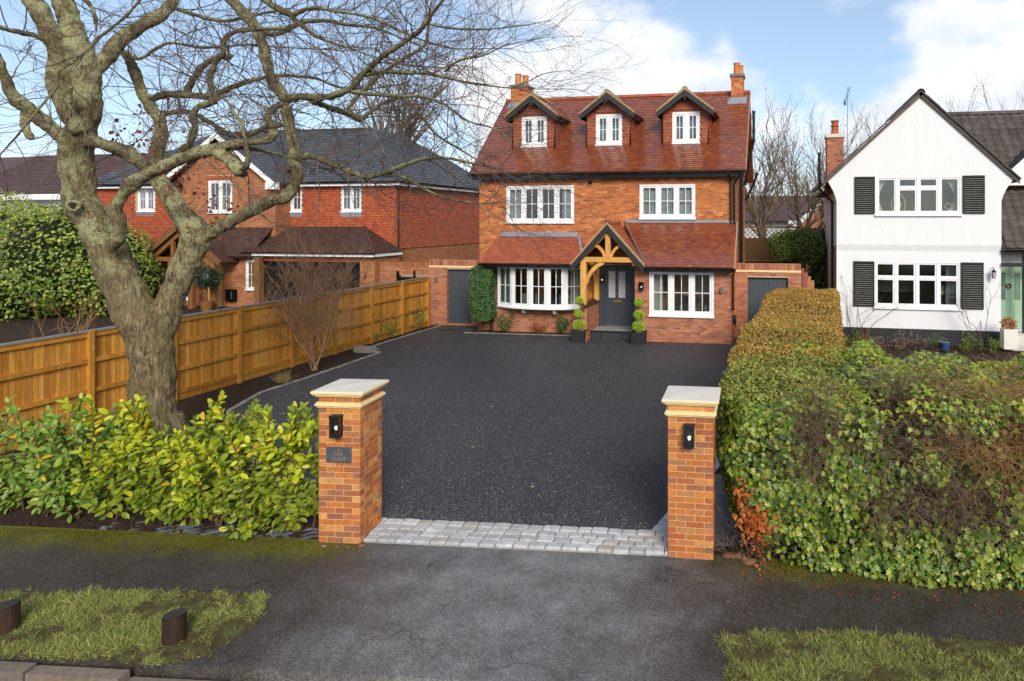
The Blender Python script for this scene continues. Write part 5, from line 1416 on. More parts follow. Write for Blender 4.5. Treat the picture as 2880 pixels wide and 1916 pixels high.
# garage
mb = MB(); gdx0, gdx1 = -24.1, -18.9
sheet(mb, (-24.9, GY, 0), X1, 6.75, 0, 2.6, [(gdx0 + 24.9, gdx1 + 24.9, 0, 2.2)], .2); mb.add([(-18.15, GY, 0), (-18.15, FY, 0), (-18.15, FY, 2.6), (-18.15, GY, 2.6)], [(0, 1, 2, 3)]); mb.build('garage_wall', 'mortar_sand', nb)
B += bricks((-24.9, GY, 0), X1, 6.75, 0, 2.5, [(gdx0 + 24.9, gdx1 + 24.9, -.1, 2.2), (gdx0 + 24.8, gdx1 + 25.0, 2.2, 2.45)]) + bricks((-18.15, GY, 0), Y1, 2.0, 0, 2.5)
emit(nb, B, 'brick', 'brick_brown', 220, 'brickwork')
emit(nb, soldiers((gdx0 - .1, GY, 0), X1, gdx1 - gdx0 + .2, 2.2, .225), 'garage_lintel_brick', 'wall_tile', 80)
mb = MB(); mb.box(gdx0, gdx1, GY + .16, GY + .2, 0, 2.2); g_ = mb.build('garage_door', 'paint_black', nb)
emit(g_, [(V((gdx0 + gdx1) / 2, GY + .15, .02 + .55 * (k + .5)), X1, Y1, UP, gdx1 - gdx0 - .02, .02, .53) for k in range(4)], 'door_panel', 'paint_black')
hz, ge = 3.82, 2.62
q0, q1, q2, q3 = (-24.9, GY - .35, ge), (-17.95, GY - .35, ge), (-20.05, FY, hz), (-24.9, FY, hz)
mb = MB(); mb.add([q0, q1, q2, q3], [(0, 1, 2, 3)]); mb.add([q1, (-17.95, FY + .05, ge), q2], [(0, 1, 2)]); gr = mb.build('garage_roof', 'garage_tile', nb)
v = V(0, FY - GY + .35, hz - ge); L1 = v.length
T = tiles(q0, X1, v, 6.95, L1, .105, .168, .015, lambda a, b: a < 6.95 - 2.1 * b / L1)
v2 = V(-2.1, 0, hz - ge); L2 = v2.length
T += tiles(q1, Y1, v2, FY - GY + .4, L2, .105, .168, .015, lambda a, b: a > 2.35 * b / L2)
emit(gr, T, 'roof_tile', 'garage_tile', 200, 'garage_tiling')
ridge_run(gr, q1, q2, .06, .2, 'garage_tile', 'hip_tile')
mb = MB(); mb.box(-24.9, -18.0, GY - .33, GY - .30, 2.46, 2.6); mb.box(-18.03, -18.0, GY - .3, FY, 2.46, 2.6); mb.build('fascia', 'paint_white', gr)
gutter(gr, (-24.9, GY - .38, 2.62), (-17.9, GY - .38, 2.62), .05)
mb = MB(); mb.add([(-24.95, FY - .8, hz - .35), (-24.1, BY - .02, hz + .15), (-24.2, BY - .02, hz + .02), (-25.0, FY - .9, hz - .4)], [(0, 1, 2, 3)]); mb.build('lead_valley', 'lead', nb)
# oak porch and the roof between porch and garage
py = 26.0
mb = MB(); mb.prism([(-26.4, py + .5, 2.42), (-24.3, py + .5, 2.42), (-24.6, BY, 3.75), (-27.6, BY, 3.75)], V(0, .7, -.9).normalized() * .1); pr = mb.build('porch_side_roof', 'garage_tile', nb)
v = V(0, BY - py - .5, 1.33); L3 = v.length
emit(pr, tiles((-26.6, py + .5, 2.43), X1, v, 2.3, L3, .105, .168, .015), 'roof_tile', 'garage_tile', 60, 'porch_tiling')
pxc = -27.45
def nbeam(a, b, w, d, nm='oak_beam'): mb = MB(); mb.bar(a, b, w, d, FR); mb.build(nm, 'oak_brown', nb, bev=.01)
for s in (-1, 1):
    a = V(pxc, py, 3.95); e = V(pxc + s * 2.3, py, 2.2)
    mb = MB(); mb.prism([a + V(0, -.25, 0), e + V(0, -.25, 0), e + V(0, 1.9, 0), a + V(0, 1.9, 0)], V(-s * 1.75, 0, -2.3).normalized() * .1); mb.build('porch_roof', 'garage_tile', nb)
    nbeam(a + V(0, -.26, -.12), e + V(0, -.26, -.06), .26, .06, 'barge_board')
    nbeam(a + V(0, 0, -.35), e + V(-s * .5, 0, -.0), .2, .16, 'principal_rafter')
    for x in (1.75, .55): nbeam((pxc + s * x, py, 0), (pxc + s * x, py, 2.25), .24, .24, 'porch_post')
    nbeam((pxc + s * .5, py, 2.4), (pxc + s * .5, py, 3.2), .16, .14, 'strut')
nbeam((pxc - 1.9, py, 2.3), (pxc + 1.9, py, 2.3), .2, .2, 'tie_beam'); nbeam((pxc, py, 2.4), (pxc, py, 3.7), .2, .16, 'king_post')
nbeam((-23.55 - .45, py + .7, 0), (-24.0, py + .7, 2.4), .28, .2, 'porch_post')
mb = MB(); sheet(mb, (-30.5, py + .9, 0), X1, 6.2, 0, 2.6, [(1.5, 2.9, .3, 2.3), (5.66, 6.2, .85, 2.25)], .1); mb.build('porch_back_wall', 'mortar_pale', nb)
emit(nb, bricks((-30.5, py + .9, 0), X1, 6.2, 0, 2.6, [(3.5, 4.35, 0, 2.2), (1.5, 2.9, .3, 2.3), (5.65, 6.2, .85, 2.25)]), 'porch_brick', 'brick_brown', 100, 'porch_brickwork')
mb = MB(); mb.box(-27.0, -26.15, py + .86, py + .9, .1, 2.2); od = mb.build('front_door', 'oak', nb)
for k in range(4): mb = MB(); mb.box(-26.45, -26.3, py + .845, py + .858, .45 + .42 * k, .7 + .42 * k); mb.build('door_pane', 'frosted', od)
window(nb, (-24.84, py + .9, .85), X1, FR, .54, 1.4, [1], .06, sill=.05, room='interior', rd=.8)
window(nb, (-29.0, py + .9, .3), X1, FR, 1.4, 2.0, [1, 1], .07, bars=(0, 1), sill=.05, room='interior', rd=.8)
drape(nb, V(-24.84, py + .9, .85), X1, FR, .02, .5, .05, 1.3, .15, 'curtain')
# its side wall with gate behind the golden fence
sw = root('gate_wall', 'dark coped brick wall with a black boarded gate behind the fence', 'wall', (-15.6, 27.3, 0))
mb = MB(); sheet(mb, (-18.1, 27.3, 0), X1, 4.1, 0, 2.2, [(.9, 3.4, 0, 1.62)], .1); mb.build('wall_core', 'mortar_pale', sw)
emit(sw, bricks((-18.1, 27.3, 0), X1, 4.1, .6, 2.0, [(.9, 3.4, -.1, 1.62)]), 'brick', 'brick_brown', 100, 'brickwork')
emit(sw, soldiers((-18.1, 27.3, 0), X1, 4.1, 2.02, .2, out=.02), 'coping_brick', 'brick_brown', 60)
mb = MB(); mb.box(-17.2, -14.7, 27.34, 27.38, .05, 1.5); gt = mb.build('gate', 'paint_black', sw)
emit(gt, [(V(-17.2 + .125 * (k + .5), 27.325, .8), X1, Y1, UP, .118, .02, 1.45) for k in range(20)], 'board', 'paint_black')
mb = MB(); mb.box(-17.25, -17.1, 27.28, 27.4, 0, 1.8); mb.box(-14.8, -14.65, 27.28, 27.4, 0, 1.75); mb.box(-16.4, -16.3, 27.28, 27.33, 1.5, 1.85); mb.build('gate_post', 'paint_black', sw)

# ------------------------------------------------------------------ houses further off
bg = root('brown_roof_house', 'long house with maroon brown tiled roof beyond the left hedge', 'house', (-44, 36, 0))
mb = MB(); mb.box(-70, -36.9, 36, 44, 0, 5.75); mb.build('wall', 'render_white', bg)
mb = MB(); mb.prism([(-70, 35.4, 5.9), (-70, 40.5, 9.0), (-70, 45, 5.9)], (34.5, 0, 0)); rf = mb.build('roof', 'maroon_tile', bg)
v = V(0, 5.1, 3.1)
emit(rf, tiles((-56, 35.4, 5.92), X1, v, 20.5, v.length, .3, .3, .03), 'roof_tile', 'maroon_tile', 200, 'roof_tiling', PAN)
mb = MB(); mb.box(-70, -35.5, 35.36, 35.4, 5.5, 5.88); mb.build('fascia', 'paint_white', bg)
mb = MB(); mb.box(-45.5, -36.9, 35.95, 35.99, 5.0, 5.55); mb.build('window_head', 'paint_white', bg)
for i in range(3):
    window(bg, (-46 + i * 2.6, 35.98, 3.9), X1, FR, 1.8, 1.2, [1, 1], .08, bars=(0, 0), sill=.05, room='interior_dark', rd=1)
fh = root('distant_bungalow', 'distant bungalow with brown roof and white gable between the two houses', 'house', (1, 46, 0))
mb = MB(); mb.box(-3.5, .5, 46.2, 50, 0, 4.2); mb.build('wall', 'render_white', fh)
mb = MB(); mb.box(.5, 5, 46, 50, 0, 3.8); mb.build('brick_wall', 'brick_low', fh)
mb = MB(); mb.prism([(-4, 45.6, 4.1), (-4, 48.2, 5.9), (-4, 51, 4.1)], (8.6, 0, 0)); mb.build('roof', 'maroon_tile', fh)
mb = MB(); mb.prism([(.9, 45.4, 3.6), (2.9, 45.4, 5.5), (4.9, 45.4, 3.6)], (0, .7, 0)); mb.build('gable_wall', 'brick_low', fh)
for s in (-1, 1): mb = MB(); mb.bar((2.9, 45.35, 5.55), (2.9 + s * 2.3, 45.35, 3.4), .28, .12, FR); mb.build('barge_board', 'paint_white', fh)
window(fh, (-2.6, 46.2, 2.9), X1, FR, 1.4, .9, [1, 1], .08, bars=(0, 0), sill=.05, room='interior_dark', rd=1)

# ------------------------------------------------------------------ fence
FX = -13.47
fe = root('timber_fence', 'golden brown feather edge board fence along the left of the drive', 'fence', (FX, 16, 0))
posts = [7.07, 8.90, 10.72, 12.55, 14.38, 16.20, 18.03, 19.86, 21.69, 23.50]
emit(fe, [(V(FX - .01, y, .95), X1, Y1, UP, .10, .10, 1.94) for y in posts], 'post', 'fence_frame')
P, Q, G, C = [], [], [], []
for a, b in zip(posts[:-1], posts[1:]):
    n = 18; w = (b - a - .1) / n
    for k in range(n):
        t = .07 + RD.uniform(-.01, .01); u = V(math.sin(t), math.cos(t), 0)
        P.append((V(FX - .055, a + .05 + w * (k + .5), 1.02 + RD.uniform(-.004, .004)), u, V(-u.y, u.x, 0), UP, w * 1.1, .014, 1.70))
    for z in (.20, .72, 1.32): Q.append((V(FX - .02, (a + b) / 2, z), X1, Y1, UP, .05, b - a - .104, .085))
    G.append((V(FX - .03, (a + b) / 2, .075), X1, Y1, UP, .03, b - a - .104, .15))
    C.append((V(FX - .035, (a + b) / 2, 1.905), X1, Y1, UP, .11, b - a - .006, .04))
    Q.append((V(FX - .02, (a + b) / 2, 1.835), X1, Y1, UP, .04, b - a - .104, .09))
emit(fe, P, 'board', 'fence_wood'); emit(fe, Q, 'rail', 'fence_frame'); emit(fe, G, 'gravel_board', 'fence_frame'); emit(fe, C, 'capping', 'fence_cap')

# ------------------------------------------------------------------ gate piers
def brick_proto():
    bm = bmesh.new(); bmesh.ops.create_cube(bm, size=1); bmesh.ops.bevel(bm, geom=bm.edges[:], offset=.025, segments=1, affect='EDGES')
    bmesh.ops.triangulate(bm, faces=bm.faces)
    r = (np.array([tuple(v.co) for v in bm.verts]), np.array([[v.index for v in f.verts] for f in bm.faces])); bm.free(); return r
BRP = brick_proto()
def lantern(label, loc, rz, w, d, h, name='wall_lantern', lit=True):
    """black box lantern; local +Y points out of the wall (towards the viewer = -Y world before rotation)"""
    r = root(name, label, 'lantern', loc, 'wall lanterns', rz, local=True)
    t = .011
    mb = MB(); mb.box(-w / 2, w / 2, -.012, 0, 0, h); mb.build('back_plate', 'lamp_black', r)
    mb = MB()
    for sx in (-1, 1):
        mb.box(sx * w / 2 - (t if sx > 0 else 0), sx * w / 2 + (0 if sx > 0 else t), -d, -d + t, 0, h); mb.box(sx * w / 2 - (t if sx > 0 else 0), sx * w / 2 + (0 if sx > 0 else t), -d + t, -.012, 0, t)
    mb.box(-w / 2 + t, w / 2 - t, -d, -d + t, 0, t * 1.6); mb.box(-w / 2 + t, w / 2 - t, -d, -d + t, h - t * 1.6, h); mb.box(-w / 2 + t, w / 2 - t, -d + t, -.012, 0, t)
    mb.build('frame', 'lamp_black', r)
    mb = MB(); mb.box(-w / 2 - .006, w / 2 + .006, -d - .006, 0, h, h + .014); mb.build('lid', 'lamp_black', r)
    for x0, x1, y0, y1 in ((-w / 2 + t, w / 2 - t, -d + .003, -d + .006), (-w / 2 + .003, -w / 2 + .006, -d + t, -.012), (w / 2 - .006, w / 2 - .003, -d + t, -.012)):
        mb = MB(); mb.box(x0, x1, y0, y1, t * 1.6, h - t * 1.6); mb.build('pane', 'glass', r)
    mb = MB(); mb.lathe((0, -d / 2, t), [(.018, 0), (.018, h * .28), (.012, h * .3)], 10); mb.build('lamp_holder', 'lamp_black', r)
    mb = MB(); mb.lathe((0, -d / 2, h * .31), [(.01, 0), (.014, h * .05), (.021, h * .13), (.018, h * .19), (.006, h * .22)], 12); mb.build('bulb', 'bulb_glow' if lit else 'frosted', r, smooth=True)
    return r
def pier(label, c, rz, group='gate piers'):
    p = root('gate_pier', label, 'gate pier', (c[0], c[1], 0), group, rz, local=True)
    W = .5525; h = W / 2
    mb = MB(); mb.box(-h + .006, h - .006, -h + .006, h - .006, 0, 1.87); mb.build('mortar_core', 'mortar_sand', p)
    P = []
    for k in range(24):
        z = k * .075 + .0375 + (.065 if k == 23 else 0)
        A = [.215, .215, .1025] if k % 2 else [.1025, .215, .215]
        for yy in (-h + .05, h - .05):
            x = -h
            for l in A:
                P.append((V(x + l / 2, yy + RD.uniform(-.0015, .0015), z), X1, Y1, UP, l, .1 + .002, .065)); x += l + .01
        S = [.215, .1075] if k % 2 else [.1075, .215]
        for xx in (-h + .05, h - .05):
            y = -h + .11
            for l in S:
                P.append((V(xx + RD.uniform(-.0015, .0015), y + l / 2, z), X1, Y1, UP, .1 + .002, l, .065)); y += l + .01
    cp = Vector(c)
    emit(p, P, 'brick', 'brick_pillar', 150, 'brickwork', BRP, key=lambda q: (q[0].y - .9 * q[0].x) - .02 * q[0].z)
    mb = MB(); e = h + .03
    for z0, z1, g in ((1.722, 1.745, .018), (1.745, 1.772, .038), (1.772, 1.79, .024)): mb.box(-h - g, h + g, -h - g, h + g, z0, z1)
    mb.build('string_course', 'stone_cream', p, bev=.006)
    mb = MB(); 
    for z0, z1, g in ((1.862, 1.885, .03), (1.885, 1.91, .055)): mb.box(-h - g, h + g, -h - g, h + g, z0, z1)
    mb.build('cap_moulding', 'stone_cream', p, bev=.005)
    g = h + .07
    mb = MB(); mb.box(-g, g, -g, g, 1.905, 1.931); mb.build('cap_edge', 'stone_cream', p, bev=.005)
    g -= .004
    mb = MB(); mb.add([(-g, -g, 1.925), (g, -g, 1.925), (g, g, 1.925), (-g, g, 1.925), (-g, -g, 1.938), (g, -g, 1.938), (g, g, 1.938), (-g, g, 1.938), (0, 0, 1.96)], [(3, 2, 1, 0), (0, 1, 5, 4), (1, 2, 6, 5), (2, 3, 7, 6), (3, 0, 4, 7), (4, 5, 8), (5, 6, 8), (6, 7, 8), (7, 4, 8)])
    mb.build('coping_cap', 'stone_cap', p, bev=.004)
    return p
LPZ, RPZ = math.radians(6), math.radians(3)
pier('left brick gate pier with lantern above a dark name plaque', (-5.54, 7.73), LPZ)
pier('right brick gate pier with lantern and no plaque, beside the ivy hedge', (-1.09, 8.19), RPZ)
def on_pier(c, rz, x, out, z):
    return (c[0] + math.cos(rz) * x + math.sin(rz) * (.277 + out), c[1] + math.sin(rz) * x - math.cos(rz) * (.277 + out), z)
lantern('black box lantern on the front of the left gate pier', on_pier((-5.54, 7.73), LPZ, -.01, 0, 1.37), LPZ, .12, .11, .26)
lantern('black box lantern on the front of the right gate pier', on_pier((-1.09, 8.19), RPZ, -.01, 0, 1.37), RPZ, .12, .11, .26)
pq = root('name_plaque', 'dark slate name plaque with bronze lettering THE GLADE on gate pier', 'plaque', on_pier((-5.54, 7.73), LPZ, .0, .003, 1.03), None, LPZ, local=True)
mb = MB(); mb.box(-.165, .165, -.012, 0, 0, .195); mb.build('plate', 'plaque_slate', pq, bev=.003)
mb = MB()
for b in ((-.165, .165, 0, .008), (-.165, .165, .187, .195), (-.165, -.157, .008, .187), (.157, .165, .008, .187)): mb.box(b[0], b[1], -.015, -.0125, b[2], b[3])
mb.build('rim', 'plaque_slate', pq)
def lettering(txt, size, x, z, par, mt='bronze_letter', y=-.0135, name='lettering'):
    cu = bpy.data.curves.new(name, 'FONT'); cu.body = txt; cu.size = size; cu.align_x = 'CENTER'; cu.extrude = .0015; cu.space_character = 1.12
    cu.offset = .0006
    cu.materials.append(MT[mt])
    tmp = bpy.data.objects.new('tmp', cu); col.objects.link(tmp); me = bpy.data.meshes.new_from_object(tmp.evaluated_get(bpy.context.evaluated_depsgraph_get())); bpy.data.objects.remove(tmp)
    o = bpy.data.objects.new(name, me); o.parent = par; o.location = (x, y, z); o.rotation_euler = (PI / 2, 0, 0); col.objects.link(o)
    return o
lettering('THE', .058, 0, .083, pq); lettering('GLADE', .058, 0, .028, pq)
mb = MB(); mb.prism([(-.05, -.0125, .128), (0, -.0125, .165), (.05, -.0125, .128), (.044, -.0125, .128), (0, -.0125, .158), (-.044, -.0125, .128)], (0, -.003, 0)); mb.ball((0, -.0135, .172), .006, 8, 6)
mb.build('emblem', 'bronze_letter', pq)

# house lanterns
lantern('lit black lantern on brick wall to the right of the front door', (-4.63, 21.815, 1.75), 0, .15, .13, .26)
lantern('lit black lantern on brickwork inside the porch left of the door', (-6.33, 22.985, 1.86), 0, .14, .12, .25)
def spot(label, x, y, z, mt='steel', name='wall_spotlight', g='small cylinder wall lights'):
    r = root(name, label, 'wall light', (x, y, z), g)
    mb = MB(); mb.lathe((x, y - .07, z), [(.042, 0), (.042, .18), (.03, .18)], 12); mb.build('body', mt, r)
    mb = MB(); mb.box(x - .02, x + .02, y - .05, y, z + .06, z + .12); mb.build('bracket', mt, r)
spot('small grey cylinder light right of the ground floor window', -1.93, 21.82, 1.72)
spot('small grey cylinder light on the side wall beside tall grey door', -13.28, 23.79, 1.72)
spot('small dark cylinder light on the garage wall next door', -18.6, 26.99, 1.45, 'lamp_black')
def box_light(label, x, y, z, w=.16, h=.2):
    r = root('box_light', label, 'wall light', (x, y, z)); mb = MB(); mb.box(x - w / 2, x + w / 2, y - .14, y - .02, z, z + h); mb.box(x - .03, x + .03, y - .02, y, z + .03, z + h - .03); mb.build('housing', 'lamp_black', r, bev=.008)
box_light('dark box light on brick wall left of the neighbour oak porch', -30.2, 26.89, 1.8)
box_light('dark box light on the right post of the neighbour oak porch', -25.6, 25.87, 1.55, .22, .26)
ll = root('coach_lantern', 'small black coach lantern on white wall beside green door', 'lantern', (6.72, 22.98, 2.3))
mb = MB(); mb.tube([(6.72, 22.98, 2.56), (6.72, 22.86, 2.6), (6.72, 22.82, 2.5)], .012, 6); mb.lathe((6.72, 22.82, 2.46), [(.09, 0), (.02, .07)], 8); mb.lathe((6.72, 22.82, 2.24), [(.05, 0), (.055, .015)], 8)
for k in range(4): a = PI / 4 + k * PI / 2; mb.tube([(6.72 + .045 * math.cos(a), 22.82 + .045 * math.sin(a), 2.25), (6.72 + .07 * math.cos(a), 22.82 + .07 * math.sin(a), 2.47)], .007, 5)
mb.build('frame', 'lamp_black', ll)
mb = MB(); mb.lathe((6.72, 22.82, 2.255), [(.04, 0), (.062, .205)], 8); mb.build('pane', 'frosted', ll)
ev = root('charging_point', 'black oval car charger on the wall corner by the brown hedge', 'charger', (-1.53, 22.2, .62))
mb = MB(); mb.ball((-1.53, 22.2, .78), .15, 12, 10, (.5, .75, 1.1)); mb.build('housing', 'lamp_black', ev, smooth=True)
mb = MB(); mb.tube([V(-1.5, 22.2 + .1 * math.cos(t), .60 + .1 * math.sin(t)) for t in np.linspace(0, 6.2, 12)], .014, 6); mb.build('cable', 'lamp_black', ev)
pb = root('parcel_box', 'black wall mounted letter box beside the neighbour narrow window', 'letter box', (-25.55, 26.86, .3))
mb = MB(); mb.box(-25.8, -25.3, 26.7, 26.89, .3, .85); mb.build('body', 'paint_black', pb, bev=.015); mb = MB(); mb.box(-25.48, -25.43, 26.69, 26.7, .4, .75); mb.build('handle', 'steel', pb)
sm = root('satellite_dish', 'small black floodlight under the neighbour gable eaves', 'floodlight', (-29.6, 27.9, 5.75)); sm.name = 'floodlight'
mb = MB(); mb.ball((-29.6, 27.75, 5.85), .22, 10, 8, (1, .8, 1)); mb.build('housing', 'lamp_black', sm, smooth=True); mb = MB(); mb.box(-29.65, -29.55, 27.75, 28, 5.85, 5.95); mb.build('arm', 'lamp_black', sm)

# bollards on the verge
for x, y, lab in ((-5.81, 5.42, 'dark round timber bollard on grass nearest the tarmac'), (-7.60, 5.24, 'dark round timber bollard at the left edge of the picture')):
    r = root('timber_bollard', lab, 'bollard', (x, y, 0), 'timber bollards on the verge')
    mb = MB(); n = 20
    vs = []
    for k, z in enumerate((-.05, .1, .255)):
        for i in range(n):
            a = 2 * PI * i / n; rr = .100 * (1 + .02 * math.sin(3 * a + k)); vs.append((x + rr * math.cos(a), y + rr * math.sin(a), z + (.008 * math.cos(a) if k == 2 else 0)))
    mb.add(vs, [(k * n + i, k * n + (i + 1) % n, (k + 1) * n + (i + 1) % n, (k + 1) * n + i) for k in range(2) for i in range(n)])
    mb.build('shaft', 'bollard_wood', r, smooth=False)
    mb = MB(); top = [(x + .096 * math.cos(2 * PI * i / n), y + .096 * math.sin(2 * PI * i / n), .258 + .007 * math.cos(2 * PI * i / n)) for i in range(n)]
    mb.prism(top, (0, 0, .008)); mb.build('cut_top', 'bollard_top', r)

# planters with ball topiary
def leaf_ball(parent, c, r, n, mt, size, seed, sq=(1, 1, 1), name='leaf_ball', up=.3):
    rng = np.random.default_rng(seed); d = rng.normal(size=(n, 3)); d /= np.linalg.norm(d, axis=1)[:, None]
    rad = r * (.55 + .5 * rng.random(n) ** .5); p = np.array(c) + d * rad[:, None] * np.array(sq)
    p = p + d * (wobble(p * 1, seed, 9 / r * .3)[:, None] * r * .09)
    nn = d + rng.normal(size=(n, 3)) * .5; nn[:, 2] += up; nn /= np.linalg.norm(nn, axis=1)[:, None]
    dd, aa, _ = facing(nn, rng, .5)
    # let shoots point outwards
    k = rng.random(n) < .5; dd[k] = nn[k]; aa[k] = np.cross(dd[k], rng.normal(size=(k.sum(), 3))); aa[k] /= np.linalg.norm(aa[k], axis=1)[:, None]
    return leaves(parent, name, mt, p, dd, aa, rng.uniform(.6, 1.2, n) * size, LEAF2, .8)
for i, (x, lab) in enumerate(((-6.70, 'left of the porch step'), (-4.645, 'right of the porch step'))):
    pl = root('square_planter', 'square black planter ' + lab, 'planter', (x, 21.42, .01), 'porch planters')
    mb = MB(); y0 = 21.42; w0, w1 = .21, .24
    o8 = [(x + sx * w, y0 + sy * w, z) for z, w in ((.012, w0), (.40, w1)) for sx, sy in ((-1, -1), (1, -1), (1, 1), (-1, 1))]
    mb.add(o8, [(3, 2, 1, 0), (0, 1, 5, 4), (1, 2, 6, 5), (2, 3, 7, 6), (3, 0, 4, 7)]); mb.build('pot', 'planter_black', pl, bev=.01)
    mb = MB(); 
    for b in ((-.25, .25, -.25, -.2), (-.25, .25, .2, .25), (-.25, -.2, -.2, .2), (.2, .25, -.2, .2)): mb.box(x + b[0], x + b[1], y0 + b[2], y0 + b[3], .37, .41)
    mb.build('rim', 'planter_black', pl)
    mb = MB(); mb.box(x - .2, x + .2, y0 - .2, y0 + .2, .34, .36); mb.build('compost', 'soil', pl)
    tp = root('topiary_tree', 'lime green three ball topiary in the planter ' + lab, 'topiary', (x, y0, .36), 'ball topiary at the porch')
    mb = MB(); mb.tube([(x, y0, .34), (x + .01, y0, .9), (x - .005, y0, 1.45)], [.016, .013, .01], 7); mb.build('stem', 'twig_brown', tp)
    for k, (z, r) in enumerate(((.58, .185), (.97, .15), (1.38, .125))): leaf_ball(tp, (x, y0, z), r, 1500, 'topiary_lime', .05, 10 * i + k, (1.05, 1.05, .92))
# things standing in the windows
def bouquet(label, x, y, z, seed, s=1.0):
    b = root('flower_vase', label, 'flowers', (x, y, z))
    mb = MB(); mb.lathe((x, y, z), [(.05 * s, 0), (.08 * s, .06 * s), (.06 * s, .2 * s), (.075 * s, .24 * s)], 12); mb.build('vase', 'ceramic', b, smooth=True)
    leaf_ball(b, (x, y, z + .34 * s), .2 * s, 160, 'evergreen', .08 * s, seed, name='foliage'); leaf_ball(b, (x, y, z + .46 * s), .2 * s, 260, 'flower_red', .07 * s, seed + 1, (1.2, 1, .7), name='blooms')
bouquet('dark red flowers in the right ground floor window, left bunch', -3.35, 22.3, .95, 3)
bouquet('dark red flowers in the right ground floor window, right bunch', -2.95, 22.35, .95, 5)
bouquet('dark red flowers behind the middle light of the bay window', -8.5, 22.95, .98, 7, 1.2)
for xx, lab in ((-2.42, 'white card standing in the right ground floor window'), (-3.75, 'pale picture frame standing in the right ground floor window')):
    mb = MB(); mb.box(xx - .12, xx + .12, 22.25, 22.27, .95, 1.22); o = mb.build('picture_frame', 'blind'); tag(o, lab, 'frame')
for i, xx in enumerate((-9.4, -8.85, -7.9)):
    c = root('dining_chair', ('pale chair back seen in left part of the bay window', 'pale chair back left of the flowers in the bay window', 'pale chair back in right part of the bay window')[i], 'chair', (xx, 23.4, .4), 'chairs in the bay window')
    mb = MB(); mb.box(xx - .22, xx + .22, 23.4, 23.46, .85, 1.35); mb.build('backrest', 'curtain_grey', c, bev=.03); mb = MB(); mb.box(xx - .22, xx + .22, 23.4, 23.85, .75, .84); mb.build('seat', 'curtain_grey', c)
tl = root('table_lamp', 'table lamp with cream shade in white house lower window', 'lamp', (5.35, 23.7, 1.1))
mb = MB(); mb.lathe((5.35, 23.7, 1.62), [(.17, 0), (.11, .3)], 16); mb.build('lamp_shade', 'lampshade', tl); mb = MB(); mb.lathe((5.35, 23.7, 1.1), [(.08, 0), (.09, .08), (.03, .3), (.02, .55)], 12); mb.build('base', 'ceramic', tl)
so = root('sofa', 'dark sofa back seen in the white house lower window', 'sofa', (3.8, 23.9, .9)); mb = MB(); mb.box(3.2, 4.6, 23.9, 24.1, .9, 1.62); mb.build('backrest', 'fabric_dark', so, bev=.05)
mr = root('round_mirror', 'small round mirror in the right of the white house upper window', 'mirror', (5.45, 23.25, 4.5)); mb = MB(); mb.lathe((5.45, 23.25, 4.42), [(.05, 0), (.02, .04)], 10); mb.tube([V(5.45 + .1 * math.cos(t), 23.25, 4.58 + .1 * math.sin(t)) for t in np.linspace(0, 2 * PI, 15)], .015, 6); mb.build('rim', 'ceramic', mr)
vs2 = root('chair_back', 'pale carved chair back in the white house upper window', 'chair', (3.9, 23.4, 4.3)); mb = MB(); mb.tube([V(3.9 + .22 * math.cos(t), 23.4, 4.65 + .35 * math.sin(t)) for t in np.linspace(-.6, 3.74, 15)], .025, 6); mb.ball((3.9, 23.4, 4.65), .1, 8, 6, (1, .2, 1.6)); mb.build('backrest', 'ceramic', vs2)
# planter by the green door, blue pot
gp = root('door_planter', 'cream square planter with small plant by the green door', 'planter', (7.0, 22.3, .1)); mb = MB(); mb.box(6.8, 7.2, 22.1, 22.5, .1, .72); mb.build('pot', 'paint_cream', gp, bev=.015)
leaf_ball(gp, (7.0, 22.3, .88), .2, 300, 'nandina', .09, 41, (1, 1, .8), name='plant')
bp = root('blue_pot', 'small blue glazed pot among the shrubs by the white house', 'pot', (5.0, 21.7, .2)); mat('blue_glaze', ['34507c'], .3, .5); mb = MB(); mb.lathe((5.0, 21.7, .1), [(.1, 0), (.14, .18), (.15, .24), (.12, .24)], 16); mb.build('pot', 'blue_glaze', bp)
# trellis beyond the side gate
tr = root('trellis_fence', 'brown diagonal trellis panel beyond the brick side wall', 'trellis', (-.8, 31, 0))
P = []
for k in range(16):
    for s in (-1, 1):
        x = -2.4 + .22 * k; d = V(s * .7, 0, .7).normalized(); P.append((V(x, 31 + .012 * s, 3.0), d, Y1, d.cross(Y1), 2.1, .012, .03))
emit(tr, P, 'slat', 'trellis'); mb = MB(); mb.box(-2.6, .9, 30.96, 31.04, 2.2, 2.28); mb.box(-2.6, .9, 30.96, 31.04, 3.76, 3.84); mb.box(-2.6, .9, 31.06, 31.1, 0, 3.3); mb.build('frame', 'trellis', tr)

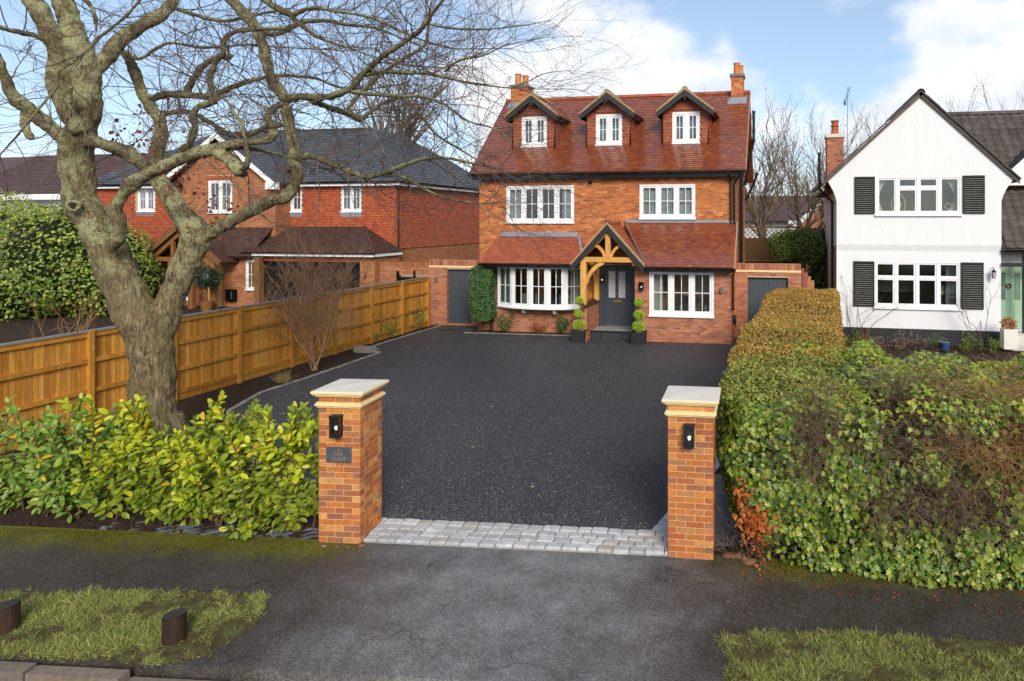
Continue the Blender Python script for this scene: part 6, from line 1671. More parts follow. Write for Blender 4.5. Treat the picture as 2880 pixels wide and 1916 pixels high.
# ------------------------------------------------------------------ the oak
# limbs traced as (x, y, z, radius): T = trunk and heavy limbs, B = branches
OAK = [
('T',[(-10.49,9.41,-0.08,0.362),(-10.52,9.4,0.79,0.345),(-10.52,9.4,1.45,0.326),(-10.53,9.4,1.84,0.332),(-10.63,9.33,2.24,0.32),(-10.79,9.25,2.69,0.306),(-10.94,9.17,3.17,0.287),(-11.1,9.09,3.69,0.268),(-11.3,9.05,4.08,0.258),(-11.51,9.01,4.4,0.243),(-11.57,9.0,4.88,0.24),(-11.59,8.99,5.25,0.242),(-11.46,8.97,5.6,0.233),(-11.33,8.94,6.03,0.214),(-11.32,8.94,6.42,0.205),(-11.38,8.93,6.75,0.2),(-11.5,8.91,7.12,0.172),(-11.62,8.88,7.48,0.157),(-11.71,8.87,7.86,0.148),(-11.89,8.93,8.53,0.126)]),
('T',[(-11.25,8.8,5.53,0.108),(-11.43,8.72,5.95,0.146),(-11.57,8.69,6.28,0.14),(-11.59,8.71,6.62,0.149),(-11.57,8.69,6.92,0.14),(-11.62,8.58,7.2,0.142),(-11.67,8.47,7.49,0.135),(-11.74,8.35,7.78,0.125),(-11.78,8.14,8.21,0.105)]),
('T',[(-10.52,9.45,1.7,0.253),(-10.49,9.51,2.22,0.233),(-10.4,9.58,2.61,0.22),(-10.26,9.65,3.08,0.212),(-10.1,9.74,3.54,0.225),(-10.01,9.81,3.86,0.239),(-10.06,9.8,4.02,0.21)]),
('T',[(-10.09,9.79,3.94,0.21),(-10.37,9.79,4.24,0.165),(-10.52,9.81,4.41,0.155),(-10.85,9.8,4.88,0.128),(-10.92,9.83,5.32,0.113),(-10.9,9.89,5.71,0.104),(-10.99,9.92,5.98,0.104),(-11.19,9.88,6.27,0.098),(-11.32,9.86,6.56,0.087),(-11.42,9.79,6.91,0.086),(-11.5,9.72,7.13,0.08)]),
('T',[(-11.4,8.93,5.48,0.145),(-11.17,9.02,5.39,0.102),(-11.09,9.29,5.32,0.11),(-10.96,9.52,5.16,0.114),(-10.88,9.74,4.85,0.112),(-10.57,9.8,4.49,0.114)]),
('T',[(-10.72,8.85,3.62,0.087),(-10.5,8.79,3.85,0.106),(-10.46,8.75,4.13,0.101),(-10.44,8.7,4.29,0.085),(-10.23,8.69,4.59,0.095),(-9.96,8.7,4.77,0.1),(-9.57,8.72,4.95,0.101),(-9.12,8.75,5.11,0.098),(-8.79,8.82,5.21,0.094),(-8.45,8.88,5.29,0.067),(-8.18,8.93,5.32,0.058),(-7.83,8.95,5.38,0.073),(-7.73,8.92,5.5,0.059)]),
('T',[(-8.68,8.84,5.17,0.081),(-8.46,8.83,5.03,0.09),(-8.26,8.82,4.89,0.095),(-8.22,8.83,4.85,0.072)]),
('T',[(-10.01,9.81,3.86,0.178),(-9.63,9.78,3.94,0.123),(-9.13,9.77,4.18,0.107),(-8.59,9.77,4.42,0.096),(-8.27,9.73,4.46,0.104),(-8.09,9.77,4.68,0.102),(-8.05,9.78,4.98,0.101),(-8.07,9.77,5.28,0.086),(-8.14,9.76,5.62,0.091),(-8.2,9.75,5.97,0.091),(-8.29,9.73,6.24,0.085),(-8.46,9.7,6.51,0.09),(-8.55,9.68,6.8,0.084),(-8.64,9.66,7.19,0.079),(-8.82,9.63,7.49,0.089),(-9.01,9.59,7.71,0.093),(-9.2,9.55,7.93,0.087),(-9.68,9.56,8.49,0.071)]),
('T',[(-11.32,9.04,6.63,0.12),(-11.23,9.16,6.8,0.113),(-11.16,9.28,7.07,0.124),(-11.04,9.4,7.3,0.122),(-10.84,9.54,7.51,0.11),(-10.63,9.69,7.74,0.102),(-10.52,9.81,8.05,0.098),(-10.39,9.94,8.55,0.084)]),
('T',[(-11.59,8.89,5.4,0.117),(-11.73,8.81,5.54,0.111),(-11.85,8.64,5.76,0.108),(-11.92,8.42,5.98,0.1),(-11.95,8.26,6.16,0.086),(-11.85,8.13,6.4,0.072),(-11.82,8.03,6.6,0.067),(-11.82,7.83,6.88,0.057),(-11.96,7.6,7.23,0.044)]),
('T',[(-11.99,8.51,5.88,0.051),(-11.93,8.47,5.64,0.051),(-11.8,8.44,5.47,0.059),(-11.75,8.45,5.4,0.046)]),
('T',[(-11.12,8.52,5.95,0.052),(-11.14,8.52,6.23,0.069)]),
('B',[(-11.67,8.77,6.97,0.053),(-11.8,8.54,7.08,0.043),(-11.92,8.32,7.1,0.037),(-11.96,8.11,7.12,0.033),(-12.11,7.87,7.2,0.023)]),
('B',[(-11.14,9.89,6.27,0.062),(-10.74,9.87,6.35,0.062),(-10.32,9.85,6.32,0.061),(-9.93,9.82,6.28,0.058),(-9.6,9.78,6.3,0.052),(-9.27,9.74,6.4,0.047),(-8.9,9.71,6.48,0.04),(-8.61,9.77,6.55,0.034)]),
('B',[(-11.01,9.92,6.01,0.062),(-10.85,10.05,6.05,0.048),(-10.63,10.2,6.09,0.049),(-10.45,10.33,5.98,0.046),(-10.22,10.38,5.84,0.047),(-10.03,10.41,5.71,0.056),(-9.58,10.4,5.67,0.054),(-9.12,10.38,5.79,0.045),(-8.68,10.37,5.85,0.034)]),
('B',[(-9.23,8.73,5.15,0.06),(-9.1,8.76,5.33,0.056),(-9.12,8.86,5.57,0.052),(-9.24,8.93,5.77,0.049),(-9.23,9.04,5.94,0.05),(-9.04,9.18,6.08,0.054),(-9.2,9.25,6.28,0.045),(-9.21,9.25,6.49,0.042),(-9.12,9.26,6.71,0.042),(-8.92,9.2,6.82,0.042),(-8.9,9.2,7.04,0.038),(-8.65,9.15,7.15,0.036),(-8.25,9.13,7.16,0.034),(-7.72,9.13,7.15,0.03)]),
('B',[(-10.32,9.85,6.36,0.061),(-10.11,9.79,6.57,0.054),(-9.85,9.73,6.77,0.05),(-9.43,9.61,6.9,0.05),(-9.18,9.56,6.85,0.041),(-9.13,9.57,6.92,0.037)]),
('B',[(-8.05,9.27,5.6,0.061),(-8.21,9.34,5.78,0.053),(-8.28,9.53,5.96,0.054),(-8.24,9.74,6.09,0.059)]),
('B',[(-8.23,9.74,6.15,0.078),(-7.86,9.61,6.16,0.066),(-7.43,9.49,6.11,0.057),(-7.03,9.36,6.11,0.056),(-6.7,9.32,6.19,0.054),(-6.47,9.26,6.36,0.05),(-6.25,9.2,6.5,0.045),(-5.98,9.15,6.65,0.041),(-5.61,9.12,6.84,0.037),(-5.31,9.08,7.0,0.032),(-5.12,9.01,7.17,0.026),(-4.89,8.96,7.39,0.021),(-4.61,8.91,7.59,0.015)]),
('B',[(-7.62,9.55,6.09,0.055),(-7.44,9.69,6.01,0.051),(-7.26,9.82,5.94,0.05),(-7.08,9.96,5.86,0.053),(-7.05,10.07,5.81,0.047)]),
('B',[(-7.1,9.96,5.87,0.039),(-7.24,10.03,6.01,0.04),(-7.22,10.24,6.26,0.038),(-7.07,10.37,6.49,0.034),(-6.74,10.54,6.83,0.032),(-6.43,10.7,7.09,0.028),(-6.27,10.83,7.28,0.026),(-6.22,10.84,7.63,0.021)]),
('B',[(-6.43,9.27,6.38,0.032),(-5.98,9.15,6.39,0.029),(-5.53,9.04,6.33,0.028),(-5.09,8.92,6.27,0.025),(-4.56,8.82,6.12,0.019),(-4.04,8.71,6.01,0.013),(-3.63,8.69,5.95,0.008)]),
('B',[(-6.66,9.33,6.14,0.033),(-6.22,9.31,6.08,0.031),(-5.81,9.29,6.03,0.028),(-5.36,9.17,5.99,0.026),(-4.94,9.05,5.84,0.021),(-4.5,8.93,5.56,0.016),(-4.09,8.91,5.44,0.012),(-3.7,8.88,5.21,0.007)]),
('B',[(-7.05,10.07,5.81,0.038),(-6.87,10.21,6.03,0.031),(-6.68,10.34,6.18,0.029),(-6.37,10.4,6.2,0.027),(-6.11,10.45,5.89,0.025),(-5.85,10.5,5.58,0.021),(-5.47,10.58,5.34,0.016),(-5.06,10.66,5.08,0.011)]),
('B',[(-7.98,9.79,5.18,0.071),(-7.6,9.66,5.16,0.054),(-7.27,9.62,5.03,0.05),(-6.95,9.58,4.93,0.045),(-6.63,9.54,4.82,0.042),(-6.32,9.5,4.83,0.04),(-5.89,9.48,4.96,0.038),(-5.51,9.45,5.07,0.031),(-5.11,9.42,5.07,0.024),(-4.68,9.41,4.99,0.017),(-4.22,9.39,4.89,0.009)]),
('B',[(-6.27,9.51,4.84,0.031),(-5.94,9.57,4.8,0.026),(-5.59,9.64,4.6,0.022),(-5.19,9.71,4.44,0.017),(-4.69,9.81,4.37,0.01)]),
('B',[(-8.65,9.66,7.29,0.046),(-8.54,9.89,7.31,0.045),(-8.36,10.02,7.45,0.044),(-8.19,10.16,7.59,0.04),(-7.88,10.32,7.63,0.034),(-7.57,10.48,7.59,0.03),(-7.18,10.76,7.58,0.022),(-6.51,11.09,7.31,0.013)]),
('B',[(-8.88,9.82,8.05,0.064),(-8.51,9.79,7.77,0.06),(-8.24,9.84,7.62,0.056),(-8.05,9.88,7.45,0.039),(-7.66,9.85,7.19,0.028),(-7.05,9.76,6.97,0.02),(-6.34,9.7,6.71,0.01)]),
('B',[(-8.08,9.77,7.58,0.04),(-7.71,9.74,7.67,0.031),(-7.2,9.74,7.57,0.029),(-6.64,9.74,7.45,0.027),(-6.22,9.72,7.26,0.023),(-5.8,9.7,7.06,0.018),(-5.16,9.72,6.86,0.013),(-4.4,9.76,6.83,0.008)]),
('B',[(-5.24,9.09,7.07,0.019),(-4.81,9.07,6.97,0.016),(-4.33,9.07,6.93,0.013),(-3.7,8.98,6.92,0.009),(-3.28,8.96,6.96,0.005)]),
('B',[(-4.87,8.96,6.31,0.017),(-4.61,8.91,6.45,0.015),(-4.24,8.88,6.49,0.013),(-3.87,8.85,6.61,0.008),(-3.52,8.81,6.65,0.006)]),
('B',[(-3.75,8.77,5.99,0.01),(-3.48,8.72,6.05,0.008),(-3.22,8.67,6.14,0.006),(-2.86,8.64,6.16,0.004)]),
('B',[(-8.61,9.77,6.58,0.029),(-8.3,10.03,6.61,0.028),(-8.05,10.28,6.61,0.026),(-7.79,10.54,6.5,0.022),(-7.43,10.81,6.51,0.018),(-6.95,11.11,6.63,0.012)]),
('B',[(-11.23,9.57,6.98,0.042),(-10.98,9.62,6.95,0.03),(-10.47,9.62,7.18,0.026),(-9.76,9.65,7.08,0.023),(-8.95,9.7,7.1,0.019),(-8.38,9.71,7.04,0.015),(-7.59,9.76,6.97,0.01)]),
('B',[(-10.5,9.81,7.85,0.035),(-10.15,9.88,7.73,0.036),(-9.77,9.95,7.64,0.034),(-9.52,10.0,7.64,0.028),(-9.11,10.08,7.74,0.022),(-8.58,10.28,7.88,0.016)]),
('B',[(-11.09,8.68,7.74,0.035),(-10.7,8.55,7.44,0.033),(-10.55,8.48,7.2,0.028)]),
('B',[(-10.49,8.49,6.99,0.026),(-10.48,8.29,6.72,0.024),(-10.53,8.08,6.47,0.021),(-10.6,7.96,6.31,0.021),(-10.61,7.96,6.12,0.019),(-10.74,7.83,5.78,0.017),(-10.96,7.69,5.36,0.014),(-11.1,7.56,5.05,0.011)]),
('B',[(-10.6,7.96,6.1,0.018),(-10.39,7.95,5.83,0.014),(-10.15,7.94,5.52,0.011),(-10.07,7.96,5.33,0.008)]),
('B',[(-10.49,8.49,6.99,0.021),(-10.24,8.54,7.18,0.019),(-10.02,8.58,7.38,0.02),(-9.79,8.62,7.66,0.018)]),
('B',[(-8.68,8.84,5.2,0.038),(-8.42,8.99,5.25,0.035),(-8.21,9.13,5.24,0.03),(-8.08,9.36,5.19,0.025),(-7.81,9.52,5.11,0.019)]),
('B',[(-8.17,8.84,4.92,0.053),(-8.09,8.8,5.09,0.036),(-8.09,8.75,5.29,0.028),(-8.16,8.74,5.62,0.023),(-8.29,8.71,5.78,0.019),(-8.38,8.69,5.98,0.011)]),
]
oak = root('oak_tree', 'large bare lichen covered oak leaning over the fence and drive', 'tree', (-10.5, 9.41, 0))
rng = np.random.default_rng(21)
def limb_path(L, sub=5, jit=.02, rj=.015):
    P = catmull(L, sub); out = []
    for i, p in enumerate(P):
        q = np.array(p); r = max(q[3], .004)
        q[:3] += rng.normal(size=3) * r * jit
        q[3] = r * (1 + rj * 2 * math.sin(i * .9) + rj * rng.normal())
        out.append(q)
    return out
mb = MB(); heavy = []
for kind, L in OAK:
    if kind != 'T': continue
    P = limb_path(L, 5); heavy.append(P)
    mb.tube([tuple(p[:3]) for p in P], [p[3] for p in P], 14)
# root flare and old wounds
for k in range(7):
    a = k * .9 + .3; mb.tube([(-10.5 + .28 * math.cos(a), 9.4 + .28 * math.sin(a), .75), (-10.5 + .42 * math.cos(a), 9.4 + .42 * math.sin(a), .3), (-10.5 + .72 * math.cos(a), 9.4 + .72 * math.sin(a), -.08)], [.16, .17, .11], 10)
tk = mb.build('trunk', 'oak_bark', oak, smooth=True)
m = tk.modifiers.new('remesh', 'REMESH'); m.mode = 'VOXEL'; m.voxel_size = .028; m.use_smooth_shade = True
m = tk.modifiers.new('smooth', 'SMOOTH'); m.iterations = 5; m.factor = .6
for nm, sz, st in (('lumps', .3, .09), ('ridges', .06, .03)):
    tx = bpy.data.textures.new(nm, 'CLOUDS'); tx.noise_scale = sz; tx.noise_depth = 2
    m = tk.modifiers.new(nm, 'DISPLACE'); m.texture = tx; m.strength = st; m.mid_level = .5; m.texture_coords = 'GLOBAL'
for (x, y, z), (dx, dy, dz), r in (((-10.02, 8.5, 5.55 - 1.33), (.55, -.7, -.5), .07),):
    pass
tw = Twigs(3); seeds = []
for kind, L in OAK:
    if kind == 'B':
        P = limb_path(L, 5, .12, .05)
        b = MB(); b.tube([tuple(p[:3]) for p in P], [p[3] for p in P], 8); b.build('branch', 'branch_bark', oak, smooth=True)
        seeds.append((P, .155))
for P in heavy:
    Q = [p for p in P if p[3] < .26]
    if len(Q) > 4: seeds.append((Q, .55))
nseed = 0
for P, step in seeds:
    acc = 0
    for i in range(1, len(P)):
        d = P[i][:3] - P[i - 1][:3]; L = np.linalg.norm(d); acc += L
        if P[i][2] < 3.6: continue
        while acc > step:
            acc -= step * rng.uniform(.7, 1.3)
            dd = d / (L + 1e-9); e = rng.normal(size=3); e[2] *= .75; e -= dd * e.dot(dd); e /= np.linalg.norm(e)
            nd = dd * rng.uniform(.2, .9) + e; nd /= np.linalg.norm(nd)
            ln = rng.uniform(.5, 1.5); r0 = min(P[i][3] * .45, rng.uniform(.008, .014))
            branch_out(tw, P[i][:3], nd, ln, r0, rng, 2, 4, .2, .02, .8, None, .55); nseed += 1
    # the limb's end breaks into twigs
    if P[-1][3] < .035:
        dd = P[-1][:3] - P[-2][:3]; dd /= np.linalg.norm(dd)
        for k in range(4): branch_out(tw, P[-1][:3], dd + rng.normal(size=3) * .35, rng.uniform(.7, 1.4), min(P[-1][3] * .7, .009), rng, 2, 4, .18, .0, .8)
tw.build('twigs', 'twig', oak)
for c, r, n in (((-11.03, 9.79, 5.6), .45, 110), ((-10.38, 9.81, 4.85), .3, 50), ((-9.84, 9.8, 4.25), .4, 60)):
    p = np.array(c) + rng.normal(size=(n, 3)) * r * .55; d, a, _ = rot_rand(n, rng, -.4)
    leaves(oak, 'dead_leaves', 'dead_leaf', p, d, a, rng.uniform(.05, .11, n), LEAF6, 1.2)
# cut stub end and knot holes
def knot(c, dv, r, ring=True):
    c, dv = V(*c), V(*dv).normalized(); x, y, _ = frame(dv); b = MB(); n = 14
    if ring: b.tube([c + (x * math.cos(t) + y * math.sin(t)) * r * (1 + .1 * math.sin(3 * t)) for t in np.linspace(0, 2 * PI, n)], r * .38, 6); b.build('knot_collar', 'oak_bark', oak, smooth=True)
    h = MB(); h.add([c + dv * .012] + [c + dv * .006 + (x * math.cos(t) + y * math.sin(t)) * r * .95 for t in np.linspace(0, 2 * PI, n)[:-1]], [(0, 1 + k, 1 + (k + 1) % (n - 1)) for k in range(n - 1)]); h.build('knot_hole', 'heartwood', oak)
knot((-8.19, 8.79, 4.84), (.35, -.6, -.55), .085, False); knot((-8.08, 9.66, 4.92), (.6, -.75, 0), .04); knot((-11.25, 8.68, 4.34), (.75, -.62, 0), .075)
# ------------------------------------------------------------------ laurel hedge plants
def laurel_leaf_mesh(mt, curl, seed):
    r = random.Random(seed); n = 5; vs = []; prof = [0.02, .17, .235, .24, .19, .0]
    for i in range(n + 1):
        t = i / n; w = prof[i]; z = -curl * t * t
        vs += [(t, w, z + .10 * w / .24 + r.uniform(-.01, .01)), (t, 0, z), (t, -w, z + .10 * w / .24 + r.uniform(-.01, .01))]
    fs = []
    for i in range(n): fs += [(3 * i, 3 * i + 1, 3 * i + 4, 3 * i + 3), (3 * i + 1, 3 * i + 2, 3 * i + 5, 3 * i + 4)]
    me = bpy.data.meshes.new('leaf'); me.from_pydata(vs, [], fs); me.materials.append(MT[mt]); me.shade_smooth(); me.update()
    return me, (np.array(vs), np.array(fs))
LM = {}
for mt in ('laurel_leaf', 'laurel_leaf_dark', 'laurel_leaf_yellow'): LM[mt] = [laurel_leaf_mesh(mt, c, i) for i, c in enumerate((.05, .16, .28))]
def laurel(x, y, h, nst, seed, mt, label, lean=0, dens=1.0, n_ind=130):
    rng = np.random.default_rng(seed); r = root('laurel_shrub', label, 'shrub', (x, y, 0), 'laurel plants of the front hedge')
    st = Twigs(6); items = []
    def stem(p, d, L, r0, leaf0):
        P = twig_path(p, d, L, rng, 8, .10, .05); st.add(P, r0, r0 * .45)
        nl = int(L / .027 * dens); ph = rng.uniform(0, 6)
        for k in range(nl):
            t = leaf0 + (1 - leaf0) * (k + .5) / nl; f = t * 8; i = min(int(f), 7); q = P[i] + (P[i + 1] - P[i]) * (f - i)
            dd = P[i + 1] - P[i]; dd /= np.linalg.norm(dd); a = ph + k * 2.4
            e1 = np.cross(dd, (.2, 1, .1)); e1 /= np.linalg.norm(e1); e2 = np.cross(dd, e1)
            rad = e1 * math.cos(a) + e2 * math.sin(a)
            ld = rad * (1.0 - .45 * t) + dd * (.25 + .75 * t ** 3) + rng.normal(size=3) * .18; ld[2] -= .12; ld /= np.linalg.norm(ld)
            nn = dd * .7 + np.array([.3, -.85, .35]) + rng.normal(size=3) * .35 - rad * .1; nn -= ld * nn.dot(ld); nn /= np.linalg.norm(nn)
            if nn[2] < 0: nn = -nn
            items.append((q, ld, np.cross(nn, ld), nn, rng.uniform(.085, .155) * (1 - .15 * t)))
        return P
    for k in range(nst):
        a = rng.uniform(0, 6.28); hh = h * rng.uniform(.8, 1.16)
        P = stem((x + rng.normal() * .17, y + rng.normal() * .09, 0), (math.cos(a) * .30 + lean, math.sin(a) * .25, 1), hh, .014, .12)
        for j in range(5):
            i = rng.integers(0, 7); b = rng.uniform(0, 6.28)
            stem(P[i], (math.cos(b) * .9, math.sin(b) * .8 - .25, .6), rng.uniform(.3, .55), .007, .12)
    st.build('stems', 'twig_brown', r, kind=None)
    items.sort(key=lambda q: q[0][1] - .25 * q[0][2])
    off = np.array(tuple(OFF[r])); rest = []
    for i, (q, ld, aa, nn, s) in enumerate(items):
        yel = rng.random() < .06; m_ = 'laurel_leaf_yellow' if yel else mt
        if i < n_ind:
            me = LM[m_][int(rng.integers(3))][0]; o = bpy.data.objects.new('leaf', me); p = q - off
            L_, A_, N_ = ld * s, aa * s * rng.uniform(.85, 1.15), nn * s
            o.parent = r; o.matrix_basis = Matrix(((L_[0], A_[0], N_[0], p[0]), (L_[1], A_[1], N_[1], p[1]), (L_[2], A_[2], N_[2], p[2]), (0, 0, 0, 1))); col.objects.link(o); OFF[o] = OFF[r]
        else: rest.append((q, ld, aa, s))
    if rest: leaves(r, 'foliage', 'laurel_core' if mt == 'laurel_leaf' else mt, np.array([q[0] for q in rest]), np.array([q[1] for q in rest]), np.array([q[2] for q in rest]), np.array([q[3] for q in rest]), LM['laurel_leaf'][1][1])
    return r
LP = [(-11.35, 7.35, 1.35, 4, 'laurel_leaf_dark', .75, 'sparse laurel at the left edge of the picture, farthest from the gate pier'), (-10.75, 7.42, 1.5, 4, 'laurel_leaf_dark', .75, 'second laurel from the left, thin dark green growth before the fence'), (-10.15, 7.45, 1.45, 5, 'laurel_leaf_dark', .8, 'third laurel from the left, darker green, left of the oak trunk'),
      (-9.6, 7.5, 1.55, 6, 'laurel_leaf_dark', .9, 'fourth laurel from the left, just left of the oak trunk foot'), (-9.05, 7.55, 1.6, 7, 'laurel_leaf', 1, 'bright yellow green laurel directly below the oak trunk'), (-8.5, 7.6, 1.62, 7, 'laurel_leaf', 1, 'lush yellow green laurel right of the oak trunk foot'),
      (-7.95, 7.62, 1.55, 7, 'laurel_leaf', 1, 'lush laurel in the middle of the right half of the hedge, yellow tips'), (-7.4, 7.66, 1.55, 7, 'laurel_leaf', 1, 'third laurel from the left gate pier, bright green'), (-6.85, 7.7, 1.62, 6, 'laurel_leaf', .95, 'second laurel from the left gate pier, tall upright shoots'), (-6.38, 7.72, 1.5, 6, 'laurel_leaf', .9, 'laurel touching the left gate pier')]
for i, (x, y, h, ns, mt, dn, lb) in enumerate(LP): laurel(x, y, h, ns, 100 + i, mt, lb, 0, dn, 120)

# ------------------------------------------------------------------ right hand hedges
def box_surface(n, rng, x0, x1, y0, y1, z0, z1, faces, rnd=.25):
    """random points and outward normals on chosen faces of a rounded box"""
    A = {'front': (x1 - x0) * (z1 - z0), 'back': (x1 - x0) * (z1 - z0), 'top': (x1 - x0) * (y1 - y0), 'left': (y1 - y0) * (z1 - z0), 'right': (y1 - y0) * (z1 - z0)}
    tot = sum(A[f] for f in faces); P, N_ = [], []
    for f in faces:
        m = int(n * A[f] / tot); u = rng.random(m); v = rng.random(m); p = np.zeros((m, 3)); q = np.zeros((m, 3))
        X, Y, Z = x0 + (x1 - x0) * u, y0 + (y1 - y0) * v, z0 + (z1 - z0) * v
        if f == 'front': p[:] = np.stack([X, np.full(m, y0), Z], 1); q[:, 1] = -1
        if f == 'back': p[:] = np.stack([X, np.full(m, y1), Z], 1); q[:, 1] = 1
        if f == 'top': p[:] = np.stack([X, Y, np.full(m, z1)], 1); q[:, 2] = 1
        if f in ('left', 'right'): p[:] = np.stack([np.full(m, x0 if f == 'left' else x1), y0 + (y1 - y0) * u, Z], 1); q[:, 0] = -1 if f == 'left' else 1
        P.append(p); N_.append(q)
    P, N_ = np.concatenate(P), np.concatenate(N_)
    # round the edges
    lo = np.array([x0, y0, z0 - 5]) + rnd; hi = np.array([x1, y1, z1]) - rnd
    c = np.clip(P, lo, hi); dv = P - c; L = np.linalg.norm(dv, axis=1); k = L > 1e-6
    P[k] = c[k] + dv[k] / L[k][:, None] * np.minimum(L[k], rnd)[:, None]; N_[k] = dv[k] / L[k][:, None]
    return P, N_
def ivy_proto(mt):
    vs = [(0, 0, 0), (.12, .38, .03), (.38, .22, 0), (.55, .42, -.04), (.68, .16, 0), (1, 0, -.1), (.68, -.16, 0), (.55, -.42, -.04), (.38, -.22, 0), (.12, -.38, .03), (.4, 0, -.03)]
    fs = [(0, 1, 2, 10), (2, 3, 4, 10), (4, 5, 6, 10), (6, 7, 8, 10), (8, 9, 0, 10)]
    return np.array(vs, float), np.array(fs)
IVY = ivy_proto('')
iv = root('ivy_hedge', 'tall overgrown hedge of glossy ivy in front of the white house', 'hedge', (2.6, 9.3, 0))
rng = np.random.default_rng(31)
IX0, IX1, IY0, IY1, IZ = -.62, 8.2, 7.98, 11.4, 1.96
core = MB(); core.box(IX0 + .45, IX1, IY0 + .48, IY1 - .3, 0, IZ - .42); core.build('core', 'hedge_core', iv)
P, N_ = box_surface(95000, rng, IX0, IX1, IY0, IY1, .05, IZ, ('front', 'top', 'left'), .3)
P[:, 1] += .105 * (P[:, 0] - 1) * .2
k0 = P[:, 0] < 5.2; P, N_ = P[k0], N_[k0]
low = np.clip((1.2 - P[:, 2]) / 1.2, 0, 1)
P[:, 0] += np.where(P[:, 0] < .3, low * .38, 0)                                # the left end leans out over the gap
P[:, 1] -= np.where(N_[:, 1] < -.3, low ** 2 * .18 * np.clip(P[:, 0], 0, 1), 0)  # and spreads at the foot
bul = wobble(P, 4, 2.2) * .15 + wobble(P, 9, 6) * .09
depth = rng.random(len(P)) ** 2 * .22
P += N_ * (bul - depth)[:, None]
PATCH = [((1.5, 8.2, 1.72), (.5, .9, .42)), ((2.6, 8.2, 1.62), (.8, .9, .42)), ((1.8, 8.0, .82), (.8, .6, .26)), ((.42, 8.0, 1.55), (.13, .5, .3)), ((-.35, 8.05, .15), (.35, .5, .2))]
dens = np.ones(len(P))
for c, s in PATCH:
    q = np.linalg.norm((P - np.array(c)) / np.array(s), axis=1) * (1 + .45 * wobble(P, 33, 5)); dens = np.minimum(dens, np.clip((q - .5) / .6, .12, 1))
dens *= np.clip(.85 + .5 * wobble(P, 14, 3.2), .35, 1)
k = rng.random(len(P)) < dens; P, N_ = P[k], N_[k]
d, a, _ = facing(N_ + np.array([0, -.15, .25]), rng, .45, .8)
sz = rng.uniform(.042, .095, len(P))
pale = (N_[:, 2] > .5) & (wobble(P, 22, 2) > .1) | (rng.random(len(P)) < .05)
order = np.argsort(P[:, 1] - P[:, 2] * .3 + np.abs(P[:, 0] - .8) * .3); near = np.zeros(len(P), bool); near[order[:260]] = True
me = bpy.data.meshes.new('leaf'); me.from_pydata([tuple(v) for v in IVY[0]], [], [tuple(f) for f in IVY[1]]); me.materials.append(MT['ivy_leaf']); me.update()
off = np.array(tuple(OFF[iv]))
for i in order[:260]:
    o = bpy.data.objects.new('leaf', me); n3 = np.cross(d[i], a[i]); p = P[i] - off; s = sz[i]
    o.parent = iv; o.matrix_basis = Matrix(((d[i][0] * s, a[i][0] * s, n3[0] * s, p[0]), (d[i][1] * s, a[i][1] * s, n3[1] * s, p[1]), (d[i][2] * s, a[i][2] * s, n3[2] * s, p[2]), (0, 0, 0, 1))); col.objects.link(o); OFF[o] = OFF[iv]
k = ~near & ~pale; leaves(iv, 'foliage', 'ivy_leaf', P[k], d[k], a[k], sz[k], IVY)
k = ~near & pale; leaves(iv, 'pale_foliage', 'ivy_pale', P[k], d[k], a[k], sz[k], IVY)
for mt, sel, n, r0 in (('twig_purple', (0, 2, 3), 1000, .005), ('twig_tan', (1,), 620, .006), ('twig_purple', (4,), 40, .005)):
    t = Twigs(3)
    for j in sel:
        c, s = np.array(PATCH[j][0]), np.array(PATCH[j][1])
        for q in range(n // len(sel)):
            p = c + rng.uniform(-1, 1, 3) * s * .95; p[1] = 7.9 + max(0, p[2] - 1.7) * 2.2 + rng.uniform(0, .45)
            branch_out(t, p, rng.normal(size=3) + (0, -.35, .2), rng.uniform(.18, .5), r0, rng, 2, 3, .3, .0, .9)
    t.build('bare_twigs', mt, iv)
def hedge_run(name, label, y0, y1, cx0, cx1, hw0, hw1, z, n, seed, mixf):
    h = root(name, label, 'hedge', ((cx0 + cx1) / 2, (y0 + y1) / 2, 0)); rng = np.random.default_rng(seed)
    P, N_ = box_surface(n, rng, -1, 1, y0, y1, .1, z, ('front', 'top', 'left', 'right', 'back'), .22)
    k = rng.random(len(P)) < np.where(N_[:, 2] > .3, 1, .55); P, N_ = P[k], N_[k]
    t = (P[:, 1] - y0) / (y1 - y0)
    P[:, 0] = cx0 + (cx1 - cx0) * t + P[:, 0] * (hw0 + (hw1 - hw0) * t)
    P[:, 2] += .05 * np.sin(P[:, 1] * 1.1) + .02 * np.sin(P[:, 1] * 3.1)
    P += N_ * (wobble(P, seed, 1.6) * .05 + wobble(P, seed + 1, 6) * .03 - rng.random(len(P)) ** 2 * .1)[:, None]
    d, a, _ = facing(N_, rng, .8, 0); sz = rng.uniform(.025, .052, len(P))
    g = rng.random(len(P)) < mixf(P, N_)
    leaves(h, 'foliage', 'hedge_brown', P[~g], d[~g], a[~g], sz[~g], LEAF2, 1.1)
    leaves(h, 'green_foliage', 'hedge_olive', P[g], d[g], a[g], sz[g] * 1.1, LEAF2, 1.1)
    mb = MB(); c = lambda t, s, zz: (cx0 + (cx1 - cx0) * t + s * (hw0 + (hw1 - hw0) * t - .12), y0 + .12 + (y1 - y0 - .24) * t, zz)
    mb.add([c(0, -1, 0), c(0, 1, 0), c(1, 1, 0), c(1, -1, 0), c(0, -1, z - .12), c(0, 1, z - .12), c(1, 1, z - .12), c(1, -1, z - .12)], [(4, 5, 6, 7), (0, 1, 5, 4), (1, 2, 6, 5), (2, 3, 7, 6), (3, 0, 4, 7)]); mb.build('core', 'twig_brown', h)
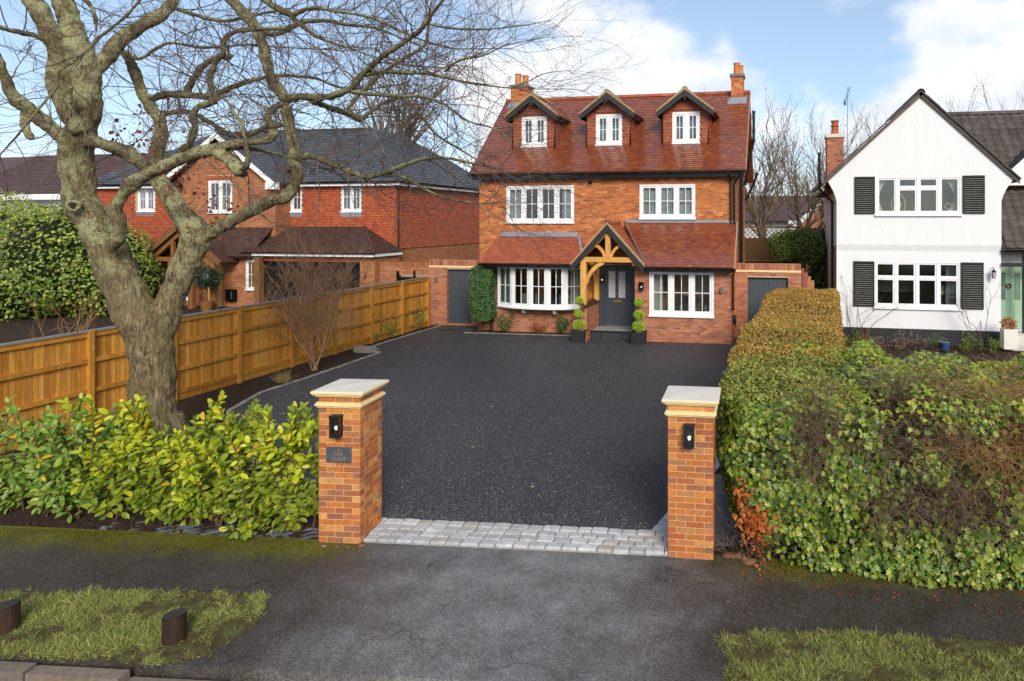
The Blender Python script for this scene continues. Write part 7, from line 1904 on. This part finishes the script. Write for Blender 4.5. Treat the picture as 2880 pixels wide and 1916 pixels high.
hedge_run('clipped_hedge', 'long clipped brown hedge running back towards the house', 10.3, 19.0, .04, .58, .92, 1.02, 2.0, 110000, 51, lambda P, N_: np.clip(.5 - (P[:, 1] - 10) * .11 + .3 * wobble(P, 6, 1.5), .04, .8))
hedge_run('clipped_hedge', 'far low end of the clipped brown hedge beside the side gate', 19.15, 22.1, .62, .82, .98, 1.02, 1.98, 40000, 53, lambda P, N_: np.full(len(P), .05))
# green left-hand shoulder between the two hedges
sh = root('privet_shoulder', 'dense green clipped end of the hedge just behind the right pier', 'hedge', (-.1, 9.4, 0))
rng = np.random.default_rng(61)
P, N_ = box_surface(26000, rng, -.80, 1.0, 8.35, 10.5, .25, 1.98, ('front', 'top', 'left'), .25)
P[:, 0] += np.clip((1.1 - P[:, 2]) / 1.1, 0, 1) * .25
P += N_ * (wobble(P, 7, 2.5) * .06 - rng.random(len(P)) ** 2 * .12)[:, None]
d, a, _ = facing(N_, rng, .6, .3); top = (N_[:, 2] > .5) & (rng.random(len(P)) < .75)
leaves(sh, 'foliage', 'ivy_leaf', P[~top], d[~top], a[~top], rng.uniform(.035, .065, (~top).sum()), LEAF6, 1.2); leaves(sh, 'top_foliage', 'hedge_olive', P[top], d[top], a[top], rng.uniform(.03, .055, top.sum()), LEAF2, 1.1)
mb = MB(); mb.box(-.55, .9, 8.6, 10.4, 0, 1.8); mb.build('core', 'twig_brown', sh)
cb = root('copper_beech_sprig', 'bright orange dead beech leaves low in the hedge by right pier', 'shrub', (-.3, 7.95, 0)); t = Twigs(5); rng = np.random.default_rng(8)
ends = []
for k in range(4): branch_out(t, (-.24 + rng.normal() * .03, 7.93, 0), (rng.normal() * .22 - .08, rng.normal() * .12 - .03, 1), rng.uniform(.4, .6), .006, rng, 1, 3, .15, .05, .5, ends)
t.build('stems', 'twig_brown', cb, kind=None)
E_ = np.array([e[0] for e in ends]); pts = np.concatenate([np.array([-.30, 7.86, .52]) + rng.normal(size=(330, 3)) * (.085, .05, .13), np.array([-.46, 7.84, .86]) + rng.normal(size=(70, 3)) * (.05, .04, .1), np.array([-.24, 7.84, .12]) + rng.normal(size=(12, 3)) * (.03, .03, .05)])
d, a, _ = rot_rand(len(pts), rng, -.3); leaves(cb, 'foliage', 'copper_leaf', pts, d, a, rng.uniform(.04, .075, len(pts)), LEAF6, 1.3)

# ------------------------------------------------------------------ smaller planting
def bare_shrub(name, label, loc, nst, h, spread, seed, mt='twig_tan', depth=2, r0=.014, nsub=5, crook=.12, cat='shrub', group=None, sp=.55, shrink=.5):
    r = root(name, label, cat, loc, group); rng = np.random.default_rng(seed); t = Twigs(4)
    for k in range(nst):
        a = 2 * PI * k / nst + rng.normal() * .3; s = spread * rng.uniform(.3, 1)
        branch_out(t, np.array(loc) + (rng.normal() * .06, rng.normal() * .06, -.02), (math.cos(a) * s, math.sin(a) * s, 1), h * rng.uniform(.75, 1.05), r0, rng, depth, nsub, crook, .06, sp, None, shrink)
    t.build('stems', mt, r, kind=None)
    return r
bare_shrub('amelanchier_shrub', 'tall bare multi stemmed shrub in the bed beside the fence', (-12.6, 16.0, 0), 9, 2.55, .55, 71, 'twig_grey', 3, .02, 7, .12, sp=.9, shrink=.52)
bare_shrub('rose_shrub', 'thin bare climbing rose left of white house lower window', (2.55, 22.6, .1), 5, 1.7, .55, 72, 'twig_brown', 2, .014, 3, .2)
bare_shrub('rose_shrub', 'thin bare climbing rose right of white house lower window', (6.2, 22.5, .1), 5, 1.8, .5, 73, 'twig_brown', 2, .012, 3, .22)
mbs = root('cut_stump', 'short cut stump at the foot of the white house wall', 'stump', (2.7, 22.35, 0)); mb = MB(); mb.tube([(2.7, 22.35, 0), (2.72, 22.33, .35), (2.78, 22.3, .6)], [.14, .1, .07], 8); mb.tube([(2.66, 22.35, .1), (2.58, 22.33, .5)], [.08, .05], 7); mb.build('wood', 'twig_brown', mbs)
bare_shrub('twiggy_shrub', 'bare twiggy shrub beyond the fence at the left edge of picture', (-20.0, 15.2, 0), 8, 1.6, 1.2, 74, 'twig_tan', 2, .012, 4, .2)
def leafy(name, label, loc, h, w, n, mt, size, seed, cat='shrub', stems=6, group=None, up=.5):
    r = root(name, label, cat, loc, group); rng = np.random.default_rng(seed); t = Twigs(4); ends = []
    for k in range(stems):
        a = rng.uniform(0, 6.28); branch_out(t, np.array(loc) + rng.normal(size=3) * (.03, .03, 0), (math.cos(a) * w / h, math.sin(a) * w / h, 1), h * rng.uniform(.6, .95), .007, rng, 1, 6, .15, .05, .7, ends, .45)
    t.build('stems', 'twig_brown', r, kind=None)
    E = np.array([e[0] for e in ends]); i = rng.integers(0, len(E), n); base = np.array(loc)
    p = base + (E[i] - base) * rng.uniform(.35, 1.05, (n, 1)) + rng.normal(size=(n, 3)) * size * .7; p[:, 2] = np.maximum(p[:, 2], loc[2] + .03)
    d, a, _ = rot_rand(n, rng, up); leaves(r, 'foliage', mt, p, d, a, rng.uniform(.6, 1.2, n) * size, LEAF2, .9)
    return r
leafy('photinia_shrub', 'small green and bronze shrub below left end of bay window', (-9.8, 22.5, .03), .75, .42, 520, 'photinia', .08, 81)
leafy('nandina_shrub', 'low orange red shrub below the middle of the bay window', (-8.6, 22.46, .03), .46, .42, 520, 'nandina', .07, 82)
leafy('photinia_shrub', 'small dark green shrub below right end of bay window', (-7.65, 22.5, .03), .72, .4, 520, 'evergreen', .08, 83)
leafy('euonymus_shrub', 'upright yellow variegated shrub at fence, nearer of two', (-13.12, 20.4, .0), 1.0, .2, 520, 'variegated', .055, 84, up=1)
leafy('euonymus_shrub', 'upright yellow variegated shrub at fence, nearer the side wall', (-13.1, 22.2, .0), 1.0, .2, 520, 'variegated', .055, 85, up=1)
leafy('euonymus_shrub', 'tiny variegated seedling at the fence foot', (-13.2, 19.75, .0), .4, .1, 90, 'variegated', .05, 86, up=1)
gt = root('ornamental_grass', 'straw coloured grass tuft in the soil bed', 'grass', (-12.4, 14.6, 0)); rng = np.random.default_rng(9)
n = 260; d = rng.normal(size=(n, 3)) * (.6, .6, .1) + (0, 0, .8); d /= np.linalg.norm(d, axis=1)[:, None]; a = np.cross(d, rng.normal(size=(n, 3))); a /= np.linalg.norm(a, axis=1)[:, None]
leaves(gt, 'blades', 'straw_grass', np.array([-12.4, 14.6, 0]) + rng.normal(size=(n, 3)) * (.05, .05, 0), d, a, rng.uniform(.2, .42, n), BLADE, .025, 'thing')
# evergreen column by the bay
ec = root('evergreen_column', 'dense clipped evergreen column on bare stems left of the bay', 'shrub', (-10.75, 22.55, 0)); rng = np.random.default_rng(91)
P, N_ = box_surface(9000, rng, -11.15, -10.32, 22.2, 22.85, .5, 2.40, ('front', 'top', 'left', 'right'), .16)
P[:, 0] += .05 * np.sin(P[:, 2] * 3); P += N_ * (wobble(P, 3, 5) * .06 - rng.random(len(P)) ** 2 * .1)[:, None]; lo = np.clip((.75 - P[:, 2]) / .25, 0, 1); P[:, 0] += lo * .2 * (-10.73 - P[:, 0])
d, a, _ = facing(N_, rng, .6, .4); leaves(ec, 'foliage', 'evergreen', P, d, a, rng.uniform(.04, .075, len(P)), LEAF2, 1.1)
mb = MB(); mb.box(-11.0, -10.45, 22.32, 22.8, .6, 2.3); mb.build('core', 'dark_holly', ec)
mb = MB()
for k in range(3): mb.tube([(-10.9 + .12 * k, 22.5, 0), (-10.88 + .1 * k, 22.52, .3), (-10.85 + .09 * k, 22.5, .7)], .025, 6)
mb.build('stems', 'twig_brown', ec)
# neighbour's evergreen hedge, topiary and shrubs
def lump_mass(name, label, lobes, n, mt, size, seed, mt2=None, loc=None, cat='hedge', core='leaf_core', f2=None):
    r = root(name, label, cat, loc or tuple(lobes[0][0][:2]) + (0,)); rng = np.random.default_rng(seed)
    A = np.array([l[1][0] * l[1][2] + l[1][1] * l[1][2] for l in lobes]); A = A / A.sum(); Ps, Ns = [], []
    for (c, s), f in zip(lobes, A):
        m = int(n * f); u = rng.normal(size=(m, 3)); u /= np.linalg.norm(u, axis=1)[:, None]
        p = np.array(c) + u * np.array(s); q = u / np.array(s); q /= np.linalg.norm(q, axis=1)[:, None]
        p += q * (wobble(p, seed, 3 / max(s))[:, None] * max(s) * .12 + wobble(p, seed + 3, 9 / max(s))[:, None] * max(s) * .05 - rng.random((m, 1)) ** 2 * max(s) * .16)
        Ps.append(p); Ns.append(q)
    mb = MB()
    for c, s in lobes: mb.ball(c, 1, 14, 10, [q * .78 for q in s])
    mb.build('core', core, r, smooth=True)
    P, N_ = np.concatenate(Ps), np.concatenate(Ns); k = P[:, 2] > .02; P, N_ = P[k], N_[k]
    d, a, _ = facing(N_ + (0, -.1, .3), rng, .55, .5); sz = rng.uniform(.6, 1.2, len(P)) * size
    if mt2:
        g = rng.random(len(P)) < f2(P, N_); leaves(r, 'light_foliage', mt2, P[g], d[g], a[g], sz[g], LEAF2, 1.0); P, d, a, sz = P[~g], d[~g], a[~g], sz[~g]
    leaves(r, 'foliage', mt, P, d, a, sz, LEAF2, 1.0)
    return r
lump_mass('evergreen_hedge', 'large rounded evergreen laurel bush beyond the fence at left', [((-33.5, 23.5, 2.3), (3.2, 2.6, 2.5)), ((-30.8, 23.2, 2.3), (2.6, 2.4, 2.4)), ((-29.2, 23.8, 1.5), (1.9, 2.0, 1.7)), ((-32, 22.3, 1.2), (2.6, 1.8, 1.4)), ((-36, 24, 2.5), (3, 2.5, 2.6)), ((-29.9, 24.6, 2.6), (1.6, 1.6, 1.5))], 30000, 'nb_hedge', .17, 95, 'nb_hedge_light', f2=lambda P, N_: np.clip(.15 + .6 * N_[:, 2] * (P[:, 2] > 2.8), .05, .7))
lump_mass('yellow_hedge', 'yellow green hedge top below the brown roofed house', [((-47, 31, 2.8), (5, 1.5, 2.9)), ((-41, 31, 2.6), (4, 1.5, 2.8))], 8000, 'nb_hedge_light', .2, 96)
for i, (x, z) in enumerate(((-28.5, 1.35), (-25.5, 1.4))):
    r = root('holly_standard', ('dark clipped holly ball on a stem left of neighbour door', 'dark clipped holly ball on a stem right of neighbour door')[i], 'topiary', (x, 25.4, 0), 'holly standards by the neighbour porch')
    mb = MB(); mb.tube([(x, 25.4, .3), (x, 25.4, 1.2)], .035, 7); mb.build('stem', 'twig_brown', r); leaf_ball(r, (x, 25.4, z + .1), .55, 1300, 'dark_holly', .11, 97 + i, (1, 1, .85), name='foliage')
    mb = MB(); mb.ball((x, 25.4, z + .1), .36, 10, 8); mb.build('core', 'dark_holly', r)
    mb = MB(); mb.lathe((x, 25.4, 0), [(.2, 0), (.28, .45), (.25, .45)], 14); mb.build('pot', 'oak_brown', r)
# garden behind the ivy hedge
rg = np.random.default_rng(17)
GL = [('garden_green', 'fresh green low shrub by the brown hedge corner', 2.3, 21.6), ('garden_mauve', 'greyish brown faded heather left of the cut stump', 3.0, 21.9), ('garden_mauve', 'pale mauve seed heads under the lower window, left one', 3.7, 22.0), ('garden_mauve', 'pale mauve seed heads under the lower window, right one', 4.3, 22.1), ('evergreen', 'dark green low shrub beside the blue pot', 4.75, 22.0), ('garden_green', 'olive green shrub under the right shutter', 5.6, 21.8), ('garden_green', 'yellowish green shrub next to the cream planter', 6.3, 21.7), ('evergreen', 'dark green shrub at the right edge by the green door', 7.6, 21.5)]
for i, (mt, lb, x, y) in enumerate(GL): leafy('garden_shrub', lb, (x, y, .02), rg.uniform(.45, .65), .5, 420, mt, .07, 200 + i, group='low shrubs below the white house')
# clipped bush on stems and dark cypress between the houses
lump_mass('cloud_pruned_bush', 'rounded green bush on bare stems between the two houses', [((.45, 27.5, 3.15), (.95, .9, .62)), ((1.1, 27.6, 3.0), (.7, .8, .7)), ((.1, 27.4, 2.85), (.55, .7, .45))], 9000, 'cypress', .09, 98, cat='bush')
mb = MB(); b_ = bpy.data.objects['cloud_pruned_bush']
for k in range(3): mb.tube([(.1 + .4 * k, 27.5, 0), (.2 + .35 * k, 27.5, 1.5), (.1 + .45 * k, 27.5, 2.8)], .06, 7)
mb.build('trunk', 'twig_brown', b_)
lump_mass('dark_conifer', 'dark green conifer against the white house side wall', [((1.6, 27.8, 1.3), (.7, .8, 1.5)), ((1.75, 28.8, 2.3), (.6, .8, 1.6))], 8000, 'evergreen', .09, 99, cat='bush')
# bare trees
def bare_tree(label, loc, h, spread, seed, depth=4, r0=.16, mt='far_bark', tm='far_twig', forks=5, fork_z=.3, buds=None, rise=.05, nsub=4, name='bare_tree', shrink=.6):
    r = root(name, label, 'tree', loc); rng = np.random.default_rng(seed); b = Twigs(7); t = Twigs(3); ends = []
    P = twig_path(loc, (rng.normal() * .05, rng.normal() * .05, 1), h * fork_z, rng, 5, .05); b.add(P, r0 * 1.25, r0); b.add(np.array([P[0] - (0, 0, .3), P[0]]), r0 * 1.4, r0 * 1.25)
    for k in range(forks):
        a = 2 * PI * k / forks + rng.normal() * .3; s = spread * rng.uniform(.35, 1)
        Q = twig_path(P[-1] if k % 2 else P[-2], (math.cos(a) * s, math.sin(a) * s, 1), h * .42, rng, 7, .13, .08); b.add(Q, r0 * .62, r0 * .22)
        for j in range(8):
            i = rng.integers(1, 7); dd = Q[i + 1] - Q[i]; dd /= np.linalg.norm(dd); e = rng.normal(size=3)
            branch_out(t, Q[i], dd + e * .55, h * .26 * rng.uniform(.6, 1.1), r0 * .26, rng, depth - 2, nsub, .16, rise, .7, ends, shrink)
        branch_out(t, Q[-1], Q[-1] - Q[-2], h * .3, r0 * .22, rng, depth - 2, nsub + 1, .15, rise, .6, ends, shrink)
    b.build('trunk', mt, r, kind=None); t.build('crown', tm, r, kind=None)
    if buds and ends:
        E = np.array([e[0] for e in ends]); n = len(E); d, a, _ = rot_rand(n, rng, .5); leaves(r, 'catkins', buds, E, d, a, rng.uniform(.05, .12, n), LEAF2, .8)
    return r
bare_tree('bare tree with yellowish buds behind the side gate, left one', (-.5, 34, 0), 8.6, .5, 301, 4, .16, buds='willow_bud', fork_z=.38, rise=.1)
bare_tree('bare tree with yellowish buds behind the side gate, right one', (1.2, 36, 0), 8.6, .45, 302, 4, .17, buds='willow_bud', fork_z=.36, rise=.1)
bare_tree('dark bare tree just behind the white house chimney', (3.2, 40, 0), 8.6, .5, 303, 4, .15, fork_z=.4)
bare_tree('large pruned bare tree rising behind the neighbour slate roof', (-28.3, 44, 0), 14.2, .6, 304, 4, .34, fork_z=.52, forks=6, nsub=3)
bare_tree('bare tree behind the neighbour gable, left of the slate roof', (-41, 46, 0), 12.5, .7, 305, 4, .25, fork_z=.35, forks=6)
bare_tree('bare tree far left above the maroon brown roof', (-60, 58, 0), 13, .8, 306, 4, .25, fork_z=.35, forks=6)
bare_tree('distant bare tree showing above the white house dark roof', (15.5, 50, 0), 11.6, .7, 307, 4, .2, fork_z=.35, forks=6)
bare_tree('distant bare tree behind neighbour roof end near the brick house', (-27, 62, 0), 12, .8, 308, 4, .22, fork_z=.35, forks=6)
# distant belt of woodland closing the view
wd = root('distant_woodland', 'hazy brown winter woodland on the horizon', 'woodland', (0, 150, 0)); wd['kind'] = 'stuff'
rng = np.random.default_rng(77); t = Twigs(3)
for k in range(420):
    x = rng.uniform(-190, 150); y = rng.uniform(120, 190); h = rng.uniform(4, 7.5)
    for j in range(5): t.add(twig_path((x + rng.normal() * 1.5, y, 0), (rng.normal() * .25, rng.normal() * .2, 1), h * rng.uniform(.7, 1.1), rng, 5, .2), .12, .02)
t.build('crown', 'far_twig', wd)
lump_mass('distant_shrubbery', 'low distant greenery behind the far gardens', [((-8 + 9 * k, 70 + (k % 3) * 4, .8), (6, 3, 3.0)) for k in range(5)] + [((-90 + 14 * k, 75, 1), (9, 4, 3.6)) for k in range(6)], 16000, 'garden_green', .4, 78, cat='shrubbery')
bpy.data.objects['distant_shrubbery']['kind'] = 'stuff'
# fallen leaves on the footpath under the ivy
rng = np.random.default_rng(88); n = 420
x = rng.uniform(-.5, 4, n); y = 7.95 - rng.random(n) ** 1.7 * .55 + .0 * x; p = np.stack([x, y, np.full(n, .006)], 1); d, a, _ = facing(np.tile([0., 0, 1], (n, 1)), rng, .3)
tag(leaves(None, 'fallen_leaves', 'dead_leaf', p, d, a, rng.uniform(.02, .05, n), LEAF2, 1.2), 'brown fallen leaves scattered along the foot of the ivy', 'leaves')
n = 60; x = rng.uniform(-8, 3, n); y = rng.uniform(5.8, 7.4, n); p = np.stack([x, y, np.full(n, .006)], 1); d, a, _ = facing(np.tile([0., 0, 1], (n, 1)), rng, .2)
tag(leaves(None, 'leaf_litter', 'straw_grass', p, d, a, rng.uniform(.012, .03, n), LEAF2, 1.2), 'tiny pale leaf scraps strewn over the tarmac', 'leaves')
n = 70; x = rng.uniform(-11.5, -1.8, n); y = 8.6 + rng.random(n) ** 1.5 * 12; p = np.stack([x, y, np.full(n, .024)], 1); d, a, _ = facing(np.tile([0., 0, 1], (n, 1)), rng, .3)
tag(leaves(None, 'leaf_litter', 'straw_grass', p, d, a, rng.uniform(.03, .06, n), LEAF2, 1.2), 'scattered pale dead leaves on the dark gravel drive', 'leaves')
